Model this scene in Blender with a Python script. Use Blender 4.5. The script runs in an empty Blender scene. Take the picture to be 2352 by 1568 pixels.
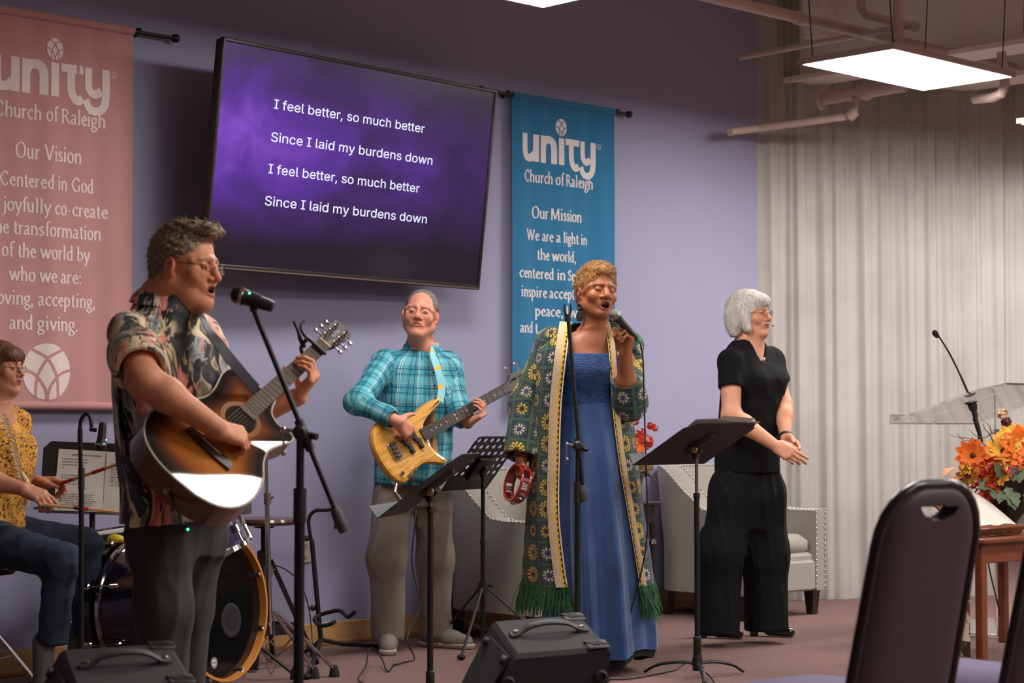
import bpy, bmesh, math, random, sys
import numpy as np
from mathutils import Vector, Matrix
random.seed(7)
rng = np.random.default_rng(7)
SC = bpy.context.scene
COL = SC.collection
pi = math.pi

# ------------------------------------------------------------------ camera
FPX, CX, CY = 4400.0, 1176.0, 784.0          # focal length and centre for a 2352 x 1568 frame
HC = 1.05                                     # camera height (a seated photographer)
TILT = math.atan2(201.0, FPX)
cam_d = bpy.data.cameras.new('camera')
cam = bpy.data.objects.new('camera', cam_d)
COL.objects.link(cam)
cam_d.sensor_width = 36.0
cam_d.lens = 36.0 * FPX / 2352.0
cam_d.clip_start = 0.05
cam.location = (0, 0, HC)
cam.rotation_euler = (pi / 2 + TILT, 0, 0)
cam_d.dof.use_dof = True
cam_d.dof.focus_distance = 7.9
cam_d.dof.aperture_fstop = 4.5
SC.camera = cam

# ------------------------------------------------------------------ world, exposure
world = bpy.data.worlds.new('world')
SC.world = world
world.use_nodes = True
bg = world.node_tree.nodes['Background']
bg.inputs[0].default_value = (1.0, 0.90, 0.82, 1)
bg.inputs[1].default_value = 0.11
SC.view_settings.view_transform = 'Standard'
SC.view_settings.look = 'None'
SC.view_settings.exposure = 0.12
SC.view_settings.gamma = 1.0
SC.view_settings.use_curve_mapping = False
PANEL_STRENGTH = 27.5
PANEL_Z = 2.95

# ------------------------------------------------------------------ geometry of the place
_F = np.array([0, math.cos(TILT), math.sin(TILT)])
_U = np.array([0, -math.sin(TILT), math.cos(TILT)])
_R = np.array([1.0, 0, 0])
CAM = np.array([0, 0, HC])
def ray(px, py):
    return _F + _R * (px - CX) / FPX + _U * (CY - py) / FPX
def at(px, py, Y):                      # point seen at (px, py) standing Y metres away
    d = ray(px, py); return CAM + d * (Y / d[1])
def lvl(px, py, z):                     # point seen at (px, py) at height z
    d = ray(px, py); return CAM + d * ((z - HC) / d[2])
def gnd(px, py): return lvl(px, py, 0.0)
WU = np.array([4574.0, 4400.0, 0]); WU /= np.linalg.norm(WU)      # along the purple wall
WN = np.array([WU[1], -WU[0], 0])                                  # out of the wall, to the room
WO = gnd(863, 1469)
UP = np.array([0, 0, 1.0])
def onwall(px, py, off=0.0):
    d = ray(px, py); t = (np.dot(WO + WN * off - CAM, WN)) / np.dot(d, WN); return CAM + d * t
def wl(s, h, off=0.0): return WO + WU * s + WN * off + UP * h
def wsh(p): return float(np.dot(p - WO, WU)), float(p[2])

# ------------------------------------------------------------------ mesh builder
def V3(*a): return np.array(a, float)
def nrm(v):
    v = np.asarray(v, float); n = np.linalg.norm(v); return v / n if n > 1e-12 else v
def frame(z, x=None):
    z = nrm(z)
    if x is None: x = V3(1, 0, 0) if abs(z[0]) < .9 else V3(0, 1, 0)
    x = nrm(np.asarray(x, float) - z * np.dot(x, z)); y = np.cross(z, x)
    return np.stack([x, y, z], 1)
def mat4(R, t):
    M = np.eye(4); M[:3, :3] = R; M[:3, 3] = t; return M
def rotz(a):
    c, s = math.cos(a), math.sin(a); return np.array([[c, -s, 0], [s, c, 0], [0, 0, 1.0]])
def rotx(a):
    c, s = math.cos(a), math.sin(a); return np.array([[1.0, 0, 0], [0, c, -s], [0, s, c]])
def roty(a):
    c, s = math.cos(a), math.sin(a); return np.array([[c, 0, s], [0, 1.0, 0], [-s, 0, c]])
def catmull(pts, n=8, closed=False):
    P = [np.asarray(p, float) for p in pts]; out = []
    N = len(P)
    rngk = range(N if closed else N - 1)
    for i in rngk:
        if closed: a, b, c, d = P[(i - 1) % N], P[i], P[(i + 1) % N], P[(i + 2) % N]
        else: a, b, c, d = P[max(i - 1, 0)], P[i], P[i + 1], P[min(i + 2, N - 1)]
        for k in range(n):
            t = k / n
            out.append(.5 * ((2 * b) + (-a + c) * t + (2 * a - 5 * b + 4 * c - d) * t * t + (-a + 3 * b - 3 * c + d) * t ** 3))
    if not closed: out.append(P[-1])
    return out

class MB:
    def __init__(s, M=None): s.v = []; s.f = []; s.mi = []; s.M = M; s.n = 0
    def add(s, vs, fs, mi=0):
        vs = np.asarray(vs, float).reshape(-1, 3)
        if s.M is not None: vs = vs @ s.M[:3, :3].T + s.M[:3, 3]
        s.v.append(vs); s.f += [tuple(i + s.n for i in f) for f in fs]; s.mi += [mi] * len(fs); s.n += len(vs)
        return s
    def box(s, c, size, R=None, mi=0, bev=0.0):
        x, y, z = [k / 2 for k in size]
        if bev > 0:
            b = min(bev, x * .9, y * .9, z * .9); vs = []; fs = []
            poly = [(x - b, -y), (x, -y + b), (x, y - b), (x - b, y), (-x + b, y), (-x, y - b), (-x, -y + b), (-x + b, -y)]
            inn = [(max(abs(p) - b, 0) * np.sign(p), max(abs(q) - b, 0) * np.sign(q)) for p, q in poly]
            for zz, pl in ((-z, inn), (-z + b, poly), (z - b, poly), (z, inn)):
                vs += [(p, q, zz) for p, q in pl]
            for k in range(3):
                for i in range(8): fs.append((k * 8 + i, k * 8 + (i + 1) % 8, k * 8 + 8 + (i + 1) % 8, k * 8 + 8 + i))
            fs.append(tuple(range(7, -1, -1))); fs.append(tuple(range(24, 32)))
        else:
            vs = [(-x, -y, -z), (x, -y, -z), (x, y, -z), (-x, y, -z), (-x, -y, z), (x, -y, z), (x, y, z), (-x, y, z)]
            fs = [(3, 2, 1, 0), (4, 5, 6, 7), (0, 1, 5, 4), (1, 2, 6, 5), (2, 3, 7, 6), (3, 0, 4, 7)]
        vs = np.array(vs, float)
        if R is not None: vs = vs @ np.asarray(R).T
        return s.add(vs + np.asarray(c, float), fs, mi)
    def tube(s, pts, r, n=10, caps=True, mi=0, closed=False, up=None, ry=1.0):
        P = [np.asarray(p, float) for p in pts]; N = len(P)
        rs = list(r) if hasattr(r, '__len__') else [r] * N
        T = []
        for i in range(N):
            if closed: t = P[(i + 1) % N] - P[i - 1]
            else: t = P[min(i + 1, N - 1)] - P[max(i - 1, 0)]
            T.append(nrm(t))
        x = up if up is not None else (V3(0, 0, 1) if abs(T[0][2]) < .9 else V3(1, 0, 0))
        vs = []; fs = []
        for i in range(N):
            x = nrm(x - T[i] * np.dot(x, T[i])); y = np.cross(T[i], x)
            for k in range(n):
                a = 2 * pi * k / n; vs.append(P[i] + rs[i] * (math.cos(a) * x * ry + math.sin(a) * y))
        for i in range(N if closed else N - 1):
            j = (i + 1) % N
            for k in range(n): fs.append((i * n + k, i * n + (k + 1) % n, j * n + (k + 1) % n, j * n + k))
        if caps and not closed:
            fs.append(tuple(range(n - 1, -1, -1))); fs.append(tuple((N - 1) * n + k for k in range(n)))
        return s.add(vs, fs, mi)
    def cyl(s, a, b, r, r2=None, n=14, mi=0): return s.tube([a, b], [r, r if r2 is None else r2], n, mi=mi)
    def lathe(s, prof, c=(0, 0, 0), R=None, n=20, mi=0, caps=True, arc=2 * pi):
        vs = []; fs = []; full = arc > 2 * pi - 1e-6; m = n if full else n + 1
        for (r, z) in prof:
            for k in range(m):
                a = arc * k / n; vs.append((r * math.cos(a), r * math.sin(a), z))
        for i in range(len(prof) - 1):
            for k in range(n):
                k2 = (k + 1) % m
                fs.append((i * m + k, i * m + k2, (i + 1) * m + k2, (i + 1) * m + k))
        if caps and full:
            if prof[0][0] > 1e-6: fs.append(tuple(range(n - 1, -1, -1)))
            if prof[-1][0] > 1e-6: fs.append(tuple((len(prof) - 1) * n + k for k in range(n)))
        vs = np.array(vs, float)
        if R is not None: vs = vs @ np.asarray(R).T
        return s.add(vs + np.asarray(c, float), fs, mi)
    def sph(s, c, r, n=12, m=8, R=None, mi=0):
        r = V3(*r) if hasattr(r, '__len__') else V3(r, r, r)
        vs = []; fs = []
        for i in range(m + 1):
            t = pi * i / m
            for k in range(n):
                a = 2 * pi * k / n; vs.append((math.sin(t) * math.cos(a), math.sin(t) * math.sin(a), math.cos(t)))
        for i in range(m):
            for k in range(n): fs.append((i * n + k, (i + 1) * n + k, (i + 1) * n + (k + 1) % n, i * n + (k + 1) % n))
        vs = np.array(vs) * r
        if R is not None: vs = vs @ np.asarray(R).T
        return s.add(vs + np.asarray(c, float), fs, mi)
    def prism(s, poly, t, z0=0.0, mi=0):           # 2-D outline (x, y) from z0 to z0 + t
        n = len(poly); vs = [(p[0], p[1], z0) for p in poly] + [(p[0], p[1], z0 + t) for p in poly]
        fs = [tuple(range(n - 1, -1, -1)), tuple(range(n, 2 * n))]
        for i in range(n): fs.append((i, (i + 1) % n, n + (i + 1) % n, n + i))
        return s.add(vs, fs, mi)
    def grid(s, P, mi=0, closed_u=False):          # P[i][j] points
        P = np.asarray(P, float); a, b = P.shape[:2]; fs = []
        for i in range(a if closed_u else a - 1):
            i2 = (i + 1) % a
            for j in range(b - 1): fs.append((i * b + j, i2 * b + j, i2 * b + j + 1, i * b + j + 1))
        return s.add(P.reshape(-1, 3), fs, mi)
    def build(s, name, mats, parent=None, smooth=35, label=None, base=None):
        me = bpy.data.meshes.new(name)
        V = np.concatenate(s.v) if s.v else np.zeros((0, 3))
        root = parent
        while root is not None and root.parent is not None: root = root.parent
        off = np.array(root.location) if root is not None else (np.asarray(base, float) if base is not None else np.zeros(3))
        me.from_pydata((V - off).tolist(), [], s.f)
        return finish(me, name, mats, parent, smooth, label, off, s.mi)
def finish(me, name, mats, parent, smooth, label, off, mi=None):
    for m in (mats if isinstance(mats, (list, tuple)) else [mats]): me.materials.append(m)
    if mi is not None and any(mi): me.polygons.foreach_set('material_index', mi)
    if smooth:
        me.polygons.foreach_set('use_smooth', [True] * len(me.polygons))
        if smooth < 180: me.set_sharp_from_angle(angle=math.radians(smooth))
    me.update()
    o = bpy.data.objects.new(name, me); COL.objects.link(o)
    if parent is not None: o.parent = parent
    else: o.location = off
    if label: o['label'] = label
    return o
def thing(name, label, cat, base, group=None):
    o = bpy.data.objects.new(name, None); COL.objects.link(o)
    o.empty_display_size = .1
    o.location = [float(k) for k in base]; tag(o, label, cat, group)
    return o
def tag(o, label, cat, group=None):
    o['label'] = label; o['category'] = cat
    if group: o['group'] = group
    return o
def struct(o): o['kind'] = 'structure'; return o
def dup(o, parent=None, dloc=None):
    c = o.copy(); COL.objects.link(c)
    if parent is not None: c.parent = parent
    if dloc is not None: c.location = np.array(o.location) + dloc
    for ch in o.children: dup(ch, c)
    return c

# ------------------------------------------------------------------ materials
def lin(c):
    return tuple(((k / 255) / 12.92 if k / 255 <= .04045 else ((k / 255 + .055) / 1.055) ** 2.4) for k in c)
class NT:
    def __init__(s, name):
        s.m = bpy.data.materials.new(name); s.m.use_nodes = True; s.t = s.m.node_tree
        s.b = s.t.nodes['Principled BSDF']
    def n(s, typ, **kw):
        nd = s.t.nodes.new(typ)
        for k, v in kw.items():
            if k == 'inp':
                for a, b in v.items():
                    if isinstance(b, bpy.types.NodeSocket): s.t.links.new(b, nd.inputs[a])
                    else: nd.inputs[a].default_value = b
            else: setattr(nd, k, v)
        return nd
    def link(s, a, b): s.t.links.new(a, b)
    def math(s, op, a, b=None, c=None, clamp=False):
        nd = s.n('ShaderNodeMath', operation=op, use_clamp=clamp)
        for i, v in enumerate((a, b, c)):
            if v is None: continue
            if isinstance(v, bpy.types.NodeSocket): s.link(v, nd.inputs[i])
            else: nd.inputs[i].default_value = v
        return nd.outputs[0]
    def mix(s, fac, a, b, mode='MIX'):
        nd = s.n('ShaderNodeMix', data_type='RGBA', blend_type=mode)
        for i, v in ((0, fac), (6, a), (7, b)):
            if isinstance(v, bpy.types.NodeSocket): s.link(v, nd.inputs[i])
            elif i == 0: nd.inputs[0].default_value = v
            else: nd.inputs[i].default_value = (*v, 1) if len(v) == 3 else v
        return nd.outputs[2]
    def coord(s, kind='Object', scale=(1, 1, 1)):
        tc = s.n('ShaderNodeTexCoord')
        if scale == (1, 1, 1): return tc.outputs[kind]
        return s.n('ShaderNodeMapping', inp={0: tc.outputs[kind], 3: scale}).outputs[0]
    def attr(s, name): return s.n('ShaderNodeAttribute', attribute_name=name).outputs['Vector']
    def noise(s, vec, scale=5, detail=3, rough=.5, dist=0):
        nd = s.n('ShaderNodeTexNoise', inp={'Scale': scale, 'Detail': detail, 'Roughness': rough, 'Distortion': dist})
        if vec is not None: s.link(vec, nd.inputs['Vector'])
        return nd.outputs[0]
    def ramp(s, fac, stops, interp='LINEAR'):
        nd = s.n('ShaderNodeValToRGB'); r = nd.color_ramp; r.interpolation = interp
        while len(r.elements) < len(stops): r.elements.new(.5)
        for e, (p, c) in zip(r.elements, stops): e.position = p; e.color = (*c, 1)
        s.link(fac, nd.inputs[0]); return nd.outputs[0]
    def sep(s, v):
        nd = s.n('ShaderNodeSeparateXYZ'); s.link(v, nd.inputs[0]); return nd.outputs
    def bump(s, h, strength=.3, dist=.01):
        nd = s.n('ShaderNodeBump', inp={'Strength': strength, 'Distance': dist, 'Height': h})
        s.link(nd.outputs[0], s.b.inputs['Normal'])
    def col(s, c):
        if isinstance(c, bpy.types.NodeSocket): s.link(c, s.b.inputs['Base Color'])
        else: s.b.inputs['Base Color'].default_value = (*c, 1)
_MC = {}
def M(name, c, rough=.6, metal=0.0, var=0.0, vs=8.0, bump=0.0, bs=60.0, coat=0.0, sheen=0.0, spec=None, aniso=(1, 1, 1)):
    if name in _MC: return _MC[name]
    t = NT(name); b = t.b; cl = lin(c)
    b.inputs['Roughness'].default_value = rough; b.inputs['Metallic'].default_value = metal
    if coat: b.inputs['Coat Weight'].default_value = coat; b.inputs['Coat Roughness'].default_value = .06
    if sheen: b.inputs['Sheen Weight'].default_value = sheen
    if spec is not None: b.inputs['Specular IOR Level'].default_value = spec
    if var or bump: v = t.coord('Object', aniso)
    if var:
        f = t.noise(v, vs, 4, .6)
        t.col(t.ramp(f, [(.25, tuple(k * (1 - var) for k in cl)), (.75, tuple(min(1, k * (1 + var)) for k in cl))]))
    else: t.col(cl)
    if bump: t.bump(t.noise(v, bs, 3), bump, .004)
    _MC[name] = t.m
    return t.m
BLACKMETAL = M('black_metal', (24, 23, 23), .45, 0.3, var=.15, vs=30)
BLACKPL = M('black_plastic', (20, 19, 19), .5, 0, bump=.08, bs=300)
CHROME = M('chrome', (200, 196, 190), .14, 1.0)
STEEL = M('brushed_steel', (150, 140, 132), .32, 1.0)
RUBBER = M('rubber', (22, 21, 21), .85)
PAPER = M('paper', (205, 198, 190), .8, var=.04, vs=6)
# ------------------------------------------------------------------ floor, walls, ceiling
def mat_carpet():
    t = NT('carpet'); v = t.coord('Object')
    f1 = t.noise(v, 160, 2, .7); f2 = t.noise(v, 520, 2, .8); f3 = t.noise(v, 1.3, 2)
    f = t.math('ADD', t.math('MULTIPLY', f1, .55), t.math('MULTIPLY', f2, .45))
    c = t.ramp(f, [(.36, lin((78, 58, 57))), (.5, lin((126, 99, 96))), (.64, lin((172, 142, 136)))])
    c = t.mix(t.math('MULTIPLY', f3, .25), c, lin((94, 72, 71)))
    t.col(c); t.b.inputs['Roughness'].default_value = 1.0; t.b.inputs['Specular IOR Level'].default_value = .1
    t.bump(f, .6, .006); return t.m
CARPET = mat_carpet()
WALLP = M('lavender_wall_paint', (148, 146, 174), .75, var=.03, vs=2.0, bump=.10, bs=140)
m = MB(); m.add([(-7, -1.5, 0), (9, -1.5, 0), (9, 16, 0), (-7, 16, 0)], [(0, 1, 2, 3)])
struct(m.build('floor', CARPET, smooth=0))

S_END = wsh(onwall(1741, 700))[0]
m = MB()
a, b = wl(-8.5, 0), wl(S_END, 0)
Rw = np.stack([WU, -WN, UP], 1)
m.box((a + b) / 2 - WN * .10 + UP * 2.1, (np.linalg.norm(b - a), .20, 4.2), Rw)
struct(m.build('wall_back', WALLP, smooth=0))
# baseboard: pale oak board with a darker shoe moulding
BASEW = M('baseboard_oak', (186, 140, 92), .45, var=.14, vs=9, aniso=(1, 1, 6))
BASED = M('baseboard_shoe_oak', (160, 104, 56), .45, var=.15, vs=9, aniso=(1, 1, 6))
m = MB(); L = np.linalg.norm(b - a)
m.box((a + b) / 2 + WN * .008 + UP * .055, (L, .016, .11), Rw, bev=.003)
bb = struct(m.build('baseboard_back', BASEW, smooth=30))
m = MB(); m.box((a + b) / 2 + WN * .022 + UP * .011, (L, .014, .022), Rw, bev=.004)
m.build('shoe_moulding', BASED, bb, smooth=30)

# the wall behind the curtain
CL, CR = gnd(1740, 1386) + V3(0, .12, 0), at(2650, 1360, 12.4); CR[2] = 0
cu = nrm(CR - CL); cn = V3(cu[1], -cu[0], 0)
wallb = M('beige_side_wall', (150, 138, 125), .8, var=.03, vs=2)
m = MB(); m.box((CL + CR) / 2 - cn * .36 + UP * 2.1 + cu * .6, (np.linalg.norm(CR - CL) + 2.6, .1, 4.2), np.stack([cu, -cn, UP], 1))
struct(m.build('wall_right', wallb, smooth=0))

# curtain in three gathered panels
def mat_curtain():
    t = NT('curtain_cloth'); v = t.coord('Object')
    c = t.ramp(t.noise(v, 3, 3), [(.3, lin((168, 162, 157))), (.7, lin((180, 174, 169)))])
    t.col(c); t.b.inputs['Roughness'].default_value = .95; t.b.inputs['Specular IOR Level'].default_value = .1
    t.bump(t.noise(t.coord('Object', (400, 400, 400)), 1, 2), .05, .002); return t.m
CURT = mat_curtain()
def curtain(s0, s1, label, seed, gap=0.0):
    r = np.random.default_rng(seed); L = s1 - s0
    nx = int(L / .009); zs = np.concatenate([np.linspace(.002, .16, 4), np.linspace(.5, 3.74, 11)])
    x = np.linspace(0, L, nx)
    edges = np.cumsum(r.uniform(.09, .24, 80)); ph = np.interp(x, np.concatenate([[0], edges]), np.arange(81)) * 2 * pi
    amp = np.interp(x, np.linspace(0, L, 40), r.uniform(.009, .030, 40))
    ph2 = np.interp(x, np.linspace(0, L, 90), np.arange(90) + r.uniform(-.3, .3, 90)) * 2 * pi
    P = np.zeros((nx, len(zs), 3))
    for j, z in enumerate(zs):
        k = .75 + .25 * z / 3.5; w = (3.55 - z) / 3.5
        off = amp * (np.sin(ph + .25 * np.sin(z * 1.3)) * (1.15 - .35 * z / 3.5) + .28 * np.sin(ph2 + z * .4) * (.6 + .6 * z / 3.5))
        off += .02 * np.sin(x * 2.2 + seed)
        xx = x + .012 * np.sin(ph * .5 + 2 * w)
        P[:, j] = (CL + cu * s0)[None] + xx[:, None] * cu + off[:, None] * cn
        P[:, j, 2] = z
    base = CL + cu * (s0 + L / 2)
    m = MB(); m.grid(P)
    th = thing('curtain', label, 'curtain', base)
    m.build('curtain_cloth', CURT, th, smooth=180)
    m = MB(); m.cyl(CL + cu * s0 + UP * 3.735, CL + cu * s1 + UP * 3.735, .014); m.build('curtain_track', STEEL, th)
curtain(-.16, 4.4, 'tall off-white pleated curtain meeting the end of the purple wall', 3)

# ceiling: pale deck, joists across the room
CEILM = M('ceiling_paint', (236, 224, 210), .85, var=.05, vs=3)
m = MB(); m.add([(-7, -1.5, 3.75), (9, -1.5, 3.75), (9, 16, 3.75), (-7, 16, 3.75)], [(3, 2, 1, 0)])
ceil = struct(m.build('ceiling', CEILM, smooth=0))
for k in range(8):                                   # deep joists across (from the wall into the room)
    c = wl(S_END + .30 + k * .85, 3.46, 1.2)
    m = MB(); m.box(c, (.10, 6.5, .5), Rw); m.build('joist', CEILM, ceil, smooth=0)
    m = MB(); m.box(c - UP * .25, (.26, 6.5, .03), Rw); m.build('joist_flange', CEILM, ceil, smooth=0)
for k in range(3):                                   # beams along the room
    c = wl(S_END + 3.3, 3.60, .35 + k * 1.7)
    m = MB(); m.box(c, (6.4, .14, .34), Rw); m.build('beam', CEILM, ceil, smooth=0)

# pipes below the ceiling
PIPE = M('painted_pipe', (196, 172, 160), .55, var=.08, vs=12)
def pipe(label, pts, r, fl=()):
    base = np.mean(pts, 0); th = thing('ceiling_pipe', label, 'pipe', base, 'painted pipes under the ceiling')
    m = MB(); m.tube(catmull(pts, 1) if len(pts) == 2 else pts, r, 12); m.build('pipe_run', PIPE, th)
    for (p, d, rr, ll) in fl:
        m = MB(); m.lathe([(rr * .86, -ll / 2), (rr, -ll * .35), (rr, ll * .35), (rr * .86, ll / 2)], p, frame(d), 14); m.build('pipe_joint', PIPE, th)
p0, p1 = lvl(1600, -14, 3.22), lvl(2330, 157, 3.22)
pipe('long painted sprinkler pipe running above the bright panel light', [p0, p1], .030, [(lvl(1836, 42, 3.22), p1 - p0, .037, .07), (lvl(2060, 95, 3.22), p1 - p0, .037, .08)])
q = [at(1700, 132, 11.1), at(2100, 57, 10.1)]
pipe('thin conduit running level from the purple wall corner', q, .017)
q = [at(1976, -40, 10.2), at(1978, 20, 10.2), at(1988, 34, 10.2), at(2090, 60, 10.4), at(2106, 64, 10.5)]
pipe('bent pipe dropping beside the lamp hanger post', q, .024, [(at(2100, 62, 10.45), q[4] - q[3], .03, .05)])
pipe('upright hanger post above the bright panel light', [at(2063, -60, 9.75), at(2063, 118, 9.75)], .027)
q0, q1 = at(1886, 226, 11.35), at(2080, 194, 11.05)
pipe('thick stub pipe with a bolted flange below the panel light', [q0, q1], .043,
     [(q0, q1 - q0, .068, .03), (at(1990, 209, 11.2), q1 - q0, .055, .05)])
q = [at(1966, 222, 11.2), at(1963, 252, 11.2), at(1950, 267, 11.22), at(1740, 295, 11.4), at(1690, 301, 11.3), at(1676, 304, 11.25)]
pipe('slim pipe bending under the flanged pipe toward the purple wall', q, .022, [(at(1957, 262, 11.2), V3(-.6, .3, -.6), .033, .06)])
q = [at(2300, 120, 10.6), at(2308, 196, 10.6), at(2300, 215, 10.6), at(2280, 224, 10.7), at(2240, 228, 10.9)]
pipe('elbow pipe hanging by the far edge of the panel light', q, .028)

# ------------------------------------------------------------------ LED panel lights
EM = NT('panel_glow'); EM.b.inputs['Emission Color'].default_value = (1.0, .96, .92, 1); EM.b.inputs['Emission Strength'].default_value = PANEL_STRENGTH
EM.col((.8, .8, .8)); EM = EM.m
FRAMEW = M('panel_frame', (176, 158, 148), .5)
def panel_light(corner, label, wires=True):         # corner = far left corner nearest the wall
    La, Lb = 1.11, .58
    c = corner - WU * La / 2 + WN * Lb / 2
    th = thing('panel_light', label, 'ceiling light', c, 'hanging LED panel lights')
    m = MB(); m.box(c + UP * .0, (La - .02, Lb - .02, .008), Rw); m.build('diffuser', EM, th, smooth=0)
    m = MB()
    for sg in (-1, 1):
        m.box(c + WN * sg * (Lb / 2) + UP * .012, (La + .02, .018, .03), Rw)
        m.box(c + WU * sg * (La / 2) + UP * .012, (.018, Lb + .02, .03), Rw)
    m.box(c + UP * .022, (La, Lb, .012), Rw); m.box(c + UP * .045 - WU * .3, (.22, .1, .035), Rw)
    m.build('frame', FRAMEW, th, smooth=0)
    if wires:
        for sa in (-1, 1):
            for sb in (-1, 1):
                p = c + WU * sa * (La / 2 - .05) + WN * sb * (Lb / 2 - .04) + UP * .03
                m = MB(); m.tube([p, p + UP * .5 + WU * .05 * sa, p + UP * 1.05 + WU * .02 * sa], .003, 6); m.build('hanger_wire', BLACKMETAL, th)
far_main = lvl(2119, 207, PANEL_Z)
panel_light(far_main, 'bright LED panel light hanging in front of the white curtain')
panel_light(lvl(1247, 17, PANEL_Z), 'LED panel light at the ceiling in front of the television')
panel_light(lvl(2340, 283, 2.75) + WU * 1.11, 'far LED panel light beyond the elbow pipe')
lab = 'LED panel light over the audience side of the room'
for (ka, kb) in ((-1.0, 2.7), (0.0, 2.7), (1.0, 2.7), (-.75, 5.2), (.25, 5.2), (1.25, 5.2), (-.75, 7.8), (.25, 7.8)):
    panel_light(far_main + WU * (ka - .35) * 3.0 + WN * kb, lab, False)

# wall socket
m = MB(); c = onwall(701, 1264, .004); th = thing('wall_outlet', 'cream double power outlet low on the purple wall', 'outlet', c)
OUTL = M('outlet_cream', (176, 160, 146), .5)
m.box(c, (.075, .008, .118), Rw, bev=.003); m.build('cover_plate', OUTL, th)
for dz in (-.027, .027):
    m = MB(); m.lathe([(.016, 0), (.016, .003), (.014, .004)], c + UP * dz + WN * .003, frame(WN), 14); so = m.build('socket', OUTL, th)
    m = MB()
    for dx in (-.006, .006): m.box(c + UP * (dz + .003) + WU * dx + WN * .0073, (.002, .001, .008), Rw)
    m.box(c + UP * (dz - .008) + WN * .0073, (.004, .001, .004), Rw); m.build('slot', BLACKPL, so, smooth=0)
# ------------------------------------------------------------------ lettering (pen-stroke serif letters, and the built-in sans)
def _G():
    st = lambda x, y1, y0=0.0: [(x, y1), (x, y0)]
    hz = lambda x, y: ('s', [(x - .16, y), (x + .16, y)])
    tl = lambda x, y: ('s', [(x - .17, y - .09), (x, y)])
    C = lambda *p: ('c', list(p))
    Ln = lambda *p: ('l', list(p))
    ell = lambda cx, cy, rx, ry: ('l', [(cx + rx * math.cos(a), cy + ry * math.sin(a)) for a in np.linspace(0, 2 * pi, 21)])
    dot = lambda x, y: ('d', (x, y))
    g = {}
    g['a'] = (.84, [C((.14, .78), (.36, .98), (.58, .75), (.58, .18), (.78, .04)), C((.58, .58), (.28, .46), (.14, .22), (.3, .02), (.58, .2))])
    g['b'] = (.96, [Ln(*st(.2, 1.6)), tl(.2, 1.6), C((.2, .75), (.5, .98), (.82, .5), (.5, .02), (.2, .15))])
    g['c'] = (.82, [C((.72, .8), (.48, .98), (.14, .5), (.46, .02), (.76, .2))])
    g['d'] = (.96, [Ln(*st(.72, 1.6)), tl(.72, 1.6), ('s', [(.72, 0), (.9, .04)]), C((.72, .8), (.46, .98), (.14, .5), (.42, .02), (.72, .2))])
    g['e'] = (.84, [Ln((.14, .56), (.74, .56)), C((.74, .56), (.46, .98), (.14, .5), (.46, .02), (.78, .2))])
    g['f'] = (.58, [C((.68, 1.5), (.5, 1.6), (.3, 1.3), (.3, .6), (.3, 0)), ('s', [(.06, .96), (.58, .96)]), hz(.3, .02)])
    g['g'] = (.86, [ell(.4, .65, .26, .32), ('s', [(.62, .86), (.84, .96)]), C((.3, .34), (.2, .14), (.5, .02), (.76, -.2), (.44, -.5), (.1, -.3), (.28, -.02))])
    g['h'] = (.98, [Ln(*st(.2, 1.6)), tl(.2, 1.6), C((.2, .7), (.5, .98), (.76, .7), (.76, 0)), hz(.2, .02), hz(.76, .02)])
    g['i'] = (.5, [Ln(*st(.25, 1)), tl(.25, .98), hz(.25, .02), dot(.25, 1.4)])
    g['j'] = (.46, [C((.25, 1), (.25, .2), (.22, -.3), (-.04, -.5)), tl(.25, .98), dot(.25, 1.4)])
    g['l'] = (.5, [Ln(*st(.25, 1.6)), tl(.25, 1.6), hz(.25, .02)])
    g['m'] = (1.5, [Ln(*st(.2, 1)), tl(.2, .98), C((.2, .7), (.48, .98), (.74, .7), (.74, 0)), C((.74, .7), (1.02, .98), (1.28, .7), (1.28, 0)), hz(.2, .02), hz(.74, .02), hz(1.28, .02)])
    g['n'] = (.98, [Ln(*st(.2, 1)), tl(.2, .98), C((.2, .7), (.5, .98), (.76, .7), (.76, 0)), hz(.2, .02), hz(.76, .02)])
    g['o'] = (.92, [ell(.46, .5, .32, .48)])
    g['p'] = (.96, [Ln(*st(.2, 1, -.55)), tl(.2, .98), hz(.2, -.53), C((.2, .78), (.5, .98), (.82, .5), (.5, .02), (.2, .15))])
    g['r'] = (.68, [Ln(*st(.2, 1)), tl(.2, .98), hz(.2, .02), C((.2, .62), (.36, .92), (.62, .92))])
    g['s'] = (.7, [C((.56, .82), (.36, .98), (.15, .78), (.36, .52), (.6, .26), (.36, .02), (.12, .2))])
    g['t'] = (.62, [C((.3, 1.3), (.3, .3), (.42, .02), (.62, .12)), ('s', [(.06, .96), (.58, .96)])])
    g['u'] = (.98, [C((.2, 1), (.2, .3), (.42, .02), (.74, .3)), Ln(*st(.74, 1)), tl(.2, .98), tl(.74, .98), ('s', [(.74, 0), (.9, .04)])])
    g['v'] = (.86, [Ln((.1, .98), (.43, 0)), Ln((.43, 0), (.76, .98)), hz(.12, .97), hz(.76, .97)])
    g['w'] = (1.3, [Ln((.1, .98), (.4, 0)), Ln((.4, 0), (.64, .95)), Ln((.64, .98), (.92, 0)), Ln((.92, 0), (1.2, .98)), hz(.12, .97), hz(1.2, .97)])
    g['y'] = (.86, [Ln((.1, .98), (.43, .02)), Ln((.78, .98), (.36, -.3), (.14, -.5)), hz(.12, .97), hz(.78, .97)])
    g['C'] = (1.26, [C((1.08, 1.2), (.7, 1.5), (.18, .75), (.7, .0), (1.12, .3)), ('s', [(1.08, 1.1), (1.08, 1.45)])])
    g['G'] = (1.36, [C((1.08, 1.2), (.7, 1.5), (.18, .75), (.7, .0), (1.1, .2)), Ln((1.1, .65), (1.1, .12)), hz(1.08, .65), ('s', [(1.08, 1.1), (1.08, 1.45)])])
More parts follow.
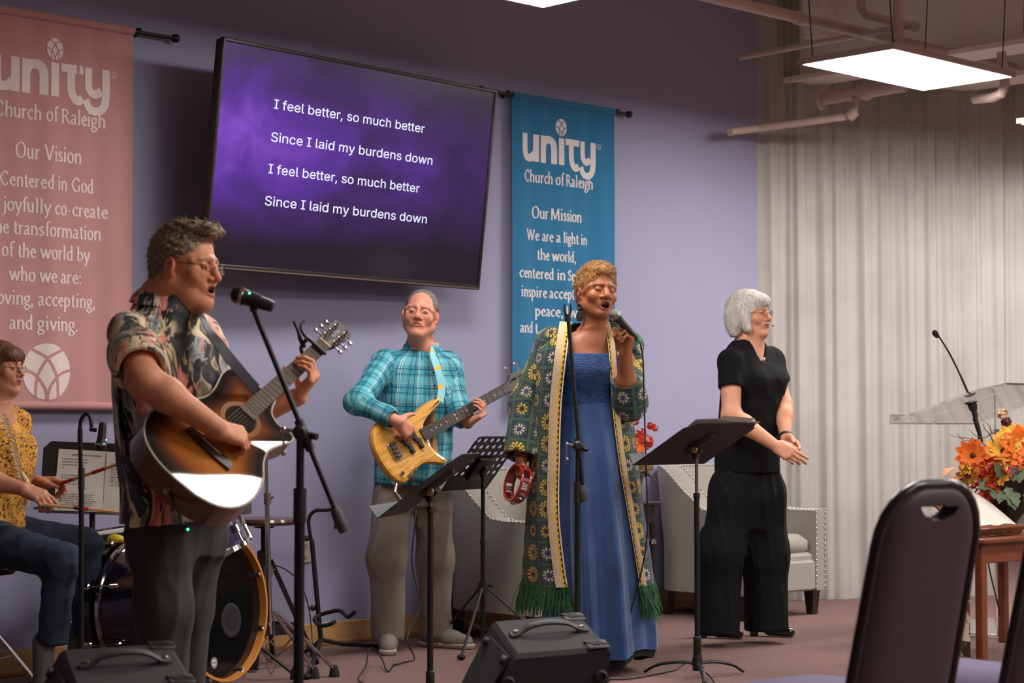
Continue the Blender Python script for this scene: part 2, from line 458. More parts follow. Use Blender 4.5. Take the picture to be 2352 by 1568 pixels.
    g['O'] = (1.42, [ell(.7, .75, .54, .74)])
    g['R'] = (1.2, [Ln(*st(.25, 1.48)), hz(.25, .02), ('s', [(.1, 1.47), (.5, 1.48)]), C((.25, 1.48), (.7, 1.4), (.85, 1.1), (.6, .78), (.25, .76)), Ln((.55, .78), (1.08, .02)), hz(1.08, .02)])
    g['V'] = (1.2, [Ln((.12, 1.48), (.6, .0)), Ln((.6, .0), (1.06, 1.48)), hz(.14, 1.47), hz(1.06, 1.47)])
    g['W'] = (1.8, [Ln((.12, 1.48), (.5, .0)), Ln((.5, .0), (.88, 1.45)), Ln((.88, 1.48), (1.26, 0)), Ln((1.26, 0), (1.64, 1.48)), hz(.14, 1.47), hz(1.64, 1.47)])
    g['M'] = (1.6, [Ln((.26, 1.48), (.2, 0)), Ln((.28, 1.48), (.78, .1)), Ln((.78, .1), (1.3, 1.48)), Ln((1.3, 1.48), (1.36, 0)), hz(.2, .02), hz(1.36, .02)])
    g['S'] = (.96, [C((.78, 1.2), (.5, 1.48), (.2, 1.15), (.5, .8), (.82, .4), (.48, .02), (.16, .3))])
    g['-'] = (.6, [('s', [(.1, .5), (.5, .5)])])
    g[':'] = (.42, [dot(.2, .1), dot(.2, .85)]); g['.'] = (.42, [dot(.2, .08)])
    g[','] = (.42, [dot(.2, .08), Ln((.26, .02), (.14, -.28))]); g[' '] = (.42, [])
    return g
GLYPH = _G()
def ribbon(m, P, w):
    P = [np.asarray(p, float) for p in P]; vs = []; n = len(P)
    for i in range(n):
        d = nrm(P[min(i + 1, n - 1)] - P[max(i - 1, 0)]); k = V3(-d[1], d[0], 0)
        hw = w(d) if callable(w) else w
        p = V3(P[i][0], P[i][1], 0); vs += [p + k * hw, p - k * hw]
    m.add(vs, [(2 * i, 2 * i + 1, 2 * i + 3, 2 * i + 2) for i in range(n - 1)])
def serif_text(txt, xc, y, xh, width=None):
    """flat mesh of a line of serif lettering centred on xc, baseline y, x-height xh"""
    m = MB(); x = 0.0
    def nib(d):
        a = math.atan2(d[1], d[0]); return .045 + .085 * abs(math.sin(a - .3))
    for ch in txt:
        adv, paths = GLYPH[ch]
        for kind, p in paths:
            if kind == 'd':
                m.add([(x + p[0] + .13 * math.cos(a), p[1] + .13 * math.sin(a), 0) for a in np.linspace(0, 2 * pi, 9)[:-1]], [tuple(range(8))]); continue
            q = [(x + a, b) for a, b in p]
            if kind == 'c': q = [tuple(v[:2]) for v in catmull([(a, b, 0) for a, b in q], 5)]
            ribbon(m, q, .05 if kind == 's' else nib)
        x += adv
    V = np.concatenate(m.v); k = xh if width is None else width / x
    V[:, 0] = (V[:, 0] - x / 2) * k + xc; V[:, 1] = V[:, 1] * xh + y
    m.v = [V]; return m
try: SANS = bpy.data.fonts.load(bpy.utils.system_resource('DATAFILES') + '/fonts/Inter.woff2')   # the sans that ships with Blender
except Exception: SANS = None
def sans_mesh(txt, offset=0.0):
    c = bpy.data.curves.new('lettering', 'FONT'); c.body = txt; c.offset = offset; c.resolution_u = 3
    if SANS: c.font = SANS
    o = bpy.data.objects.new('lettering', c); COL.objects.link(o)
    bpy.context.view_layer.update()
    me = bpy.data.meshes.new_from_object(o.evaluated_get(bpy.context.evaluated_depsgraph_get()))
    V = np.zeros(len(me.vertices) * 3); me.vertices.foreach_get('co', V); V = V.reshape(-1, 3)
    Fs = [tuple(p.vertices) for p in me.polygons]
    bpy.data.objects.remove(o); bpy.data.curves.remove(c); bpy.data.meshes.remove(me)
    m = MB(); m.add(V, Fs); return m
def fit(m, x0, x1, y, hscale):
    V = np.concatenate(m.v); a, b = V[:, 0].min(), V[:, 0].max()
    V[:, 0] = (V[:, 0] - a) / (b - a) * (x1 - x0) + x0; V[:, 1] = V[:, 1] * hscale + y; m.v = [V]; return m

# ------------------------------------------------------------------ banners
def egg_mesh(xc, yc, rx, ry):
    m = MB(); A = np.linspace(0, 2 * pi, 37)
    m.grid([[(xc + k * rx * math.cos(a), yc + k * ry * math.sin(a), 0) for k in (0.001, .25, .5, .75, 1)] for a in A[:-1]], closed_u=True)
    return m
def egg_lines(xc, yc, rx, ry):
    m = MB(); w = rx * .055
    def E(pts): ribbon(m, [(xc + rx * p[0], yc + ry * p[1]) for p in catmull([(a, b, 0) for a, b in pts], 8)], w)
    for s in (-1, 1):
        E([(.62 * s, .78), (.25 * s, .62), (0, .46), (-.30 * s, .02), (-.42 * s, -.35), (-.45 * s, -.90)])
        E([(.99 * s, .06), (.62 * s, -.04), (.34 * s, -.24), (.08 * s, -.62), (.0 * s, -1.0)])
    return m
def unity_logo(xc):
    """rounded logo letters: x relative to the text centre, heights on the banner"""
    m = MB(); b, t, w = 2.497, 2.645, .0205
    def S(pts, smooth=False, hw=w): ribbon(m, [tuple(p[:2]) for p in catmull([(xc + a, q, 0) for a, q in pts], 6)] if smooth else [(xc + a, q) for a, q in pts], hw)
    S([(-.252, t), (-.252, b + .06)]); S([(-.252, b + .065), (-.245, b + .03), (-.225, b + .018), (-.198, b + .022), (-.176, b + .045)], True)
    S([(-.165, t), (-.165, b)])
    S([(-.112, t), (-.112, b)]); S([(-.112, t - .05), (-.09, t - .022), (-.058, t - .018), (-.034, t - .035), (-.028, t - .07), (-.028, t - .09)], True); S([(-.028, t - .08), (-.028, b)])
    S([(.026, t), (.026, b)])
    S([(.058, t - .016), (.168, t - .016)], hw=.018); S([(.108, t - .02), (.108, b + .05), (.118, b + .012), (.14, b - .008), (.164, b + .006)], True, .019)
    S([(.196, t), (.196, b + .075), (.206, b + .045), (.232, b + .034), (.262, b + .05)], True, .0185)
    S([(.282, t), (.282, b + .02), (.268, b - .028), (.235, b - .042), (.2, b - .03), (.182, b + .004)], True, .0185)
    return m
def banner(sc, xt, cloth_c, print_c, lines, big_egg, lab, clabel, rod_l, rod_r):
    W, top, bot, off = .80, 2.86, 1.133, .045
    wav = lambda x, y: .006 * math.sin(x * 17 + 1.0 + .3 * y) * min(1, (top - y) / .8) + .003 * math.sin(x * 41 + y)
    base = wl(sc, 1.13, off)
    th = thing('hanging_banner', lab, 'banner', base, 'fabric banners on the purple wall')
    cm = M(clabel + '_cloth', cloth_c, .85, var=.05, vs=4, bump=.12, bs=500, sheen=.2)
    pm = M(clabel + '_print', print_c, .8)
    def place(m, lift):
        V = np.concatenate(m.v); P = [wl(sc + v[0], v[1], off + wav(v[0], v[1]) + lift) for v in V]; m.v = [np.array(P)]; return m
    xs = np.linspace(-W / 2, W / 2, 49); ys = np.linspace(top - .02, bot + .012, 40)
    m = MB(); m.grid([[(x, y, 0) for y in ys] for x in xs]); place(m, 0)
    cl = m.build('cloth', cm, th, smooth=180)
    m = MB(); m.tube([wl(sc - W / 2 + .001, top - .02, off), wl(sc + W / 2 - .001, top - .02, off)], .019, 14); m.build('rod_pocket', cm, th)
    m = MB(); m.tube([wl(sc - W / 2 + .004, bot + .018, off - .002), wl(sc + W / 2 - .004, bot + .018, off - .002)], .018, 14); m.build('bottom_hem', cm, th)
    m = MB(); r0, r1 = wl(sc + rod_l, top - .02, off), wl(sc + rod_r, top - .02, off); m.cyl(r0, r1, .009, n=10)
    rod = m.build('rod', BLACKMETAL, th)
    for p, d in ((r0, -WU), (r1, WU)):
        m = MB(); m.lathe([(.009, -.012), (.017, -.01), (.02, .0), (.02, .014), (.012, .022)], p, frame(d), 12); m.build('finial', BLACKMETAL, rod)
    for s in (-W / 2 - .03, W / 2 + .03):
        m = MB(); m.cyl(wl(sc + s, top - .02, 0.0), wl(sc + s, top - .018, off), .006, n=8); m.lathe([(.018, 0), (.018, .004), (.008, .008)], wl(sc + s, top - .02, 0.0), frame(WN), 10)
        m.tube([wl(sc + s, top - .002, off), wl(sc + s, top - .03, off)], .013, 8)
        m.build('rod_bracket', BLACKMETAL, rod)
    place(unity_logo(xt), .0012).build('logo_letters', pm, th, smooth=0)
    e = place(egg_mesh(xt + .026, 2.704, .043, .048), .0012).build('logo_egg', pm, th, smooth=0)
    place(egg_lines(xt + .026, 2.704, .043, .048), .002).build('logo_egg_lines', cm, e, smooth=0)
    place(serif_text('Church of Raleigh', xt + .012, 2.385, .042, .545), .0012).build('lettering', pm, th, smooth=0)
    m = sans_mesh('R'); fit(m, xt + .318, xt + .330, 2.620, .018); 
    A = np.linspace(0, 2 * pi, 17); ribbon(m, [(xt + .324 + .014 * math.cos(a), 2.626 + .014 * math.sin(a)) for a in A], .0014)
    place(m, .0012).build('registered_mark', pm, th, smooth=0)
    for (txt, y, xh, w, dx) in lines:
        place(serif_text(txt, xt + dx, y, xh, w), .0012).build('lettering', pm, th, smooth=0)
    if big_egg:
        e = place(egg_mesh(xt + .003, 1.2975, .116, .122), .0012).build('emblem_egg', pm, th, smooth=0)
        place(egg_lines(xt + .003, 1.2975, .116, .122), .002).build('emblem_lines', cm, e, smooth=0)
    return th
banner(-1.868, -.024, (190, 136, 132), (226, 208, 202), [
    ('Our Vision', 2.214, .044, .326, .002), ('Centered in God', 2.090, .040, .462, 0), ('joyfully co-create', 1.982, .040, .512, .044),
    ('the transformation', 1.884, .040, .545, -.002), ('of the world by', 1.786, .040, .43, -.002), ('who we are:', 1.684, .040, .352, -.004),
    ('loving, accepting,', 1.582, .040, .5, -.004), ('and giving.', 1.477, .040, .336, -.01)], True,
    'long pink fabric banner headed Our Vision on a black rod', 'pink_banner', -.62, .62)
banner(1.300, -.053, (14, 104, 146), (214, 205, 203), [
    ('Our Mission', 2.191, .042, .384, -.003), ('We are a light in', 2.070, .038, .476, 0), ('the world,', 1.967, .038, .302, -.005),
    ('centered in Spirit,', 1.864, .038, .56, -.02), ('inspire acceptance,', 1.762, .038, .575, .0), ('peace, love', 1.662, .038, .36, .01), ('and t', 1.568, .038, .15, -.22)], False,
    'long teal blue fabric banner headed Our Mission on a black rod', 'blue_banner', -.62, .52)

# ------------------------------------------------------------------ television
def television():
    s, off, h, yaw, tilt, W = -0.3817, 0.3242, 2.2732, 0.0737, 0.1249, 1.802
    H = W * .57; c = wl(s, h, off)
    u = WU * math.cos(yaw) - WN * math.sin(yaw); n0 = nrm(np.cross(u, UP)); n0 = n0 if np.dot(n0, WN) > 0 else -n0
    v = UP * math.cos(tilt) + n0 * math.sin(tilt); n = np.cross(u, v)
    R = np.stack([u, v, n], 1); T = mat4(R, c)
    th = thing('television', 'large wall-mounted television tilted down, showing white lyrics on purple', 'television', c - v * H / 2)
    bz = M('tv_bezel', (58, 54, 52), .35, .6)
    m = MB(T); m.box((0, 0, -.028), (W - .012, H - .012, .045), bev=.008); m.box((0, -.1, -.06), (W * .6, H * .55, .04), bev=.01); m.build('back_housing', BLACKPL, th)
    m = MB(T); b = .017
    for (cx, cy, sx, sy) in ((0, H / 2 - b / 2, W, b), (0, -H / 2 + b * .75, W, b * 1.5), (-W / 2 + b / 2, 0, b, H), (W / 2 - b / 2, 0, b, H)):
        m.box((cx, cy, 0), (sx, sy, .03), bev=.004)
    m.build('bezel', bz, th)
    m = MB(T); m.box((0, -H / 2 + .0085, .0155), (W - .03, .007, .003)); m.build('trim_strip', M('tv_strip', (150, 132, 116), .3, .8), th)
    # screen: purple cloud picture
    t = NT('tv_picture'); vv = t.coord('Generated'); x, y, z = t.sep(vv)
    n1 = t.noise(vv, 3.2, 4, .55, .6); n2 = t.noise(vv, 1.7, 3, .5)
    lx = t.math('SUBTRACT', 1.0, t.math('MULTIPLY', x, .62)); ly = t.math('SUBTRACT', 1.0, t.math('POWER', t.math('ABSOLUTE', t.math('MULTIPLY', t.math('SUBTRACT', z, .60), 1.8)), 1.5), clamp=True)
    f = t.math('MULTIPLY', t.math('MULTIPLY', t.math('ADD', n1, t.math('MULTIPLY', n2, .5)), lx), ly)
    c1 = t.ramp(f, [(.10, lin((30, 24, 34))), (.34, lin((58, 34, 88))), (.55, lin((84, 44, 140))), (.8, lin((120, 70, 180)))])
    t.col(lin((6, 6, 7))); t.b.inputs['Roughness'].default_value = .16
    t.link(c1, t.b.inputs['Emission Color']); t.b.inputs['Emission Strength'].default_value = 1.1
    m = MB(T); Wi, Hi = W - 2 * b, H - 2.5 * b
    m.add([(-Wi / 2, -H / 2 + 1.5 * b, .006), (Wi / 2, -H / 2 + 1.5 * b, .006), (Wi / 2, H / 2 - b, .006), (-Wi / 2, H / 2 - b, .006)], [(0, 1, 2, 3)])
    sc = m.build('screen', t.m, th, smooth=0)
    tx = NT('tv_text'); tx.col((.02, .02, .02)); tx.b.inputs['Emission Color'].default_value = (*lin((226, 232, 250)), 1); tx.b.inputs['Emission Strength'].default_value = 1.0
    def pl(px, py):
        d = ray(px, py); k = np.dot(c + n * .008 - CAM, n) / np.dot(d, n); q = CAM + d * k - c; return float(q @ u), float(q @ v)
    for txt, a, bb_, k in (('I feel better, so much better', (629, 253), (975, 302), 1), ('Since I laid my burdens down', (622, 327), (993, 376), 1),
                      ('I feel better, so much better', (616, 399), (963, 441), 1), ('Since I laid my burdens down', (608, 472), (980, 512), 1)):
        p0, p1 = pl(*a), pl(*bb_)
        m = sans_mesh(txt, .004); fit(m, p0[0], p1[0], (p0[1] + p1[1]) / 2, .083)
        V = m.v[0]; V[:, 2] = .0075; V0 = V.copy(); m.v = [V @ R.T + c]
        F_ = sorted(m.f, key=lambda q: min(xs_[i] for i in q)) if False else m.f
        xs_ = V0[:, 0]; iv = sorted((min(xs_[i] for i in q), max(xs_[i] for i in q), q) for q in m.f); words = [[]]; hi_ = iv[0][0]
        for (a_, b_, q) in iv:
            if a_ - hi_ > .011: words.append([])
            words[-1].append(q); hi_ = max(hi_, b_)
        for wd in words:
            ids = sorted({i for q in wd for i in q}); mp = {i: k for k, i in enumerate(ids)}
            mw = MB(); mw.add(m.v[0][ids], [tuple(mp[i] for i in q) for q in wd]); mw.build('lyric_word', tx.m, sc, smooth=0)
    m = MB(); wpt = wl(s, h - .05, .02)
    m.box(wpt, (.5, .03, .42), Rw); m.build('wall_plate', BLACKMETAL, th)
    for k in (-.18, .18):
        for (za, zb) in ((.1, .1), (-.2, -.2)):
            m = MB(); m.cyl(wl(s + k, h + za, .02), c + u * k + v * zb - n * .06, .018); m.build('mount_arm', BLACKMETAL, th)
television()
# ------------------------------------------------------------------ armchairs
GREYF = M('grey_linen', (150, 143, 134), .9, var=.10, vs=120, bump=.2, bs=700, sheen=.3)
SILVER = M('nail_silver', (215, 208, 198), .25, 1.0)
DARKW = M('dark_wood', (38, 27, 23), .35, var=.2, vs=10, aniso=(1, 1, 8), coat=.3)
def armchair(o, label):
    """o: centre on the floor; the chair faces away from the wall"""
    th = thing('armchair', label, 'armchair', o, 'grey linen armchairs by the purple wall')
    T = mat4(np.stack([WU, -WN, UP], 1), o)           # local x along wall, y to the wall, z up
    W, D = .70, .68
    # the wrap-around shell: back and arms as one swept wall, highest at the back
    def shell_path(off):
        x0, y0 = W / 2 - off, D / 2 - off; r = .14
        p = [(-x0, -D / 2)] + [(-x0, y) for y in np.linspace(-D / 2 + .1, y0 - r, 5)]
        p += [(-x0 + r - r * math.cos(a), y0 - r + r * math.sin(a)) for a in np.linspace(.2, pi / 2 - .05, 6)]
        p += [(x, y0) for x in np.linspace(-x0 + r + .05, x0 - r - .05, 7)]
        p += [(x0 - r + r * math.sin(a), y0 - r + r * math.cos(a)) for a in np.linspace(.05, pi / 2 - .2, 6)]
        p += [(x0, y) for y in np.linspace(y0 - r, -D / 2 + .1, 5)] + [(x0, -D / 2)]
        return p
    def top(x, y):
        k = np.clip((y + .06) / .34, 0, 1); k = k * k * (3 - 2 * k)
        return .60 + .25 * k
    out, inn = shell_path(0), shell_path(.085)
    N = len(out); P = []
    for (xo, yo), (xi, yi) in zip(out, inn):
        zt = top(xo, yo); lean = .05 * max(0, (zt - .6) / .25)
        xm, ym = (xo + xi) / 2, (yo + yi) / 2
        P.append([(xo, yo, .14), (xo * 1.0, yo, .40), (xo, yo + lean, zt - .035), (xo * .985 + xi * .015, yo * .985 + yi * .015 + lean, zt - .008),
                  (xm, ym + lean, zt), (xi, yi + lean, zt - .012), (xi, yi + lean * .8, zt - .05), (xi, yi, .40), (xi, yi, .14)])
    m = MB(T); m.grid(P)
    for e in (0, N - 1):
        q = P[e]; m.add(q, [tuple(range(len(q))) if e == 0 else tuple(range(len(q) - 1, -1, -1))])
    m.build('upholstered_shell', GREYF, th, smooth=50)
    m = MB(T); m.box((0, -.03, .25), (W - .14, D - .10, .21), bev=.02); m.box((0, -D / 2 + .03, .225), (W - .165, .06, .17), bev=.012); m.build('seat_base', GREYF, th)
    m = MB(T); m.box((0, -.04, .395), (W - .18, D - .14, .12), bev=.035); m.build('seat_cushion', GREYF, th, smooth=60)
    # nailhead trim
    nail = MB(); nail.sph((0, 0, 0), (.0055, .0055, .0035), 6, 4)
    def nails(pts, step=.028):
        d = [0]; pts = [np.array(p) for p in pts]
        for a, b in zip(pts, pts[1:]): d.append(d[-1] + np.linalg.norm(b - a))
        A = np.array(pts); k = int(d[-1] / step); m = MB(T)
        for s in np.linspace(0, d[-1], k + 1):
            p = [np.interp(s, d, A[:, i]) for i in range(3)]; m.sph(p, .0062, 6, 4)
        o_ = m.build('nailhead_row', SILVER, th, smooth=60); o_['kind'] = 'stuff'
    nails([(q[3][0], q[3][1] - .004, q[3][2] + .002) for q in P]); nails([(q[5][0], q[5][1] - .004, q[5][2] + .003) for q in P])
    for sx in (-1, 1):
        nails([(sx * W / 2 * .985, -D / 2 - .003, z) for z in (.16, .58)]); nails([(sx * (W / 2 - .085), -D / 2 - .003, z) for z in (.16, .58)])
    for sx in (-1, 1):
        for sy in (-1, 1):
            x, y = sx * (W / 2 - .055), sy * (D / 2 - .055)
            m = MB(T); m.add([(x - .022, y - .022, 0), (x + .022, y - .022, 0), (x + .022, y + .022, 0), (x - .022, y + .022, 0),
                              (x - .034, y - .034, .145), (x + .034, y - .034, .145), (x + .034, y + .034, .145), (x - .034, y + .034, .145)],
                             [(3, 2, 1, 0), (4, 5, 6, 7), (0, 1, 5, 4), (1, 2, 6, 5), (2, 3, 7, 6), (3, 0, 4, 7)]); m.build('leg', DARKW, th, smooth=0)
bl = gnd(1526, 1409); AC = bl + WU * .295 + WN * .31
armchair(AC, 'grey armchair with nailhead trim behind the woman in black')
armchair(AC - WU * 1.62, 'grey armchair with nailhead trim behind the perforated music stand')

# ------------------------------------------------------------------ side table with vase of flowers
fl = gnd(1500, 1428)                                   # its front right leg
TC = fl - WU * .19 - WN * .15
th = thing('side_table', 'small dark wood side table with turned legs between the armchairs', 'table', TC)
T = mat4(np.stack([WU, -WN, UP], 1), TC)
m = MB(T); m.box((0, 0, .645), (.46, .37, .022), bev=.006); m.build('table_top', DARKW, th)
m = MB(T); m.box((0, 0, .585), (.40, .32, .10), bev=.003); ap = m.build('apron', DARKW, th)
m = MB(T); m.sph((0, -.168, .585), .012, 10, 6); m.build('knob', DARKW, ap)
for sx in (-1, 1):
    for sy in (-1, 1):
        m = MB(T); m.lathe([(.011, 0), (.016, .03), (.012, .05), (.018, .06), (.019, .36), (.014, .40), (.026, .425), (.014, .45), (.022, .47), (.022, .54)], (sx * .19, sy * .15, 0), None, 14)
        m.build('leg', DARKW, th)
def petal_flower(m, c, d, r, n, cup=.25, w=.36, layers=1, mi=0):
    F = frame(d, rng.normal(size=3))
    for l in range(layers):
        rr = r * (1 - .28 * l)
        for k in range(n):
            a = 2 * pi * (k + .5 * l) / n + rng.uniform(-.1, .1); ca, sa = math.cos(a), math.sin(a)
            pts = []
            for (t, ww, h) in ((.08, .12, 0), (.4, w * .8, cup * .35), (.75, w, cup * .75), (1.0, .08, cup * (.9 + .5 * l) + rng.uniform(-.15, .1))):
                for s_ in (-1, 0, 1):
                    x, y = t * ca - s_ * ww * .5 * sa, t * sa + s_ * ww * .5 * ca
                    pts.append(F @ V3(x, y, h + (.10 * abs(s_) * ww) + .12 * l) * rr + c)
            m.add(pts, [(i * 3 + j, i * 3 + j + 1, i * 3 + j + 4, i * 3 + j + 3) for i in range(3) for j in range(2)], mi)
def leaf_shape(m, c, d, up, L, W, lobes=True, mi=0, droop=.2):
    d = nrm(d); s = nrm(np.cross(up, d)); u = np.cross(d, s)
    prof = [(0, .05), (.12, .5), (.25, .34), (.42, .95), (.55, .5), (.72, .55), (.86, .22), (1.0, .02)] if lobes else [(0, .05), (.2, .6), (.45, 1), (.7, .7), (1, .02)]
    pts = []
    for (t, w) in prof:
        for k in (-1, 0, 1): pts.append(c + d * L * (t + (.08 * abs(k) if lobes else 0)) + s * k * w * W / 2 + u * (.12 * L * abs(k) * w - droop * L * t * t))
    n = len(prof); m.add(pts, [(i * 3 + j, i * 3 + j + 1, i * 3 + j + 4, i * 3 + j + 3) for i in range(n - 1) for j in range(2)], mi)
FOR = M('petal_orange', (232, 110, 26), .6, var=.18, vs=14); FRD = M('petal_red', (200, 48, 22), .6, var=.25, vs=14)
FYE = M('petal_yellow', (240, 180, 62), .6, var=.12, vs=14); FDK = M('flower_dark_eye', (60, 30, 12), .8, var=.3, vs=60)
LGR = M('ivy_green', (88, 104, 76), .5, var=.3, vs=12); LDG = M('leaf_dark_green', (48, 62, 38), .6, var=.3, vs=12)
LBR = M('autumn_leaf_gold', (176, 112, 30), .6, var=.3, vs=12); CAT = M('cattail_brown', (74, 54, 40), .9, var=.2, vs=50)
HYD = M('dried_hydrangea', (176, 140, 84), .85, var=.25, vs=40); TWIG = M('twig', (78, 62, 46), .8, var=.2, vs=30)
VASE = M('grey_vase', (120, 108, 98), .35, var=.08, vs=8)
vb = TC + UP * .657 + WN * .02
vb = V3(*at(1458, 1145, float(TC[1]))); vb[2] = .657
th = thing('flower_vase', 'grey vase of orange autumn flowers on the dark side table', 'flowers', vb)
m = MB(); m.lathe([(.0, .0), (.032, 0), (.035, .01), (.048, .12), (.055, .16), (.05, .16), (.04, .10), (.0, .02)], vb, None, 18); m.build('vase', VASE, th)
def blob(m, c, r, n, sz, mi=0):
    for _ in range(n):
        d = nrm(rng.normal(size=3)); petal_flower(m, c + d * r * rng.uniform(.7, 1), d, sz, 4, .1, .8, 1, mi)
m = MB(); blob(m, vb + V3(-.01, -.02, .22), .075, 60, .022); blob(m, vb + V3(.05, -.02, .2), .05, 30, .022); o_ = m.build('hydrangea_heads', HYD, th); o_['kind'] = 'stuff'
for (dx, dz, r, mt, n) in ((-.04, .31, .06, FOR, 12), (.01, .30, .055, FOR, 12)):
    m = MB(); petal_flower(m, vb + V3(dx, -.05, dz), V3(.1 * dx, -1, .4), r, n, .3, .3, 2); m.build('flower_head', mt, th)
for (dx, dz, r, k) in ((.05, .32, .05, 34), (.03, .37, .035, 20), (-.06, .38, .03, 16)):
    m = MB(); blob(m, vb + V3(dx, -.02, dz), r, k, .02); o_ = m.build('flower_cluster', FRD, th); o_['kind'] = 'stuff'
for k, (dx, dz) in enumerate(((.0, .47), (.005, .435), (.11, .40), (.085, .41))):
    m = MB(); blob(m, vb + V3(dx, -.01, dz), .016, 9, .016); o_ = m.build('flower_spray', FRD, th); o_['kind'] = 'stuff'
for (dx, dz, ln) in ((-.06, .36, .10), (-.03, .35, .08)):
    p = vb + V3(dx, 0, dz); m = MB(); m.tube([vb + UP * .15, p], .003, 6); st_ = m.build('cattail_stem', TWIG, th)
    m = MB(); m.tube([p, p + UP * .015, p + UP * (ln - .015), p + UP * ln], [.004, .013, .013, .004], 10); m.build('cattail_head', CAT, st_)
for k in range(9):
    a = rng.uniform(0, 2 * pi); d = V3(math.cos(a), math.sin(a) - .3, rng.uniform(-.6, .3)); m = MB()
    leaf_shape(m, vb + UP * .16 + d * .04, d, UP, rng.uniform(.07, .1), .035, False); m.build('leaf', LDG, th)
    m = MB(); m.tube([vb + UP * .05, vb + UP * .2, vb + UP * .3 + d * .05], .002, 5); m.build('stem', LDG, th)

# ------------------------------------------------------------------ audience chairs seen from behind
EGG = M('aubergine_vinyl', (70, 52, 60), .55, var=.08, vs=5, bump=.06, bs=500)
LAVS = M('plum_seat_fabric', (92, 80, 112), .8, var=.06, vs=60, bump=.1, bs=600)
CHFR = M('black_chair_frame', (30, 27, 27), .3, .4, coat=.4)
CF = nrm(V3(-.62, .785, 0)); CX_ = V3(CF[1], -CF[0], 0)
def stack_chair(bt, label):
    """bt: middle of the top of the backrest; the chair faces the stage (along CF)"""
    o = V3(bt[0], bt[1], 0) + CF * .12
    th = thing('banquet_chair', label, 'chair', o, 'aubergine stacking chairs facing the stage')
    T = mat4(np.stack([CX_, CF, UP], 1), o)           # x along the row, y forward to the stage
    H = bt[2]; W = .345; zs = .42; lean = .12 / (H - zs)
    def Q(x, z, off=0.0): return V3(x, -(z - zs) * lean + off, z)
    # outline of the back: straight sides, rounded shoulders
    def outline(w, top, bot, r):
        p = [(-w, bot)] + [(-w * (1.0 - .04 * t), bot + (top - r - bot) * t) for t in (.35, .7, 1)]
        p += [(-w * .96 + r * .96 * (1 - math.cos(a)), top - r + r * math.sin(a)) for a in np.linspace(.25, pi / 2, 6)]
        q = [(-x, z) for x, z in reversed(p)]; return p + q
    # frame tube round the back, down to the rear legs
    pts = [Q(x, z) for x, z in outline(W / 2, H - .012, zs - .05, .13)]
    m = MB(T); m.tube([V3(-W / 2, -.12, .01), V3(-W / 2, -.02, .30)] + pts + [V3(W / 2, -.02, .30), V3(W / 2, -.12, .01)], .0125, 10); m.build('back_frame', CHFR, th, smooth=60)
    # padded back panel with a handle hole near the top (grid of strips, hole left open)
    nx, nz = 101, 127; xs = np.linspace(-1, 1, nx); zz = np.linspace(0, 1, nz); P = np.zeros((nx, nz, 2, 3))
    zb, ztp = zs - .02, H - .018
    for i, x in enumerate(xs):
        for j, z in enumerate(zz):
            zr = zb + (ztp - zb) * z; w = (W / 2 - .012) * (1 - .04 * min(1, max(0, (zr - zb) / (ztp - .13 - zb))))
            if zr > ztp - .13: w = (W / 2 - .012) * .96 - .12 * (1 - math.sqrt(max(0, 1 - ((zr - ztp + .13) / .13) ** 2)))
            pad = .022 * (1 - x ** 6) * (1 - (2 * z - 1) ** 10) ** .5 + .004
            P[i, j, 0] = Q(x * w, zr, -pad); P[i, j, 1] = Q(x * w, zr, pad)
    hole = lambda x, z: abs(x) < .56 and .925 - .006 * (x / .56) ** 2 > z > .925 - .06 * (1 - abs(x / .56) ** 2.2)
    vid = {}; V = []; Fs = []
    for side in (0, 1):
        for i in range(nx):
            for j in range(nz): vid[(i, j, side)] = len(V); V.append(P[i, j, side])
    ins = np.zeros((nx - 1, nz - 1), bool)
    for i in range(nx - 1):
        for j in range(nz - 1): ins[i, j] = not hole((xs[i] + xs[i + 1]) / 2, (zz[j] + zz[j + 1]) / 2)
    for i in range(nx - 1):
        for j in range(nz - 1):
            if not ins[i, j]: continue
            a, b, c, d = (i, j), (i + 1, j), (i + 1, j + 1), (i, j + 1)
            Fs.append(tuple(vid[(*k, 0)] for k in (a, b, c, d))); Fs.append(tuple(vid[(*k, 1)] for k in (d, c, b, a)))
            for (di, dj, p, q) in ((0, -1, a, b), (1, 0, b, c), (0, 1, c, d), (-1, 0, d, a)):
                ii, jj = i + di, j + dj
                if not (0 <= ii < nx - 1 and 0 <= jj < nz - 1) or not ins[ii, jj]: Fs.append((vid[(*q, 0)], vid[(*p, 0)], vid[(*p, 1)], vid[(*q, 1)]))
    m = MB(T); m.add(V, Fs); m.build('backrest', EGG, th, smooth=60)
    m = MB(T); m.box((0, .22, .418), (.41, .42, .07), bev=.03); m.build('seat', LAVS, th, smooth=60)
    m = MB(T); m.box((0, .22, .40), (.40, .40, .02)); m.build('seat_pan', CHFR, th)
    for sx in (-1, 1):
        m = MB(T); m.tube([V3(sx * .19, -.02, .40), V3(sx * .19, .38, .40), V3(sx * .2, .42, .01)], .0125, 10); m.build('leg', CHFR, th)
bt1 = at(2152, 1100, 4.2)
stack_chair(bt1, 'aubergine padded chair with a handle hole, in front of the open book')
stack_chair(bt1 + CX_ * .54, 'aubergine padded chair cut off beside the orange flower bouquet')

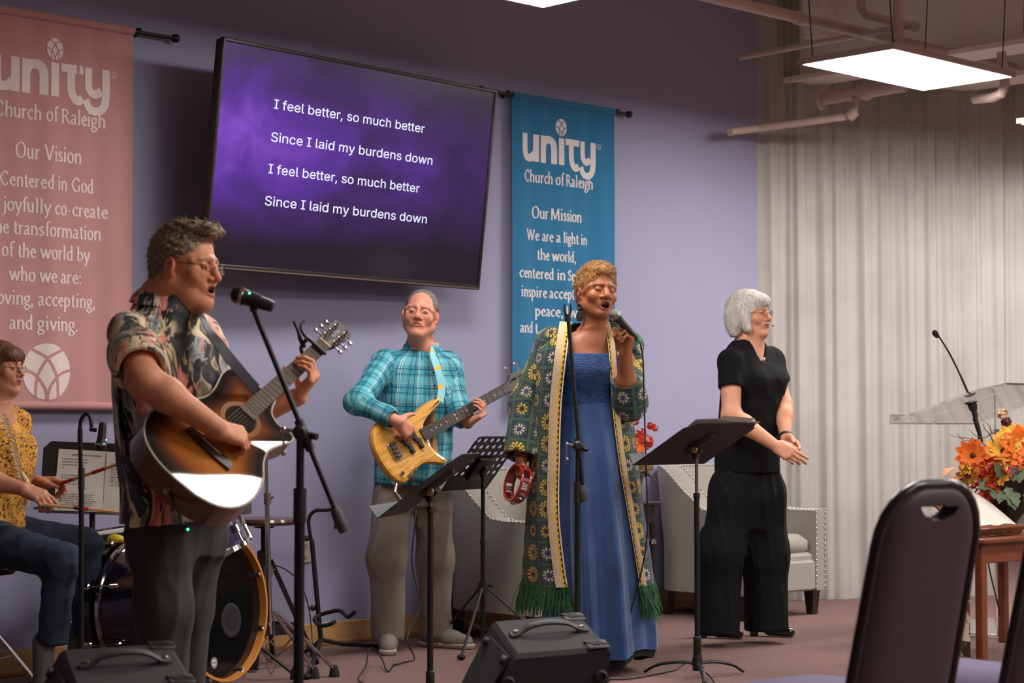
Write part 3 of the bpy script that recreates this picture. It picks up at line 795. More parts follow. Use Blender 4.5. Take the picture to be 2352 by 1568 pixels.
# ------------------------------------------------------------------ table with book and bouquet
REDW = M('cherry_wood', (118, 62, 34), .4, var=.22, vs=6, aniso=(1, 1, 5), coat=.25)
nl = gnd(2258, 1524); TZ = .560
th = thing('display_table', 'low cherry wood table with a patterned runner behind the padded chair', 'table', nl + WU * .4 - WN * .22)
T = mat4(np.stack([WU, -WN, UP], 1), nl)             # origin at the near corner leg
m = MB(T); m.box((.42, .21, TZ - .012), (.92, .50, .024), bev=.006); m.build('table_top', REDW, th)
m = MB(T); m.box((.42, .21, TZ - .07), (.84, .42, .09), bev=.003); m.build('apron', REDW, th)
for x in (0.016, .824):
    for y in (.016, .404):
        m = MB(T); m.box((x, y, (TZ - .03) / 2), (.04, .04, TZ - .03), bev=.003); m.build('leg', REDW, th)
def mat_runner():
    t = NT('runner_print'); v = t.coord('Object'); x, y, z = t.sep(v)
    sp = t.n('ShaderNodeTexVoronoi', inp={'Scale': 22.0}); t.link(t.coord('Object', (1, 1, .6)), sp.inputs['Vector'])
    leafy = t.math('GREATER_THAN', t.noise(t.coord('Object', (1, 1, .6)), 26, 2, .5, 1.5), .60)
    cream = t.mix(leafy, lin((206, 190, 166)), lin((122, 66, 52))); dark = t.mix(leafy, lin((52, 34, 22)), lin((186, 150, 92)))
    band = t.math('MULTIPLY', t.math('GREATER_THAN', z, .10), t.math('LESS_THAN', z, .285))
    t.col(t.mix(band, dark, cream)); t.b.inputs['Roughness'].default_value = .9; return t.m
rb = nl + WU * -.045 - WN * .21
m = MB(T)
xs = np.linspace(.03, .37, 15)
m.grid([[(.35, y, TZ + .004), (0.0, y, TZ + .004), (-.036, y, TZ + .003), (-.046, y, TZ - .012)] + [(-.048 - .006 * math.sin(y * 40 + z * 3), y, z) for z in np.linspace(TZ - .05, .03, 12)] for y in xs])
ro = m.build('table_runner', mat_runner(), None, smooth=180, base=V3(rb[0], rb[1], 0)); tag(ro, 'cream and brown leaf patterned runner draped over the table end', 'runner')
# book on a sloping wooden stand
bk = T[:3, 3] + T[:3, :3] @ V3(.22, .15, TZ + .012)
th = thing('book_stand', 'sloping reddish wooden stand holding the open book', 'book stand', bk)
tl_ = .62; Rb = T[:3, :3] @ rotx(tl_ - pi) @ rotz(pi) if False else T[:3, :3] @ rotx(tl_)
# slope: low edge toward the audience (local -y), rising to the wall side
Tb = mat4(Rb, bk + UP * .055)
m = MB(Tb); m.box((0, .03, 0), (.42, .27, .018), bev=.004); m.build('sloping_board', REDW, th)
m = MB(Tb); m.box((0, -.10, .02), (.42, .02, .05), bev=.004); m.build('ledge', REDW, th)
m = MB(T); m.box((.22, .17, TZ + .026), (.36, .2, .03), bev=.004); m.box((.22, .24, TZ + .07), (.3, .02, .09)); m.build('base', REDW, th)
bo = thing('open_book', 'open book with white pages lying on the wooden stand', 'book', bk + UP * .1)
PAGE = NT('book_page'); _v = PAGE.coord('Object'); _x, _y, _z = PAGE.sep(_v)
PAGE.col(PAGE.mix(.12, lin((216, 208, 198)), lin((150, 140, 130)))); PAGE.b.inputs['Roughness'].default_value = .8; PAGE = PAGE.m
COVR = M('book_cover_tan', (168, 108, 62), .6)
m = MB(Tb); m.box((0, .035, .013), (.40, .255, .006), bev=.002); m.build('cover', COVR, bo)
for sx in (-1, 1):
    prof = [(0.002, .020), (.02, .038), (.06, .046), (.12, .042), (.19, .028)]
    m = MB(Tb); m.grid([[(sx * x, y, z) for (x, z) in prof] for y in np.linspace(-.085, .155, 4)])
    for y, rev in ((-.085, 0), (.155, 1)):
        p = [(sx * x, y, z) for x, z in prof] + [(sx * .19, y, .016), (sx * .002, y, .016)]; m.add(p, [tuple(range(len(p)))])
    m.add([(sx * .19, -.085, .028), (sx * .19, .155, .028), (sx * .19, .155, .016), (sx * .19, -.085, .016)], [(0, 1, 2, 3)])
    m.build('page_block', PAGE, bo, smooth=50)
# bouquet in a dark urn
ub = T[:3, 3] + T[:3, :3] @ V3(.60, .24, TZ)
th = thing('flower_bouquet', 'large bouquet of orange, red and yellow artificial flowers in a dark urn', 'flowers', ub)
URN = M('dark_urn', (40, 36, 33), .6, var=.35, vs=30, bump=.8, bs=45)
m = MB(); m.lathe([(0, 0), (.06, 0), (.065, .015), (.045, .04), (.09, .10), (.115, .19), (.12, .25), (.13, .265), (.11, .26), (.0, .22)], ub, None, 24); m.build('urn', URN, th)
fc = ub + UP * .40
def pt(px, py, dy=0): return at(px, py, float(ub[1]) - .10 + dy)
for (px, py, r, mt, n, lay, eye) in ((2303, 1036, .092, FYE, 16, 2, 1), (2345, 1028, .11, FOR, 11, 3, 0), (2235, 1046, .085, FOR, 11, 2, 1), (2328, 1000, .065, FYE, 14, 1, 0), (2292, 1088, .06, FYE, 9, 2, 0), (2225, 1090, .06, LBR, 9, 2, 1),
                               (2360, 1075, .06, FRD, 10, 2, 0), (2400, 1020, .08, FYE, 14, 2, 1), (2390, 1080, .08, FOR, 11, 3, 0), (2440, 1050, .07, FRD, 10, 2, 0)):
    c = pt(px, py, -.02); m = MB(); petal_flower(m, c, c - fc + V3(0, -.25, .05), r, n, .25, .30 if n > 12 else .42, lay); f_ = m.build('flower_head', mt, th)
    if eye:
        m = MB(); m.sph(c + nrm(c - fc + V3(0, -.25, .05)) * .008, .014, 8, 6); m.build('flower_eye', FDK, f_)
for (px, py, r, n) in ((2262, 1070, .075, 40), (2268, 1108, .07, 36), (2348, 1080, .075, 36), (2256, 1126, .05, 20), (2305, 1070, .06, 24)):
    c = pt(px, py, 0); m = MB()
    for _ in range(n):
        d = nrm(rng.normal(size=3) + V3(0, -.8, 0)); leaf_shape(m, c + d * r * .5, d + rng.normal(size=3) * .3, UP, .05, .045)
    o_ = m.build('ruffled_petals', FRD, th); o_['kind'] = 'stuff'
for (px, py) in ((2215, 1085), (2222, 1100), (2232, 1082), (2318, 1090), (2285, 1065), (2290, 1100), (2226, 1115), (2306, 1075), (2200, 1072), (2245, 1130), (2350, 1130), (2400, 1120)):
    c = pt(px, py, rng.uniform(-.03, .06)); m = MB(); leaf_shape(m, c, c - fc + rng.normal(size=3) * .03 + V3(0, -.08, 0), UP, .11, .085); m.build('autumn_leaf', LBR, th)
for k in range(26):
    c = pt(rng.uniform(2205, 2232), rng.uniform(1068, 1090), -.06); 
    if k == 0: m = MB()
    m.sph(c, .004, 6, 4)
o_ = m.build('berries', FYE, th); o_['kind'] = 'stuff'
for (px, py, tx, ty, L) in ((2300, 1100, 2290, 1070, .10), (2318, 1100, 2352, 1090, .12), (2310, 1115, 2330, 1160, .12), (2285, 1110, 2250, 1118, .10), (2300, 1125, 2296, 1150, .08),
                          (2322, 1125, 2336, 1156, .09), (2350, 1110, 2400, 1130, .12), (2275, 1120, 2284, 1140, .07), (2380, 1120, 2390, 1170, .1)):
    a, b = pt(px, py, -.04), pt(tx, ty, -.09); m = MB(); leaf_shape(m, a, b - a, V3(0, -1, .6), L, L * .85, True, 0, .12); m.build('ivy_leaf', LGR, th)
for ends in ([(2262, 1050), (2250, 1020), (2230, 1008), (2200, 1004), (2181, 998)], [(2290, 1040), (2275, 1000), (2262, 985), (2258, 972)], [(2300, 1030), (2282, 995), (2262, 1005), (2240, 1000), (2226, 985)],
             [(2270, 1030), (2245, 1010), (2215, 1012), (2196, 994)], [(2290, 1010), (2276, 990), (2274, 980), (2262, 968)], [(2340, 1010), (2342, 992), (2336, 986)]):
    m = MB(); m.tube(catmull([pt(*e) for e in ends], 3), np.linspace(.0035, .0012, 3 * (len(ends) - 1) + 1), 5); m.build('twig', TWIG, th)
# the small corn-husk figure at the top
c = pt(2310, 985); m = MB(); m.lathe([(.0, -.05), (.045, -.045), (.03, -.005), (.018, .015), (.022, .02), (.012, .035), (0, .04)], c, None, 12); o1 = m.build('husk_figure', FYE, th)
m = MB(); blob(m, c + V3(.0, -.01, .035), .02, 14, .018); o_ = m.build('husk_collar', M('maroon_ribbon', (84, 22, 44), .7), o1); o_['kind'] = 'stuff'
m = MB(); blob(m, c + V3(-.015, -.01, .07), .022, 16, .02); o_ = m.build('husk_tassel', M('corn_silk', (222, 190, 150), .9), o1); o_['kind'] = 'stuff'

# ------------------------------------------------------------------ clear lectern
AC_ = NT('clear_acrylic'); AC_.col((.93, .93, .92)); AC_.b.inputs['Transmission Weight'].default_value = 1.0; AC_.b.inputs['Roughness'].default_value = .03; AC_.b.inputs['IOR'].default_value = 1.2
ACR = AC_.m
A_ = at(2045, 972, 10.0)
lo = V3(A_[0], A_[1], 0) + WU * .40 + WN * .28
th = thing('lectern', 'clear acrylic lectern with a sloping top in front of the curtain', 'lectern', lo)
T = mat4(np.stack([WU, WN, UP], 1), V3(A_[0], A_[1], 0))   # x along the wall, y toward the audience
zA = float(A_[2]); D, W = .66, .80
sl = math.atan2(.20, D)
m = MB(T); R_ = np.array([[1, 0, 0], [0, math.cos(sl), -math.sin(sl)], [0, math.sin(sl), math.cos(sl)]])
pl = [(0.0, 0), (W, 0), (W, D * .82), (W - .1, D), (.1, D), (0, D * .82)]
vs = [R_ @ V3(x, y, z) + V3(0, 0, zA) for z in (0, .012) for x, y in pl]
m.add(vs, [tuple(range(5, -1, -1)), tuple(range(6, 12))] + [(i, (i + 1) % 6, 6 + (i + 1) % 6, 6 + i) for i in range(6)]); m.build('reading_top', ACR, th, smooth=0)
m = MB(T); m.box((W / 2, -.004, zA + .02), (W, .01, .05), bev=.002); m.build('front_lip', ACR, th)
for x in (.20, W - .20):
    m = MB(T); m.add([(x - .005, .14, .03), (x + .005, .14, .03), (x + .005, .5, .03), (x - .005, .5, .03), (x - .005, .14, zA + .035), (x + .005, .14, zA + .035), (x + .005, .5, zA + .145), (x - .005, .5, zA + .145)],
                     [(3, 2, 1, 0), (4, 5, 6, 7), (0, 1, 5, 4), (1, 2, 6, 5), (2, 3, 7, 6), (3, 0, 4, 7)]); m.build('side_panel', ACR, th, smooth=0)
m = MB(T); m.box((W / 2, .5, .55), (W - .36, .01, 1.0)); m.build('front_panel', ACR, th, smooth=0)
m = MB(T); m.box((W / 2, .34, .016), (W - .1, .5, .026), bev=.004); m.build('base_plate', ACR, th)
m = MB(T); m.box((W / 2, .34, .55), (W - .4, .36, .008)); m.build('shelf', ACR, th, smooth=0)
# gooseneck microphone of the lectern
zt = at(2232, 912, 9.75)
th = thing('gooseneck_microphone', 'slim black gooseneck microphone rising from the clear lectern', 'microphone', at(2246, 990, 9.75))
m = MB(); m.tube(catmull([at(2226, 908, 9.75), at(2205, 860, 9.72), at(2180, 810, 9.68), at(2155, 770, 9.65)], 4), [.006] * 4 + [.0045] * 9, 8); m.build('gooseneck', BLACKPL, th)
d = nrm(at(2147, 762, 9.64) - at(2160, 782, 9.65)); m = MB(); m.lathe([(.004, -.02), (.011, -.012), (.015, .0), (.015, .014), (.009, .024), (0, .026)], at(2150, 768, 9.645), frame(d), 14); m.build('windscreen', RUBBER, th)
ax = nrm(at(2224, 905, 9.75) - at(2247, 985, 9.75)); m = MB(); m.lathe([(.03, -.006), (.036, .0), (.03, .006)], at(2231, 923, 9.75), frame(ax), 16); m.build('shock_collar', BLACKPL, th)
m = MB(); m.lathe([(.014, -.075), (.014, -.04), (.02, -.035), (.024, -.01), (.024, .0)], at(2232, 926, 9.75), frame(ax), 16); m.build('mount_sleeve', BLACKPL, th)
m = MB(); m.lathe([(.007, -.10), (.013, -.02), (.013, .02)], at(2243, 972, 9.75), frame(ax), 12); m.lathe([(.0135, -.006), (.0135, .006)], at(2240, 962, 9.75), frame(ax), 12); m.build('plug', BLACKPL, th)
m = MB(); m.tube(catmull([at(2247, 988, 9.75), at(2248, 1040, 9.74), at(2252, 1120, 9.7), at(2268, 1280, 9.6), at(2290, 1380, 9.5), lvl(2310, 1470, .01)], 5), .004, 6); m.build('cable', BLACKPL, th)
# wireless receiver with two aerials standing on the lectern shelf
rp = at(2160, 1120, 9.95)
th = thing('wireless_receiver', 'small black wireless receiver with two upright aerials on the lectern shelf', 'receiver', V3(rp[0], rp[1], .556))
rb_ = V3(rp[0] + .02, rp[1] + .02, .556)
rb_ = V3(*(T[:3, 3] + T[:3, :3] @ V3(.36, .26, .0))); rb_[2] = .556
m = MB(); m.box(rb_ + UP * .022, (.20, .14, .042), Rw, bev=.004); m.build('receiver_body', BLACKPL, th)
for k in (-.085, .085):
    m = MB(); q = rb_ + WU * k + UP * .035; m.cyl(q, q + UP * .2, .004, n=6); m.build('aerial', BLACKPL, th)
# ------------------------------------------------------------------ music stands
BRASS = M('old_brass', (176, 146, 118), .35, 1.0)
DESKM = M('music_desk_black', (30, 25, 24), .5, .2, var=.08, vs=30)
TRAYG = M('tray_inside_grey', (88, 92, 94), .6)
def music_stand(label, foot, hub_z, wdir, fdir, W, H, slope, perf=False, base='round', papers=False, tilt=0.0, frac=.62):
    """foot: pole on the floor; wdir: along the desk; fdir: horizontal direction in which the desk rises"""
    th = thing('music_stand', label, 'music stand', foot, 'black music stands')
    wdir, fdir = nrm(wdir), nrm(fdir)
    hub = foot + UP * hub_z + fdir * tilt
    m = MB(); m.cyl(foot + UP * .05, foot + (hub - foot) * frac, .0115, n=12); m.build('lower_tube', BLACKMETAL, th)
    m = MB(); m.cyl(foot + (hub - foot) * (frac - .02), hub, .0075 if not perf else .010, n=10); m.build('upper_tube', STEEL if not perf else BLACKMETAL, th)
    m = MB(); m.cyl(foot + (hub - foot) * (frac - .02), foot + (hub - foot) * (frac + .005), .0145, n=12); m.build('clutch', BLACKPL, th)
    vd = nrm(fdir * math.cos(slope) + UP * math.sin(slope)); nd = nrm(np.cross(wdir, vd)); nd = nd if nd[2] > 0 else -nd
    c = hub + UP * .015 + nd * .02 + vd * .02
    T = mat4(np.stack([wdir, vd, np.cross(wdir, vd)], 1), c); sg = 1 if np.dot(np.cross(wdir, vd), nd) > 0 else -1
    if not perf:
        pl = [(-W / 2, -H / 2), (W / 2, -H / 2), (W / 2, H / 2 - .05), (W / 2 - .05, H / 2), (-W / 2 + .05, H / 2), (-W / 2, H / 2 - .05)]
        m = MB(T); m.prism(pl, .003, -.0015); dk = m.build('desk', DESKM, th, smooth=0)
    else:
        nx, ny = 7, 8; rs = min(W / nx, H / ny); m = MB(T)
        n8 = 12; A = np.linspace(0, 2 * pi, n8 + 1)[:-1] + pi / n8
        for i in range(nx):
            for j in range(ny):
                cx, cy = -W / 2 + (i + .5) * W / nx, -H / 2 + (j + .5) * H / ny; hx, hy = W / nx / 2, H / ny / 2
                solid = (j < 2) or (2 <= i <= 4 and j < 5)
                if solid:
                    m.add([(cx - hx, cy - hy, 0), (cx + hx, cy - hy, 0), (cx + hx, cy + hy, 0), (cx - hx, cy + hy, 0)], [(0, 1, 2, 3)]); continue
                ring = [(cx + .014 * math.cos(a), cy + .0115 * math.sin(a), 0) for a in A]
                outer = []
                for a in A:
                    k = min(hx / max(1e-6, abs(math.cos(a))), hy / max(1e-6, abs(math.sin(a)))); outer.append((cx + k * math.cos(a), cy + k * math.sin(a), 0))
                corners = [(cx + hx, cy + hy, 0), (cx - hx, cy + hy, 0), (cx - hx, cy - hy, 0), (cx + hx, cy - hy, 0)]
                m.add(ring + outer, [(q, (q + 1) % n8, n8 + (q + 1) % n8, n8 + q) for q in range(n8)])
                for q in range(n8):
                    a0, a1 = outer[q], outer[(q + 1) % n8]
                    if abs(a0[0] - a1[0]) > 1e-6 and abs(a0[1] - a1[1]) > 1e-6:
                        co = min(corners, key=lambda z: (z[0] - a0[0]) ** 2 + (z[1] - a0[1]) ** 2 + (z[0] - a1[0]) ** 2 + (z[1] - a1[1]) ** 2); m.add([a0, a1, co], [(0, 1, 2)])
        dk = m.build('desk', DESKM, th, smooth=0)
        m = MB(T); rr = .03
        p = [(-W / 2, -H / 2), (W / 2, -H / 2), (W / 2, H / 2 - rr), (W / 2 - rr, H / 2), (-W / 2 + rr, H / 2), (-W / 2, H / 2 - rr)]
        m.tube([V3(x, y, 0) for x, y in p], .0035, 6, closed=True); m.build('desk_rim', DESKM, th)
        m = MB(T); m.box((0, -.03, -sg * .012), (.16, .14, .02), bev=.004); m.build('desk_bracket', BLACKPL, th)
    m = MB(T); m.box((0, -H / 2, sg * .027), (W, .003, .054)); m.build('tray', TRAYG, th, smooth=0)
    m = MB(); m.tube([hub - UP * .02, hub + UP * .012], .016, 12); m.box(hub + UP * .01 - nd * .0, (.02, .05, .03), np.stack([wdir, vd, np.cross(wdir, vd)], 1)); hb = m.build('hinge', BLACKPL, th)
    if not perf:
        m = MB(T); m.add([(-.035, -.06, -sg * .003), (.035, -.06, -sg * .003), (.025, .10, -sg * .003), (-.025, .10, -sg * .003), (-.02, -.05, -sg * .022), (.02, -.05, -sg * .022), (.012, .09, -sg * .018), (-.012, .09, -sg * .018)],
                         [(0, 1, 2, 3), (4, 5, 6, 7), (0, 1, 5, 4), (1, 2, 6, 5), (2, 3, 7, 6), (3, 0, 4, 7)]); m.build('desk_bracket', BLACKPL, th, smooth=0)
        tocam = nrm(V3(0, 0, HC) - hub); kd = nrm(tocam * V3(1, 1, 0) + (wdir if np.dot(wdir, tocam) > 0 else -wdir) * .6)
        m = MB(); m.lathe([(.006, 0), (.014, .012), (.016, .022), (.012, .03), (0, .032)], hub + UP * .018 + kd * .012, frame(kd), 14); m.build('knob', BRASS, hb)
    if base == 'round':
        m = MB(); m.lathe([(.02, .03), (.022, .07), (.018, .10), (.0, .1)], foot, None, 14); m.lathe([(.013, .10), (.0165, .105), (.0165, .17), (.012, .175)], foot, None, 14); m.build('base_hub', BLACKPL, th)
        for k in range(3):
            a = k * 2 * pi / 3 + .55; d = V3(math.cos(a), math.sin(a), 0)
            m = MB(); m.tube(catmull([foot + UP * .06, foot + d * .08 + UP * .062, foot + d * .18 + UP * .045, foot + d * .245 + UP * .010], 4), [.012] * 9 + [.010] * 4, 8, ry=.6); m.build('leg', BLACKMETAL, th)
    else:
        hz = .30
        m = MB(); m.cyl(foot + UP * (hz - .03), foot + UP * (hz + .03), .022, n=12); m.box(foot + UP * (hz + .005) + wdir * .05, (.05, .012, .012)); hb2 = m.build('tripod_collar', BLACKPL, th)
        for k in range(3):
            a = k * 2 * pi / 3 + .25; d = V3(math.cos(a), math.sin(a), 0)
            m = MB(); m.tube([foot + UP * hz + d * .02, foot + d * .34 + UP * .014], .008, 8, ry=.6); lg = m.build('leg', BLACKMETAL, th)
            m = MB(); m.tube([foot + UP * .10, foot + d * .19 + UP * .155], .005, 6); m.build('brace', BLACKMETAL, lg)
            m = MB(); m.sph(foot + d * .345 + UP * .014, (.02, .02, .0138), 8, 6); m.build('rubber_foot', RUBBER, lg)
    if papers:
        for k, (dx, dy, rz) in enumerate(((-.08, .03, .06), (.05, .05, -.05), (.10, .035, .02))):
            pr = MB(mat4(T[:3, :3] @ rotz(rz), c + T[:3, :3] @ V3(dx, dy, sg * (.004 + .0015 * k))))
            pr.grid([[(x, y, sg * .012 * max(0, (y - .02)) / .15 * math.cos(3 * x + k)) for y in np.linspace(-.13, .165, 6)] for x in np.linspace(-.108, .108, 5)])
            sh = pr.build('music_sheet', PAPER, None, smooth=180, base=c); tag(sh, 'loose white music sheet lying on the music stand by the side table', 'paper', 'loose sheets on the solid music stand')
    return th
fR = gnd(1602, 1556)
music_stand('solid black music stand with loose sheets, beside the woman in black', fR, .945, WU, WN, .46, .37, .50, papers=True, frac=.82)
f1 = V3(*at(988, 1560, 7.0)); f1[2] = 0
music_stand('solid black music stand with a round brass knob, seen edge on', f1, .805, V3(.16, 1, 0), V3(1, -.1, 0), .46, .37, .66, frac=.95)
f2 = gnd(1109, 1496)
music_stand('perforated black music stand on a folding tripod', f2, .845, V3(.44, .9, 0), V3(.72, -.69, 0), .46, .35, .80, perf=True, base='tripod')

# ------------------------------------------------------------------ microphones and stands
GRILL = M('mic_grille', (120, 116, 112), .4, .9, bump=.6, bs=900)
def microphone(label, tip, tail, R=.026, wire=False, light=None, green=False):
    """hand microphone: tip = front of the ball, tail = cable end"""
    tip, tail = np.asarray(tip), np.asarray(tail); ax = nrm(tail - tip); L = np.linalg.norm(tail - tip); Fm = frame(ax)
    th = thing('microphone', label, 'microphone', (tip + tail) / 2)
    m = MB(); m.lathe([(0, 0), (R * .55, R * .12), (R * .85, R * .42), (R, R), (R * .98, R * 1.3), (R * .9, R * 1.7)], tip, Fm, 20); m.build('grille', GRILL if not wire else BLACKPL, th)
    m = MB(); m.lathe([(R * .99, R * 1.02), (R * 1.04, R * 1.08), (R * 1.04, R * 1.36), (R * .99, R * 1.42)], tip, Fm, 20, caps=False); m.build('collar_ring', CHROME, th)
    m = MB(); m.lathe([(R * .9, R * 1.65), (R * .82, R * 2.1), (R * .74, R * 2.6), (R * .72 if wire else R * .56, L * .82), (R * .6 if wire else R * .45, L * .97), (0, L)], tip, Fm, 18); b = m.build('body', M('mic_body_black', (28, 27, 26), .4, coat=.3), th)
    if green:
        m = MB(); m.lathe([(R * .5, L * .86), (R * .5, L * .96), (R * .3, L * 1.04)], tip, Fm, 12); m.build('cable_boot', M('green_boot', (22, 150, 96), .5), th)
    return th
def mic_light(th, p, c=(40, 220, 150)):
    t = NT('indicator_green') if 'indicator_green' not in _MC else None
    if t: t.b.inputs['Emission Color'].default_value = (*lin(c), 1); t.b.inputs['Emission Strength'].default_value = 4; _MC['indicator_green'] = t.m
    m = MB(); m.sph(p, .003, 6, 4); m.build('indicator_light', _MC['indicator_green'], th)

def boom_stand(label, foot, clutch, tip, tail, rp, rb, round_base=True, lever=True):
    th = thing('microphone_stand', label, 'microphone stand', foot, 'black boom microphone stands')
    d = nrm(clutch - foot)
    m = MB(); m.cyl(foot + UP * .015, foot + d * (np.linalg.norm(clutch - foot) - .22), rp, n=14); m.build('lower_pole', BLACKMETAL, th)
    m = MB(); m.cyl(clutch - d * .30, clutch, rp * .78, n=12); m.build('upper_pole', BLACKMETAL, th)
    m = MB(); m.cyl(clutch - d * .235, clutch - d * .14, rp * 1.25, n=14); m.build('height_clutch', BLACKPL, th)
    bd = nrm(tip - tail)
    m = MB(); m.cyl(tail, tip, rb, n=10); m.build('boom_arm', BLACKMETAL, th)
    m = MB(); m.tube([tail - bd * .0, tail + bd * .01, tail + bd * .06, tail + bd * .07], [rb * 1.5, rb * 2.0, rb * 2.0, rb * 1.3], 12); m.build('counterweight', M('grey_rubber', (66, 64, 62), .7), th)
    side = nrm(np.cross(bd, V3(0, -1, 0)))
    m = MB(); m.lathe([(.012, -.03), (.022, -.02), (.022, .02), (.012, .03)], clutch + UP * .012, frame(V3(0.1, -1, 0)), 14)
    q = tail + bd * np.dot(clutch - tail, bd); m.cyl(q - bd * .045, q + bd * .045, rb * 1.75, n=12); m.box((q + clutch) / 2 + UP * .005, (.024, .02, .035)); hb = m.build('boom_clutch', BLACKPL, th)
    m = MB(); m.cyl(q + V3(.012, -.0, 0), q + V3(.035, -.01, -.005), .010, n=10); m.build('knob', BLACKPL, hb)
    if lever:
        a = clutch + V3(-.045, -.01, .02); m = MB(); m.cyl(clutch + V3(-.01, -.01, .015), a, .006, n=8); m.sph(a, .009, 10, 6); m.cyl(a, a - UP * .06, .003, n=6); m.sph(a - UP * .064, .0085, 10, 6); m.build('lever', CHROME, hb)
    if round_base:
        m = MB(); m.lathe([(.0, 0), (.135, 0), (.14, .006), (.135, .014), (.04, .024), (.02, .04), (0, .04)], foot, None, 28); m.build('round_base', BLACKMETAL, th)
    return th
# stand of the guitarist
YM = 5.25
fm = V3(*at(685, 1500, YM)); fm[2] = 0
cl1 = at(690, 1003, YM)
boom_stand('black boom stand holding a wireless microphone in front of the guitarist', fm, cl1, at(583, 712, YM), at(791, 1222, YM), .0145, .0078)
th = microphone('black wireless microphone with a silver band pointed at the guitarist', at(530, 672, YM), at(630, 706, YM), .025, True)
mic_light(th, at(573, 673, YM - .03))
m = MB(); a_, b_ = at(583, 714, YM), at(577, 690, YM); m.tube([a_, a_ + (b_ - a_) * .5, b_], [.011, .009, .012], 10)
ax_ = nrm(at(630, 706, YM) - at(530, 672, YM)); m.tube([at(562, 682, YM + .0), at(596, 694, YM)], .0212, 14, caps=False); clp = m.build('microphone_clip', BLACKPL, None, base=at(583, 714, YM)); tag(clp, 'black clip gripping the wireless microphone on the boom', 'clip')
# empty stand in front of the singer
YS = 8.05
fs = V3(*at(1325, 1500, YS)); fs[2] = 0
st2 = boom_stand('black boom stand with an empty microphone clip in front of the singer', fs, at(1327, 1030, YS), at(1306, 738, YS), at(1341, 1152, YS), .0125, .0085)
m = MB(); p = at(1304, 728, YS)
m.tube([p - UP * .02, p + UP * .012], .013, 10)
for s in (-1, 1): m.tube([p + V3(s * .008, 0, .012), p + V3(s * .014, 0, .03), p + V3(s * .012, 0, .055)], [.005, .005, .003], 8)
m.build('microphone_clip', BLACKPL, st2)
# gooseneck stand over the snare
YG = 7.25
fg = V3(*at(188, 1500, YG)); fg[2] = 0
th = thing('microphone_stand', 'black straight stand with a gooseneck bending over the snare drum', 'microphone stand', fg, 'black boom microphone stands')
m = MB(); m.cyl(fg + UP * .01, at(187, 1120, YG), .0105, n=12); m.build('lower_pole', BLACKMETAL, th)
m = MB(); m.cyl(at(187, 1125, YG), at(184, 1010, YG), .0085, n=12); m.build('upper_pole', BLACKMETAL, th)
m = MB(); m.cyl(at(187, 1124, YG), at(187, 1074, YG), .0125, n=12); m.build('height_clutch', BLACKPL, th)
m = MB(); m.cyl(at(184, 1015, YG), at(184, 985, YG), .010, n=12); m.tube(catmull([at(184, 990, YG), at(186, 965, YG), at(198, 950, YG), at(207, 958, YG), at(211, 980, YG)], 6), .0075, 10); m.build('gooseneck', BLACKMETAL, th)
m = MB(); m.lathe([(0, 0), (.11, 0), (.115, .006), (.11, .012), (.02, .03), (0, .03)], fg, None, 24); m.build('round_base', BLACKMETAL, th)
m = MB(); m.cyl(at(206, 985, YG), at(222, 988, YG), .008, n=8); m.build('swivel', BLACKPL, th)
th = microphone('black microphone with a cage hanging down toward the snare drum', at(230, 1036, YG), at(237, 968, YG), .0215, True)
mic_light(th, at(244, 1010, YG - .025))

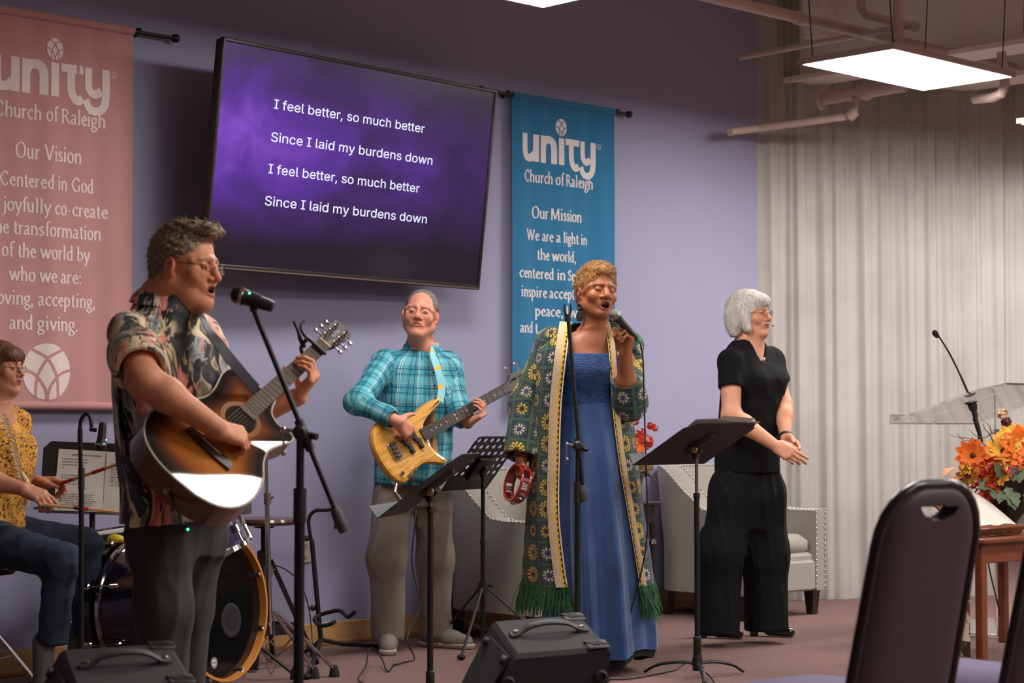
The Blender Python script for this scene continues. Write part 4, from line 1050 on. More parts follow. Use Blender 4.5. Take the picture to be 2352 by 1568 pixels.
# ------------------------------------------------------------------ floor monitors
MONB = M('monitor_carpet_black', (40, 40, 40), .8, var=.12, vs=200, bump=.3, bs=900)
CORN = M('corner_plastic', (52, 52, 52), .55, bump=.3, bs=200)
def monitor(label, quad):
    """quad: the four corners of the (slightly sloping) top panel: far left, far right, near right, near left"""
    fl_, fr, nr, nl_ = [np.array(p, float) for p in quad]; c = (fl_ + fr + nr + nl_) / 4
    th = thing('floor_monitor', label, 'speaker', V3(c[0], c[1], 0), 'black wedge floor monitors')
    x = nrm(fr - fl_ + nr - nl_); y = fl_ - nl_ + fr - nr; y = nrm(y - x * np.dot(x, y)); z = np.cross(x, y)
    W = (np.linalg.norm(fr - fl_) + np.linalg.norm(nr - nl_)) / 2; D = (np.linalg.norm(nl_ - fl_) + np.linalg.norm(nr - fr)) / 2
    H = 0.0; T = mat4(np.stack([x, y, z], 1), c); zb = -c[2] + .015
    hw, hd = W / 2, D / 2; r = .012
    xh = nrm(V3(x[0], x[1], 0))
    def ring(k, top):                       # rounded top edge, then down to the floor
        return [T[:3, 3] + T[:3, :3] @ V3(sx * (hw - k), sy * (hd - k), top) for sx, sy in ((-1, 1), (1, 1), (1, -1), (-1, -1))]
    t0, t1 = ring(r, 0), ring(0, -r)
    low = [V3(p[0], p[1], .012) for p in t1]
    low[0] = low[0] - xh * .25; low[3] = low[3] - xh * .25 + V3(*(T[:3, :3] @ V3(0, .03, 0))) * V3(1, 1, 0); low[2] = low[2] - xh * .03 + V3(*(T[:3, :3] @ V3(0, .03, 0))) * V3(1, 1, 0)
    vs = t0 + t1 + low; fs = [(3, 2, 1, 0), (8, 9, 10, 11)]
    for k in range(2): fs += [(k * 4 + i, k * 4 + (i + 1) % 4, (k + 1) * 4 + (i + 1) % 4, (k + 1) * 4 + i) for i in range(4)]
    m = MB(); m.add(vs, fs); m.build('cabinet', MONB, th, smooth=0)
    m = MB(T); hp = [V3(-.11, 0, H + .004), V3(-.085, 0, H + .008), V3(-.05, 0, H + .026), V3(0, 0, H + .032), V3(.05, 0, H + .026), V3(.085, 0, H + .008), V3(.11, 0, H + .004)]
    m.tube(catmull(hp, 3), [.018] * 5 + [.014] * 9 + [.018] * 5, 10, up=V3(0, 1, 0), ry=1.15) if False else None
    strip = catmull(hp, 4); P = []
    for k, p in enumerate(strip):
        t = abs(p[0]) / .11; w = .020 if t > .72 else .016; P.append([p + V3(0, -w, -.003), p + V3(0, -w, .003), p + V3(0, -w * .6, .007), p + V3(0, w * .6, .007), p + V3(0, w, .003), p + V3(0, w, -.003)])
    m.grid(P); hd = m.build('strap_handle', CORN, th, smooth=50)
    for s in (-1, 1):
        m = MB(T); m.lathe([(.009, 0), (.009, .003), (.005, .005)], (s * .095, 0, H + .013), None, 10); m.build('handle_screw', STEEL, hd)
    for (a, b) in ((1, 1), (1, -1)):
        m = MB(T); m.box((a * (W / 2 - .03), b * (D / 2 - .032), H + .001), (.062, .066, .008), bev=.003)
        for k in range(4): m.box((a * (W / 2 - .05) + k * .012, b * (D / 2 - .032), H + .006), (.004, .05, .004), rotz(.5))
        m.build('corner_protector', CORN, th)
    fn = nrm(np.cross(t1[2] - t1[3], low[3] - t1[3])); fn = fn if fn[1] < 0 else -fn
    for (u_, v_) in ((.07, .15), (.93, .15)):
        p = (t1[3] * (1 - u_) + t1[2] * u_) * (1 - v_) + (low[3] * (1 - u_) + low[2] * u_) * v_
        m = MB(); m.lathe([(.017, 0), (.017, .01), (.012, .013), (.012, .006), (0, .006)], p, frame(fn), 14); m.build('screw_cup', CORN, th)
    a, b, c2, d2 = t1[0], t1[3], low[3], low[0]                  # the sloping baffle
    gc = (a + b + c2 + d2) / 4; gx = nrm(b - a + c2 - d2); gy = nrm(a - d2 + b - c2); gy = nrm(gy - gx * np.dot(gx, gy)); gz = np.cross(gx, gy)
    if np.dot(gz, xh) > 0: gx = -gx; gz = np.cross(gx, gy)
    Tg = mat4(np.stack([gx, gy, gz], 1), gc); Lx, Ly = np.linalg.norm(b - a) - .05, np.linalg.norm(a - d2) - .05
    m = MB(Tg); m.box((0, 0, .003), (Lx, Ly, .008), bev=.003); m.build('grille', M('grille_black', (18, 18, 18), .6, .3, bump=.8, bs=1200), th)
    m = MB(Tg); m.lathe([(.115, .004), (.12, .012), (.11, .012), (.10, .005)], (0, -.06, 0), None, 28, caps=False); m.build('woofer_ring', RUBBER, th)
    for k in (-1, 1):
        m = MB(Tg); m.lathe([(.014, .004), (.013, .02), (0, .021)], (k * (Lx / 2 - .02), Ly / 2 - .02, 0), None, 12); m.build('grille_fixing', CORN, th)
    return th
monitor('black wedge monitor at the hem of the blue dress', [at(1136, 1424, 5.55), at(1345, 1409, 5.60), at(1391, 1486, 5.26), at(1172, 1505, 5.21)])
monitor('black wedge monitor in front of the guitarist', [at(128, 1490, 4.85), at(392, 1475, 4.94), at(452, 1566, 4.59), at(180, 1586, 4.50)])

# ------------------------------------------------------------------ drum kit
SHELL = M('violet_black_lacquer', (30, 22, 44), .22, .1, var=.25, vs=90, coat=1.0)
MAPLE = M('maple_hoop', (198, 128, 60), .3, var=.12, vs=6, coat=.6)
HEADK = M('black_drum_head', (14, 13, 13), .12, coat=.5)
HEADW = M('coated_drum_head', (205, 200, 192), .6)
BLKL = M('black_lacquer', (16, 15, 16), .15, coat=.8)
def drum_lugs(th, T, R, z0, z1, n, r=.011):
    for k in range(n):
        a = 2 * pi * (k + .5) / n; c, s = math.cos(a), math.sin(a)
        m = MB(T); p0, p1 = V3(c * (R + .016), s * (R + .016), z0), V3(c * (R + .016), s * (R + .016), z1)
        m.cyl(p0, p1, .003, n=6); m.box(V3(c * (R + .012), s * (R + .012), z1), (.024, .016, .035), rotz(a), bev=.004)
        m.box(V3(c * (R + .014), s * (R + .014), z0), (.02, .02, .022), rotz(a), bev=.004); m.build('tension_lug', CHROME, th)
dax = nrm(V3(.89, -.45, .07)); dc = at(519, 1393, 7.7); RB = .282
th = thing('bass_drum', 'large violet black bass drum with a maple front hoop', 'drum', V3(dc[0] - dax[0] * .25, dc[1] - dax[1] * .25, 0), 'drum kit')
_bx = nrm(np.cross(UP, dax)); T = mat4(np.stack([_bx, np.cross(dax, _bx), dax], 1), dc)          # z out of the front head
m = MB(T); m.lathe([(RB - .012, -.04), (RB - .006, -.04), (RB - .006, -.47), (RB - .012, -.47)], (0, 0, 0), None, 48, caps=False); m.build('shell', SHELL, th, smooth=60)
m = MB(T); m.lathe([(RB + .002, -.055), (RB + .014, -.055), (RB + .014, .0), (RB + .002, .0), (RB + .002, -.055)], (0, 0, 0), None, 64, caps=False); m.build('front_hoop', MAPLE, th, smooth=40)
m = MB(T); m.lathe([(RB + .012, -.052), (RB + .0155, -.05), (RB + .0155, -.006), (RB + .013, -.004)], (0, 0, 0), None, 64, caps=False); m.build('hoop_outer_skin', BLKL, th, smooth=40)
m = MB(T); m.lathe([(RB - .005, -.075), (RB + .004, -.073), (RB + .004, -.062), (RB - .004, -.06)], (0, 0, 0), None, 64, caps=False); m.build('chrome_flesh_hoop', STEEL, th, smooth=40)
m = MB(T); m.lathe([(.0, -.032), (RB * .5, -.032), (RB + .003, -.032)], (0, 0, 0), None, 48, caps=False); hd = m.build('front_head', HEADK, th)
hc = (.075, -.06)                                               # port hole
m = MB(T); m.lathe([(.045, -.031), (.060, -.028), (.068, -.030), (.07, -.0315)], (hc[0], hc[1], 0), None, 28, caps=False); m.build('port_ring', RUBBER, hd)
m = MB(T); m.lathe([(0, -.0312), (.046, -.0312)], (hc[0], hc[1], 0), None, 24, caps=False); m.build('port_hole', M('port_dark', (5, 5, 5), .9), hd)
m = MB(T); m.lathe([(.020, 0), (.0222, .0002)], (-.055, -.215, -.0312), None, 28, caps=False); m.lathe([(0, 0), (.017, .0002)], (-.055, -.215, -.0312), None, 24, caps=False); pr_ = m.build('maker_badge', M('print_white', (190, 186, 180), .6), hd)
tm = sans_mesh('EVANS', .01); fit(tm, -.0685, -.0415, -.218, .0085); tm.v[0][:, 2] = -.0306; tm.v = [tm.v[0] @ T[:3, :3].T + T[:3, 3]]; tm.build('lettering', HEADK, pr_, smooth=0)
m = MB(T); m.lathe([(RB + .001, -.45), (RB + .014, -.45), (RB + .014, -.50), (RB + .001, -.50), (RB + .001, -.45)], (0, 0, 0), None, 64, caps=False); m.build('rear_hoop', BLKL, th, smooth=40)
m = MB(T); m.lathe([(RB - .004, -.43), (RB + .006, -.428), (RB + .006, -.412), (RB - .004, -.41)], (0, 0, 0), None, 64, caps=False); m.build('rear_flesh_hoop', CHROME, th, smooth=40)
m = MB(T); m.lathe([(.0, -.48), (RB, -.48)], (0, 0, 0), rotx(0), 48, caps=False); m.build('rear_head', HEADW, th)
for (za, zb, zl) in ((-.005, -.02, -.16), (-.495, -.48, -.34)):
    for k in range(8):
        a = 2 * pi * (k + .5) / 8; c_, s_ = math.cos(a), math.sin(a)
        m = MB(T); m.cyl(V3(c_ * (RB + .022), s_ * (RB + .022), za), V3(c_ * (RB + .018), s_ * (RB + .018), zl), .0032, n=6)
        m.box(V3(c_ * (RB + .012), s_ * (RB + .012), (za + zb) / 2 - .012 * (1 if za > -.2 else -1)), (.03, .024, .042), rotz(a), bev=.005)
        m.box(V3(c_ * (RB + .006), s_ * (RB + .006), zl), (.026, .018, .05), rotz(a), bev=.006); m.build('claw_and_lug', CHROME, th)
for s in (-1, 1):
    a = dc - dax * .09 + V3(-dax[1], dax[0], 0) * s * .26 - UP * .13; e = V3(a[0], a[1], 0) + V3(-dax[1], dax[0], 0) * s * .13 + dax * .16
    m = MB(); m.cyl(a, e + UP * .02, .007, n=8); sp_ = m.build('spur', BLACKMETAL, th); m = MB(); m.lathe([(.008, .05), (.014, .035), (.017, .0), (0, 0)], e, None, 10); m.build('rubber_foot', RUBBER, sp_)
# tom
tax = nrm(V3(-.42, -.12, .90)); tc = at(462, 1212, 7.62)
th = thing('tom_drum', 'violet tom drum tilted on top of the bass drum', 'drum', tc - UP * .12, 'drum kit')
T = mat4(frame(tax), tc)
m = MB(T); m.lathe([(.150, -.115), (.152, -.11), (.152, .11), (.150, .115)], (0, 0, 0), None, 40, caps=False); sh_ = m.build('shell', M('violet_lacquer', (62, 52, 84), .2, .1, var=.15, vs=40, coat=1.0), th, smooth=60)
for z in (-.118, .118):
    m = MB(T); m.lathe([(.152, z - .012), (.160, z - .010), (.160, z + .010), (.154, z + .012), (.152, z - .012)], (0, 0, 0), None, 40, caps=False); m.build('rim', CHROME, th, smooth=40)
m = MB(T); m.lathe([(0, .112), (.152, .112)], (0, 0, 0), None, 32, caps=False); m.lathe([(0, -.112), (.152, -.112)], (0, 0, 0), None, 32, caps=False); m.build('drum_head', HEADW, th)
drum_lugs(th, T, .150, .118, .05, 6); drum_lugs(th, T, .150, -.118, -.05, 6)
bp = at(521, 1185, 7.42); bd_ = nrm(V3(*(bp - tc)) - tax * np.dot(bp - tc, tax)); bq = tc + tax * np.dot(bp - tc, tax) + bd_ * .1535
m = MB(); m.lathe([(0, .001), (.014, .001), (.013, .002)], bq, frame(bd_) @ np.diag([1, 1.6, 1]), 20); m.build('oval_badge', M('badge_cream', (206, 190, 160), .5), th)
m = MB(); m.tube([tc + V3(.15, .02, .02), at(545, 1155, 7.7), at(545, 1090, 7.7)], .0105, 10); m.box(at(556, 1166, 7.65), (.07, .05, .05), bev=.006); m.box(at(565, 1148, 7.65), (.02, .03, .03), bev=.004); m.cyl(at(560, 1205, 7.65), at(575, 1235, 7.65), .012); m.build('tom_bracket', CHROME, th)
# snare on its stand
snc = at(252, 1226, 8.1); sax = nrm(V3(-.14, -.05, 1))
th = thing('snare_drum', 'black snare drum with chrome rims under the gooseneck microphone', 'drum', V3(snc[0], snc[1], 0), 'drum kit')
T = mat4(frame(sax), snc)
m = MB(T); m.lathe([(.172, -.135), (.172, -.005)], (0, 0, 0), None, 40, caps=False); m.build('shell', M('dark_blue_lacquer', (22, 22, 30), .25, coat=.8), th, smooth=60)
for z in (-.14, .0):
    m = MB(T); m.lathe([(.174, z - .014), (.186, z - .014), (.180, z - .008), (.180, z + .012), (.187, z + .014), (.176, z + .014), (.174, z - .014)], (0, 0, 0), None, 48, caps=False); m.build('rim', CHROME, th, smooth=35)
m = MB(T); m.lathe([(0, .006), (.175, .006)], (0, 0, 0), None, 40, caps=False); m.build('drum_head', HEADW, th)
drum_lugs(th, T, .172, .004, -.045, 10); drum_lugs(th, T, .172, -.14, -.09, 10)
b0 = V3(snc[0], snc[1], 0)
m = MB(); m.cyl(b0 + UP * .12, snc - sax * .24, .011); m.build('stand_post', CHROME, th)
for k in range(3):
    a = k * 2 * pi / 3 + .9; d = V3(math.cos(a), math.sin(a), 0)
    m = MB(); m.tube([b0 + UP * .25, b0 + d * .24 + UP * .012], .008, 8); m.build('stand_leg', CHROME, th)
    m = MB(); m.tube([snc - sax * .24, snc - sax * .16 + d * .17, snc - sax * .12 + d * .19], .006, 8); m.build('basket_arm', CHROME, th)
# egg shaker resting on the bass drum hoop
eg = at(266, 1238, 7.86)
eo = MB(); eo.sph(eg, (.036, .026, .020), 18, 12); o_ = eo.build('egg_shaker', M('yellow_plastic', (226, 196, 40), .35), None, base=eg - UP * .018); tag(o_, 'small yellow egg shaker resting on the bass drum', 'shaker')
# cymbal on a chrome boom stand
YC = 8.05
pt_ = lambda x, y, Y=YC: at(x, y, Y)
ft = V3(*pt_(622, 1500)); ft[2] = 0
th = thing('cymbal_stand', 'chrome cymbal boom stand with double braced legs beside the bass drum', 'cymbal stand', ft, 'drum kit')
hub = pt_(619, 1406); top = pt_(610, 1028)
m = MB(); m.cyl(pt_(620, 1455), pt_(616, 1305), .0125); m.build('lower_tube', CHROME, th)
m = MB(); m.cyl(pt_(617, 1310), pt_(613, 1150), .0105); m.build('middle_tube', CHROME, th)
m = MB(); m.cyl(pt_(613, 1155), top, .0085); m.build('upper_tube', CHROME, th)
for (y0, y1, x, r) in ((1322, 1300, 617, .017), (1158, 1132, 614, .0155), (1036, 1020, 610, .0135)):
    m = MB(); m.cyl(pt_(x, y0), pt_(x, y1), r); cl_ = m.build('memory_clamp', STEEL, th)
    m = MB(); m.tube([pt_(x + 6, (y0 + y1) / 2), pt_(x + 14, (y0 + y1) / 2 - 4)], [.006, .004], 8); m.build('wing_bolt', STEEL, cl_)
m = MB(); m.lathe([(.012, -.022), (.024, -.018), (.024, .018), (.012, .022)], pt_(610, 1010), frame(V3(.2, -1, 0)), 18); m.build('tilter', CHROME, th)
m = MB(); m.cyl(pt_(624, 1024), pt_(470, 888), .0065); m.build('boom_rod', CHROME, th)
for (fx, fy, bx, by) in ((768, 1548, 700, 1462), (722, 1552, 668, 1455), (540, 1540, 580, 1460)):
    e = gnd(fx, fy + 6); k1 = hub + (e - hub) * .12 + UP * .03
    m = MB(); sd = nrm(np.cross(e - hub, UP))
    for s in (-1, 1): m.tube([hub + sd * s * .008, k1 + sd * s * .010, hub + (e - hub) * .55 + sd * s * .010 + UP * .035, e + UP * .03 + sd * s * .006], .0065, 6)
    lg = m.build('double_leg', CHROME, th)
    m = MB(); m.lathe([(.012, .05), (.018, .035), (.024, .0), (0, 0)], e, None, 10); m.build('rubber_foot', RUBBER, lg)
    m = MB(); m.tube([pt_(620, 1520), hub + (e - hub) * .5 + UP * .03], .005, 6); m.build('brace', STEEL, lg)
m = MB()
for s in (-1, 1): m.tube([pt_(619 + s * 4, 1408), pt_(619 + s * 11, 1422), pt_(619 + s * 11, 1462), pt_(621 + s * 1, 1473), pt_(621 + s * 10, 1484), pt_(622 + s * 10, 1530), pt_(623, 1548)], .003, 6)
m.build('wire_linkage', CHROME, th)
cyc = at(446, 858, 7.75); cyn = nrm(V3(.25, -.55, .80))
CYM = M('dark_bronze_cymbal', (74, 58, 48), .38, .9, var=.2, vs=20)
m = MB(mat4(frame(cyn), cyc)); m.lathe([(.006, .022), (.02, .021), (.032, .012), (.05, .006), (.12, -.004), (.20, -.016), (.20, -.0175), (.12, -.0065), (.05, .003)], (0, 0, 0), None, 48, caps=False)
o_ = m.build('cymbal', CYM, None, base=cyc, smooth=60); tag(o_, 'dark bronze cymbal partly hidden behind the guitarist', 'cymbal', 'drum kit')
m = MB(); m.cyl(cyc - cyn * .06, cyc + cyn * .06, .004, n=8); m.lathe([(.012, .022), (.012, .035), (.006, .04)], cyc, frame(cyn), 10); m.build('cymbal_post', CHROME, th)

# ------------------------------------------------------------------ stool, guitar stand
YT = 8.5
sc_ = at(607, 1197, YT); sb = V3(sc_[0], sc_[1], 0)
th = thing('stool', 'round wooden screw stool with a black frame behind the bass drum', 'stool', sb)
m = MB(); m.lathe([(0, -.016), (.135, -.016), (.15, -.010), (.154, .0), (.150, .012), (.14, .016), (0, .016)], sc_, None, 36); m.build('seat', M('walnut_seat', (70, 42, 28), .3, var=.2, vs=6, coat=.4), th)
m = MB(); m.lathe([(.045, 0), (.045, -.012), (.02, -.015)], sc_ - UP * .016, None, 16)
for k in range(14): m.lathe([(.0135, 0), (.017, .003), (.0135, .006)], sc_ - UP * (.13 - k * .0075), None, 12, caps=False)
m.cyl(sc_ - UP * .14, sc_ - UP * .02, .0135); m.build('screw_post', BLACKMETAL, th)
m = MB(); m.box(sc_ - UP * .165, (.055, .055, .075), bev=.004); m.build('collar_block', BLACKMETAL, th)
for k, (dx, dy) in enumerate(((-.02, -.16), (.235, .03), (-.235, -.02), (.02, .18))):
    m = MB(); q0 = sc_ - UP * .17 + V3(dx, dy, 0) * .12; q1 = sb + V3(dx, dy, 0) + UP * .012
    m.tube([q0, q1], .024 if k == 0 else .014, 4, up=V3(1, 1, 0)); m.build('leg', BLACKMETAL, th)
for a, b in ((0, 1), (1, 3), (3, 2), (2, 0)):
    pp = ((-.02, -.16), (.235, .03), (-.235, -.02), (.02, .18)); k = .72
    m = MB(); m.box(sb + V3((pp[a][0] + pp[b][0]) / 2 * k, (pp[a][1] + pp[b][1]) / 2 * k, .17), (math.hypot(pp[a][0] - pp[b][0], pp[a][1] - pp[b][1]) * k, .014, .045), rotz(math.atan2(pp[b][1] - pp[a][1], pp[b][0] - pp[a][0]))); m.build('cross_bar', BLACKMETAL, th)
YQ = 8.85
g_ = lambda x, y, Y=YQ: at(x, y, Y)
gb = V3(*g_(742, 1500)); gb[2] = 0
th = thing('guitar_stand', 'empty black tubular guitar stand against the purple wall', 'guitar stand', gb)
m = MB(); m.tube([g_(737, 1470), g_(716, 1240)], .0115, 12); m.build('lower_tube', BLACKMETAL, th)
m = MB(); m.tube(catmull([g_(717, 1250), g_(709, 1205), g_(712, 1184), g_(726, 1172), g_(748, 1171), g_(770, 1168)], 4), .0085, 10); m.build('neck_tube', BLACKMETAL, th)
m = MB(); m.tube(catmull([g_(768, 1168, 8.93), g_(771, 1168), g_(771, 1205, 8.82), g_(770, 1212, 8.82)], 3), .007, 8); m.build('neck_yoke', RUBBER, th)
for (x, y) in ((704, 1236), (718, 1396)):
    m = MB(); m.sph(g_(x, y), .014, 10, 8); m.build('knob', BLACKPL, th)
m = MB(); m.tube(catmull([g_(733, 1412, 8.9), g_(770, 1402, 8.8), g_(785, 1404, 8.76), g_(800, 1416, 8.7), g_(818, 1402, 8.66)], 4), .0095, 10); m.build('cradle_arm', RUBBER, th)
m = MB(); m.tube(catmull([g_(733, 1412, 8.8), g_(722, 1422, 8.75), g_(735, 1436, 8.7), g_(755, 1434, 8.66), g_(769, 1428, 8.6)], 4), .0095, 10); m.build('cradle_arm', RUBBER, th)
for (x, y) in ((872, 1490), (690, 1508), (705, 1560)):
    e = gnd(x, y); m = MB(); m.tube([g_(737, 1468), e + UP * .05 + (g_(737, 1468) - e) * .65 * V3(1, 1, 0), e + UP * .013], .010, 10); lg = m.build('leg', BLACKMETAL, th)
    m = MB(); m.sph(e + UP * .0135, (.018, .018, .0133), 10, 6); m.build('rubber_foot', RUBBER, lg)

# ------------------------------------------------------------------ drummer's music stand with two sheets
YD = 7.95
dfoot = V3(*at(212, 1500, YD)); dfoot[2] = 0
th = thing('music_stand', 'large black music stand holding two printed song sheets beside the drummer', 'music stand', dfoot, 'black music stands')
O_ = at(112, 1176, YD); ux = nrm(at(300, 1182, YD + .05) - O_); 
p_tl = at(108, 1014, YD + .06); vy = p_tl - O_; vy = nrm(vy - ux * np.dot(vy, ux)); W_, H_ = .46, .30
nz_ = np.cross(ux, vy); nz_ = nz_ if nz_[1] < 0 else -nz_
T = mat4(np.stack([ux, vy, nz_], 1), O_ - ux * .04)
pl = [(0, 0), (W_, 0), (W_, H_ - .03), (W_ - .03, H_), (.03, H_), (0, H_ - .03)]
m = MB(T); m.prism(pl, .003, -.003); m.build('desk', DESKM, th, smooth=0)
m = MB(T); m.box((W_ / 2, -.001, .022), (W_, .003, .05)); m.build('tray', DESKM, th, smooth=0)
m = MB(); c_ = T[:3, 3] + T[:3, :3] @ V3(W_ / 2 - .02, .1, -.01); m.cyl(dfoot + UP * .05, c_, .0125); m.build('pole', BLACKMETAL, th)
for k in range(3):
    a = k * 2 * pi / 3 + .3; d = V3(math.cos(a), math.sin(a), 0); m = MB(); m.tube([dfoot + UP * .14, dfoot + d * .24 + UP * .01], .009, 8); m.build('leg', BLACKMETAL, th)
INK = M('sheet_ink', (96, 92, 92), .9)
def sheet(x0, x1, y0, y1, rz, label, title, tx, lines, lift):
    R_ = T[:3, :3] @ rotz(rz); T2 = mat4(R_, T[:3, 3] + T[:3, :3] @ V3(x0, y0, lift)); w, h = x1 - x0, y1 - y0
    base = T2[:3, 3]; th2 = thing('song_sheet', label, 'paper', base, 'song sheets on the drummer stand')
    curl = lambda x, y: .006 * math.sin(x * 14) * (1 - y / h) 
    m = MB(T2); m.grid([[(x, y, curl(x, y)) for y in np.linspace(0, h, 6)] for x in np.linspace(0, w, 9)]); m.build('page', PAPER, th2, smooth=180)
    t_ = sans_mesh(title, .02); fit(t_, w * tx[0], w * tx[1], h * .905, .012); t_.v[0][:, 2] = [curl(a[0], a[1]) + .0012 for a in t_.v[0]]; t_.v = [t_.v[0] @ T2[:3, :3].T + T2[:3, 3]]; t_.build('title', M('sheet_title_ink', (40, 38, 40), .9), th2, smooth=0)
    r2 = np.random.default_rng(len(title)); m = MB(T2)
    for (yy, a, b, dens) in lines:
        x = w * a
        while x < w * b:
            l = r2.uniform(.006, .02)
            if r2.uniform() < dens: m.add([(x, h * yy, curl(x, h * yy) + .0012), (x + l, h * yy, curl(x + l, h * yy) + .0012), (x + l, h * yy + .0026, curl(x + l, h * yy) + .0012), (x, h * yy + .0026, curl(x, h * yy) + .0012)], [(0, 1, 2, 3)])
            x += l + .003
    o2 = m.build('print_lines', INK, th2, smooth=0); o2['kind'] = 'stuff'
L1 = [(.84 - .045 * k, .1, .55 if k not in (3, 8) else .12, .9) for k in range(4)] + [(.58 - .045 * k, .1, .5, .9) for k in range(4)] + [(.28 - .035 * k, .08, .75, .9) for k in range(7)]
sheet(.058, .262, .004, .268, -.02, 'crowded printed song sheet with a railway title on the drummer stand', "LIFE'S RAILWAY TO HEAVEN", (.28, .86), L1, .004)
L2 = [(.80 - .045 * k, .1, .32 + .1 * (k % 2), .9) for k in range(7)] + [(.50 - .03 * k, .1, .55, .9) for k in range(3)]
sheet(.258, .462, .006, .262, -.01, 'half empty printed song sheet with a glory title on the drummer stand', 'GLORY HALLELUJAH', (.42, .95), L2, .007)

# ------------------------------------------------------------------ loose cables
def cable(label, pts, r=.0035):
    P = catmull(pts, 6); m = MB(); m.tube(P, r, 7); o = m.build('cable', BLACKPL, None, base=P[-1], smooth=60); tag(o, label, 'cable', 'black cables'); return o
cable('black instrument cable looping on the carpet by the bassist', [gnd(905, 1528) + UP * .006, gnd(890, 1545) + UP * .006, gnd(875, 1530) + UP * .04, gnd(850, 1535) + UP * .09, at(840, 1530, 8.1), gnd(825, 1570) + UP * .01, gnd(900, 1585) + UP * .005])
cable('thin black cable arching from the stool to the carpet', [at(628, 1296, 8.45), at(660, 1310, 8.5), at(690, 1340, 8.55), at(710, 1400, 8.6), at(718, 1480, 8.55), gnd(720, 1545) + UP * .005], .003)
cable('black cable lying along the carpet at the foot of the solid music stand', [gnd(1385, 1562) + UP * .005, gnd(1440, 1562) + UP * .006, gnd(1500, 1552) + UP * .006, gnd(1550, 1541) + UP * .006, gnd(1580, 1538) + UP * .03, gnd(1622, 1556) + UP * .02, gnd(1645, 1575) + UP * .005])
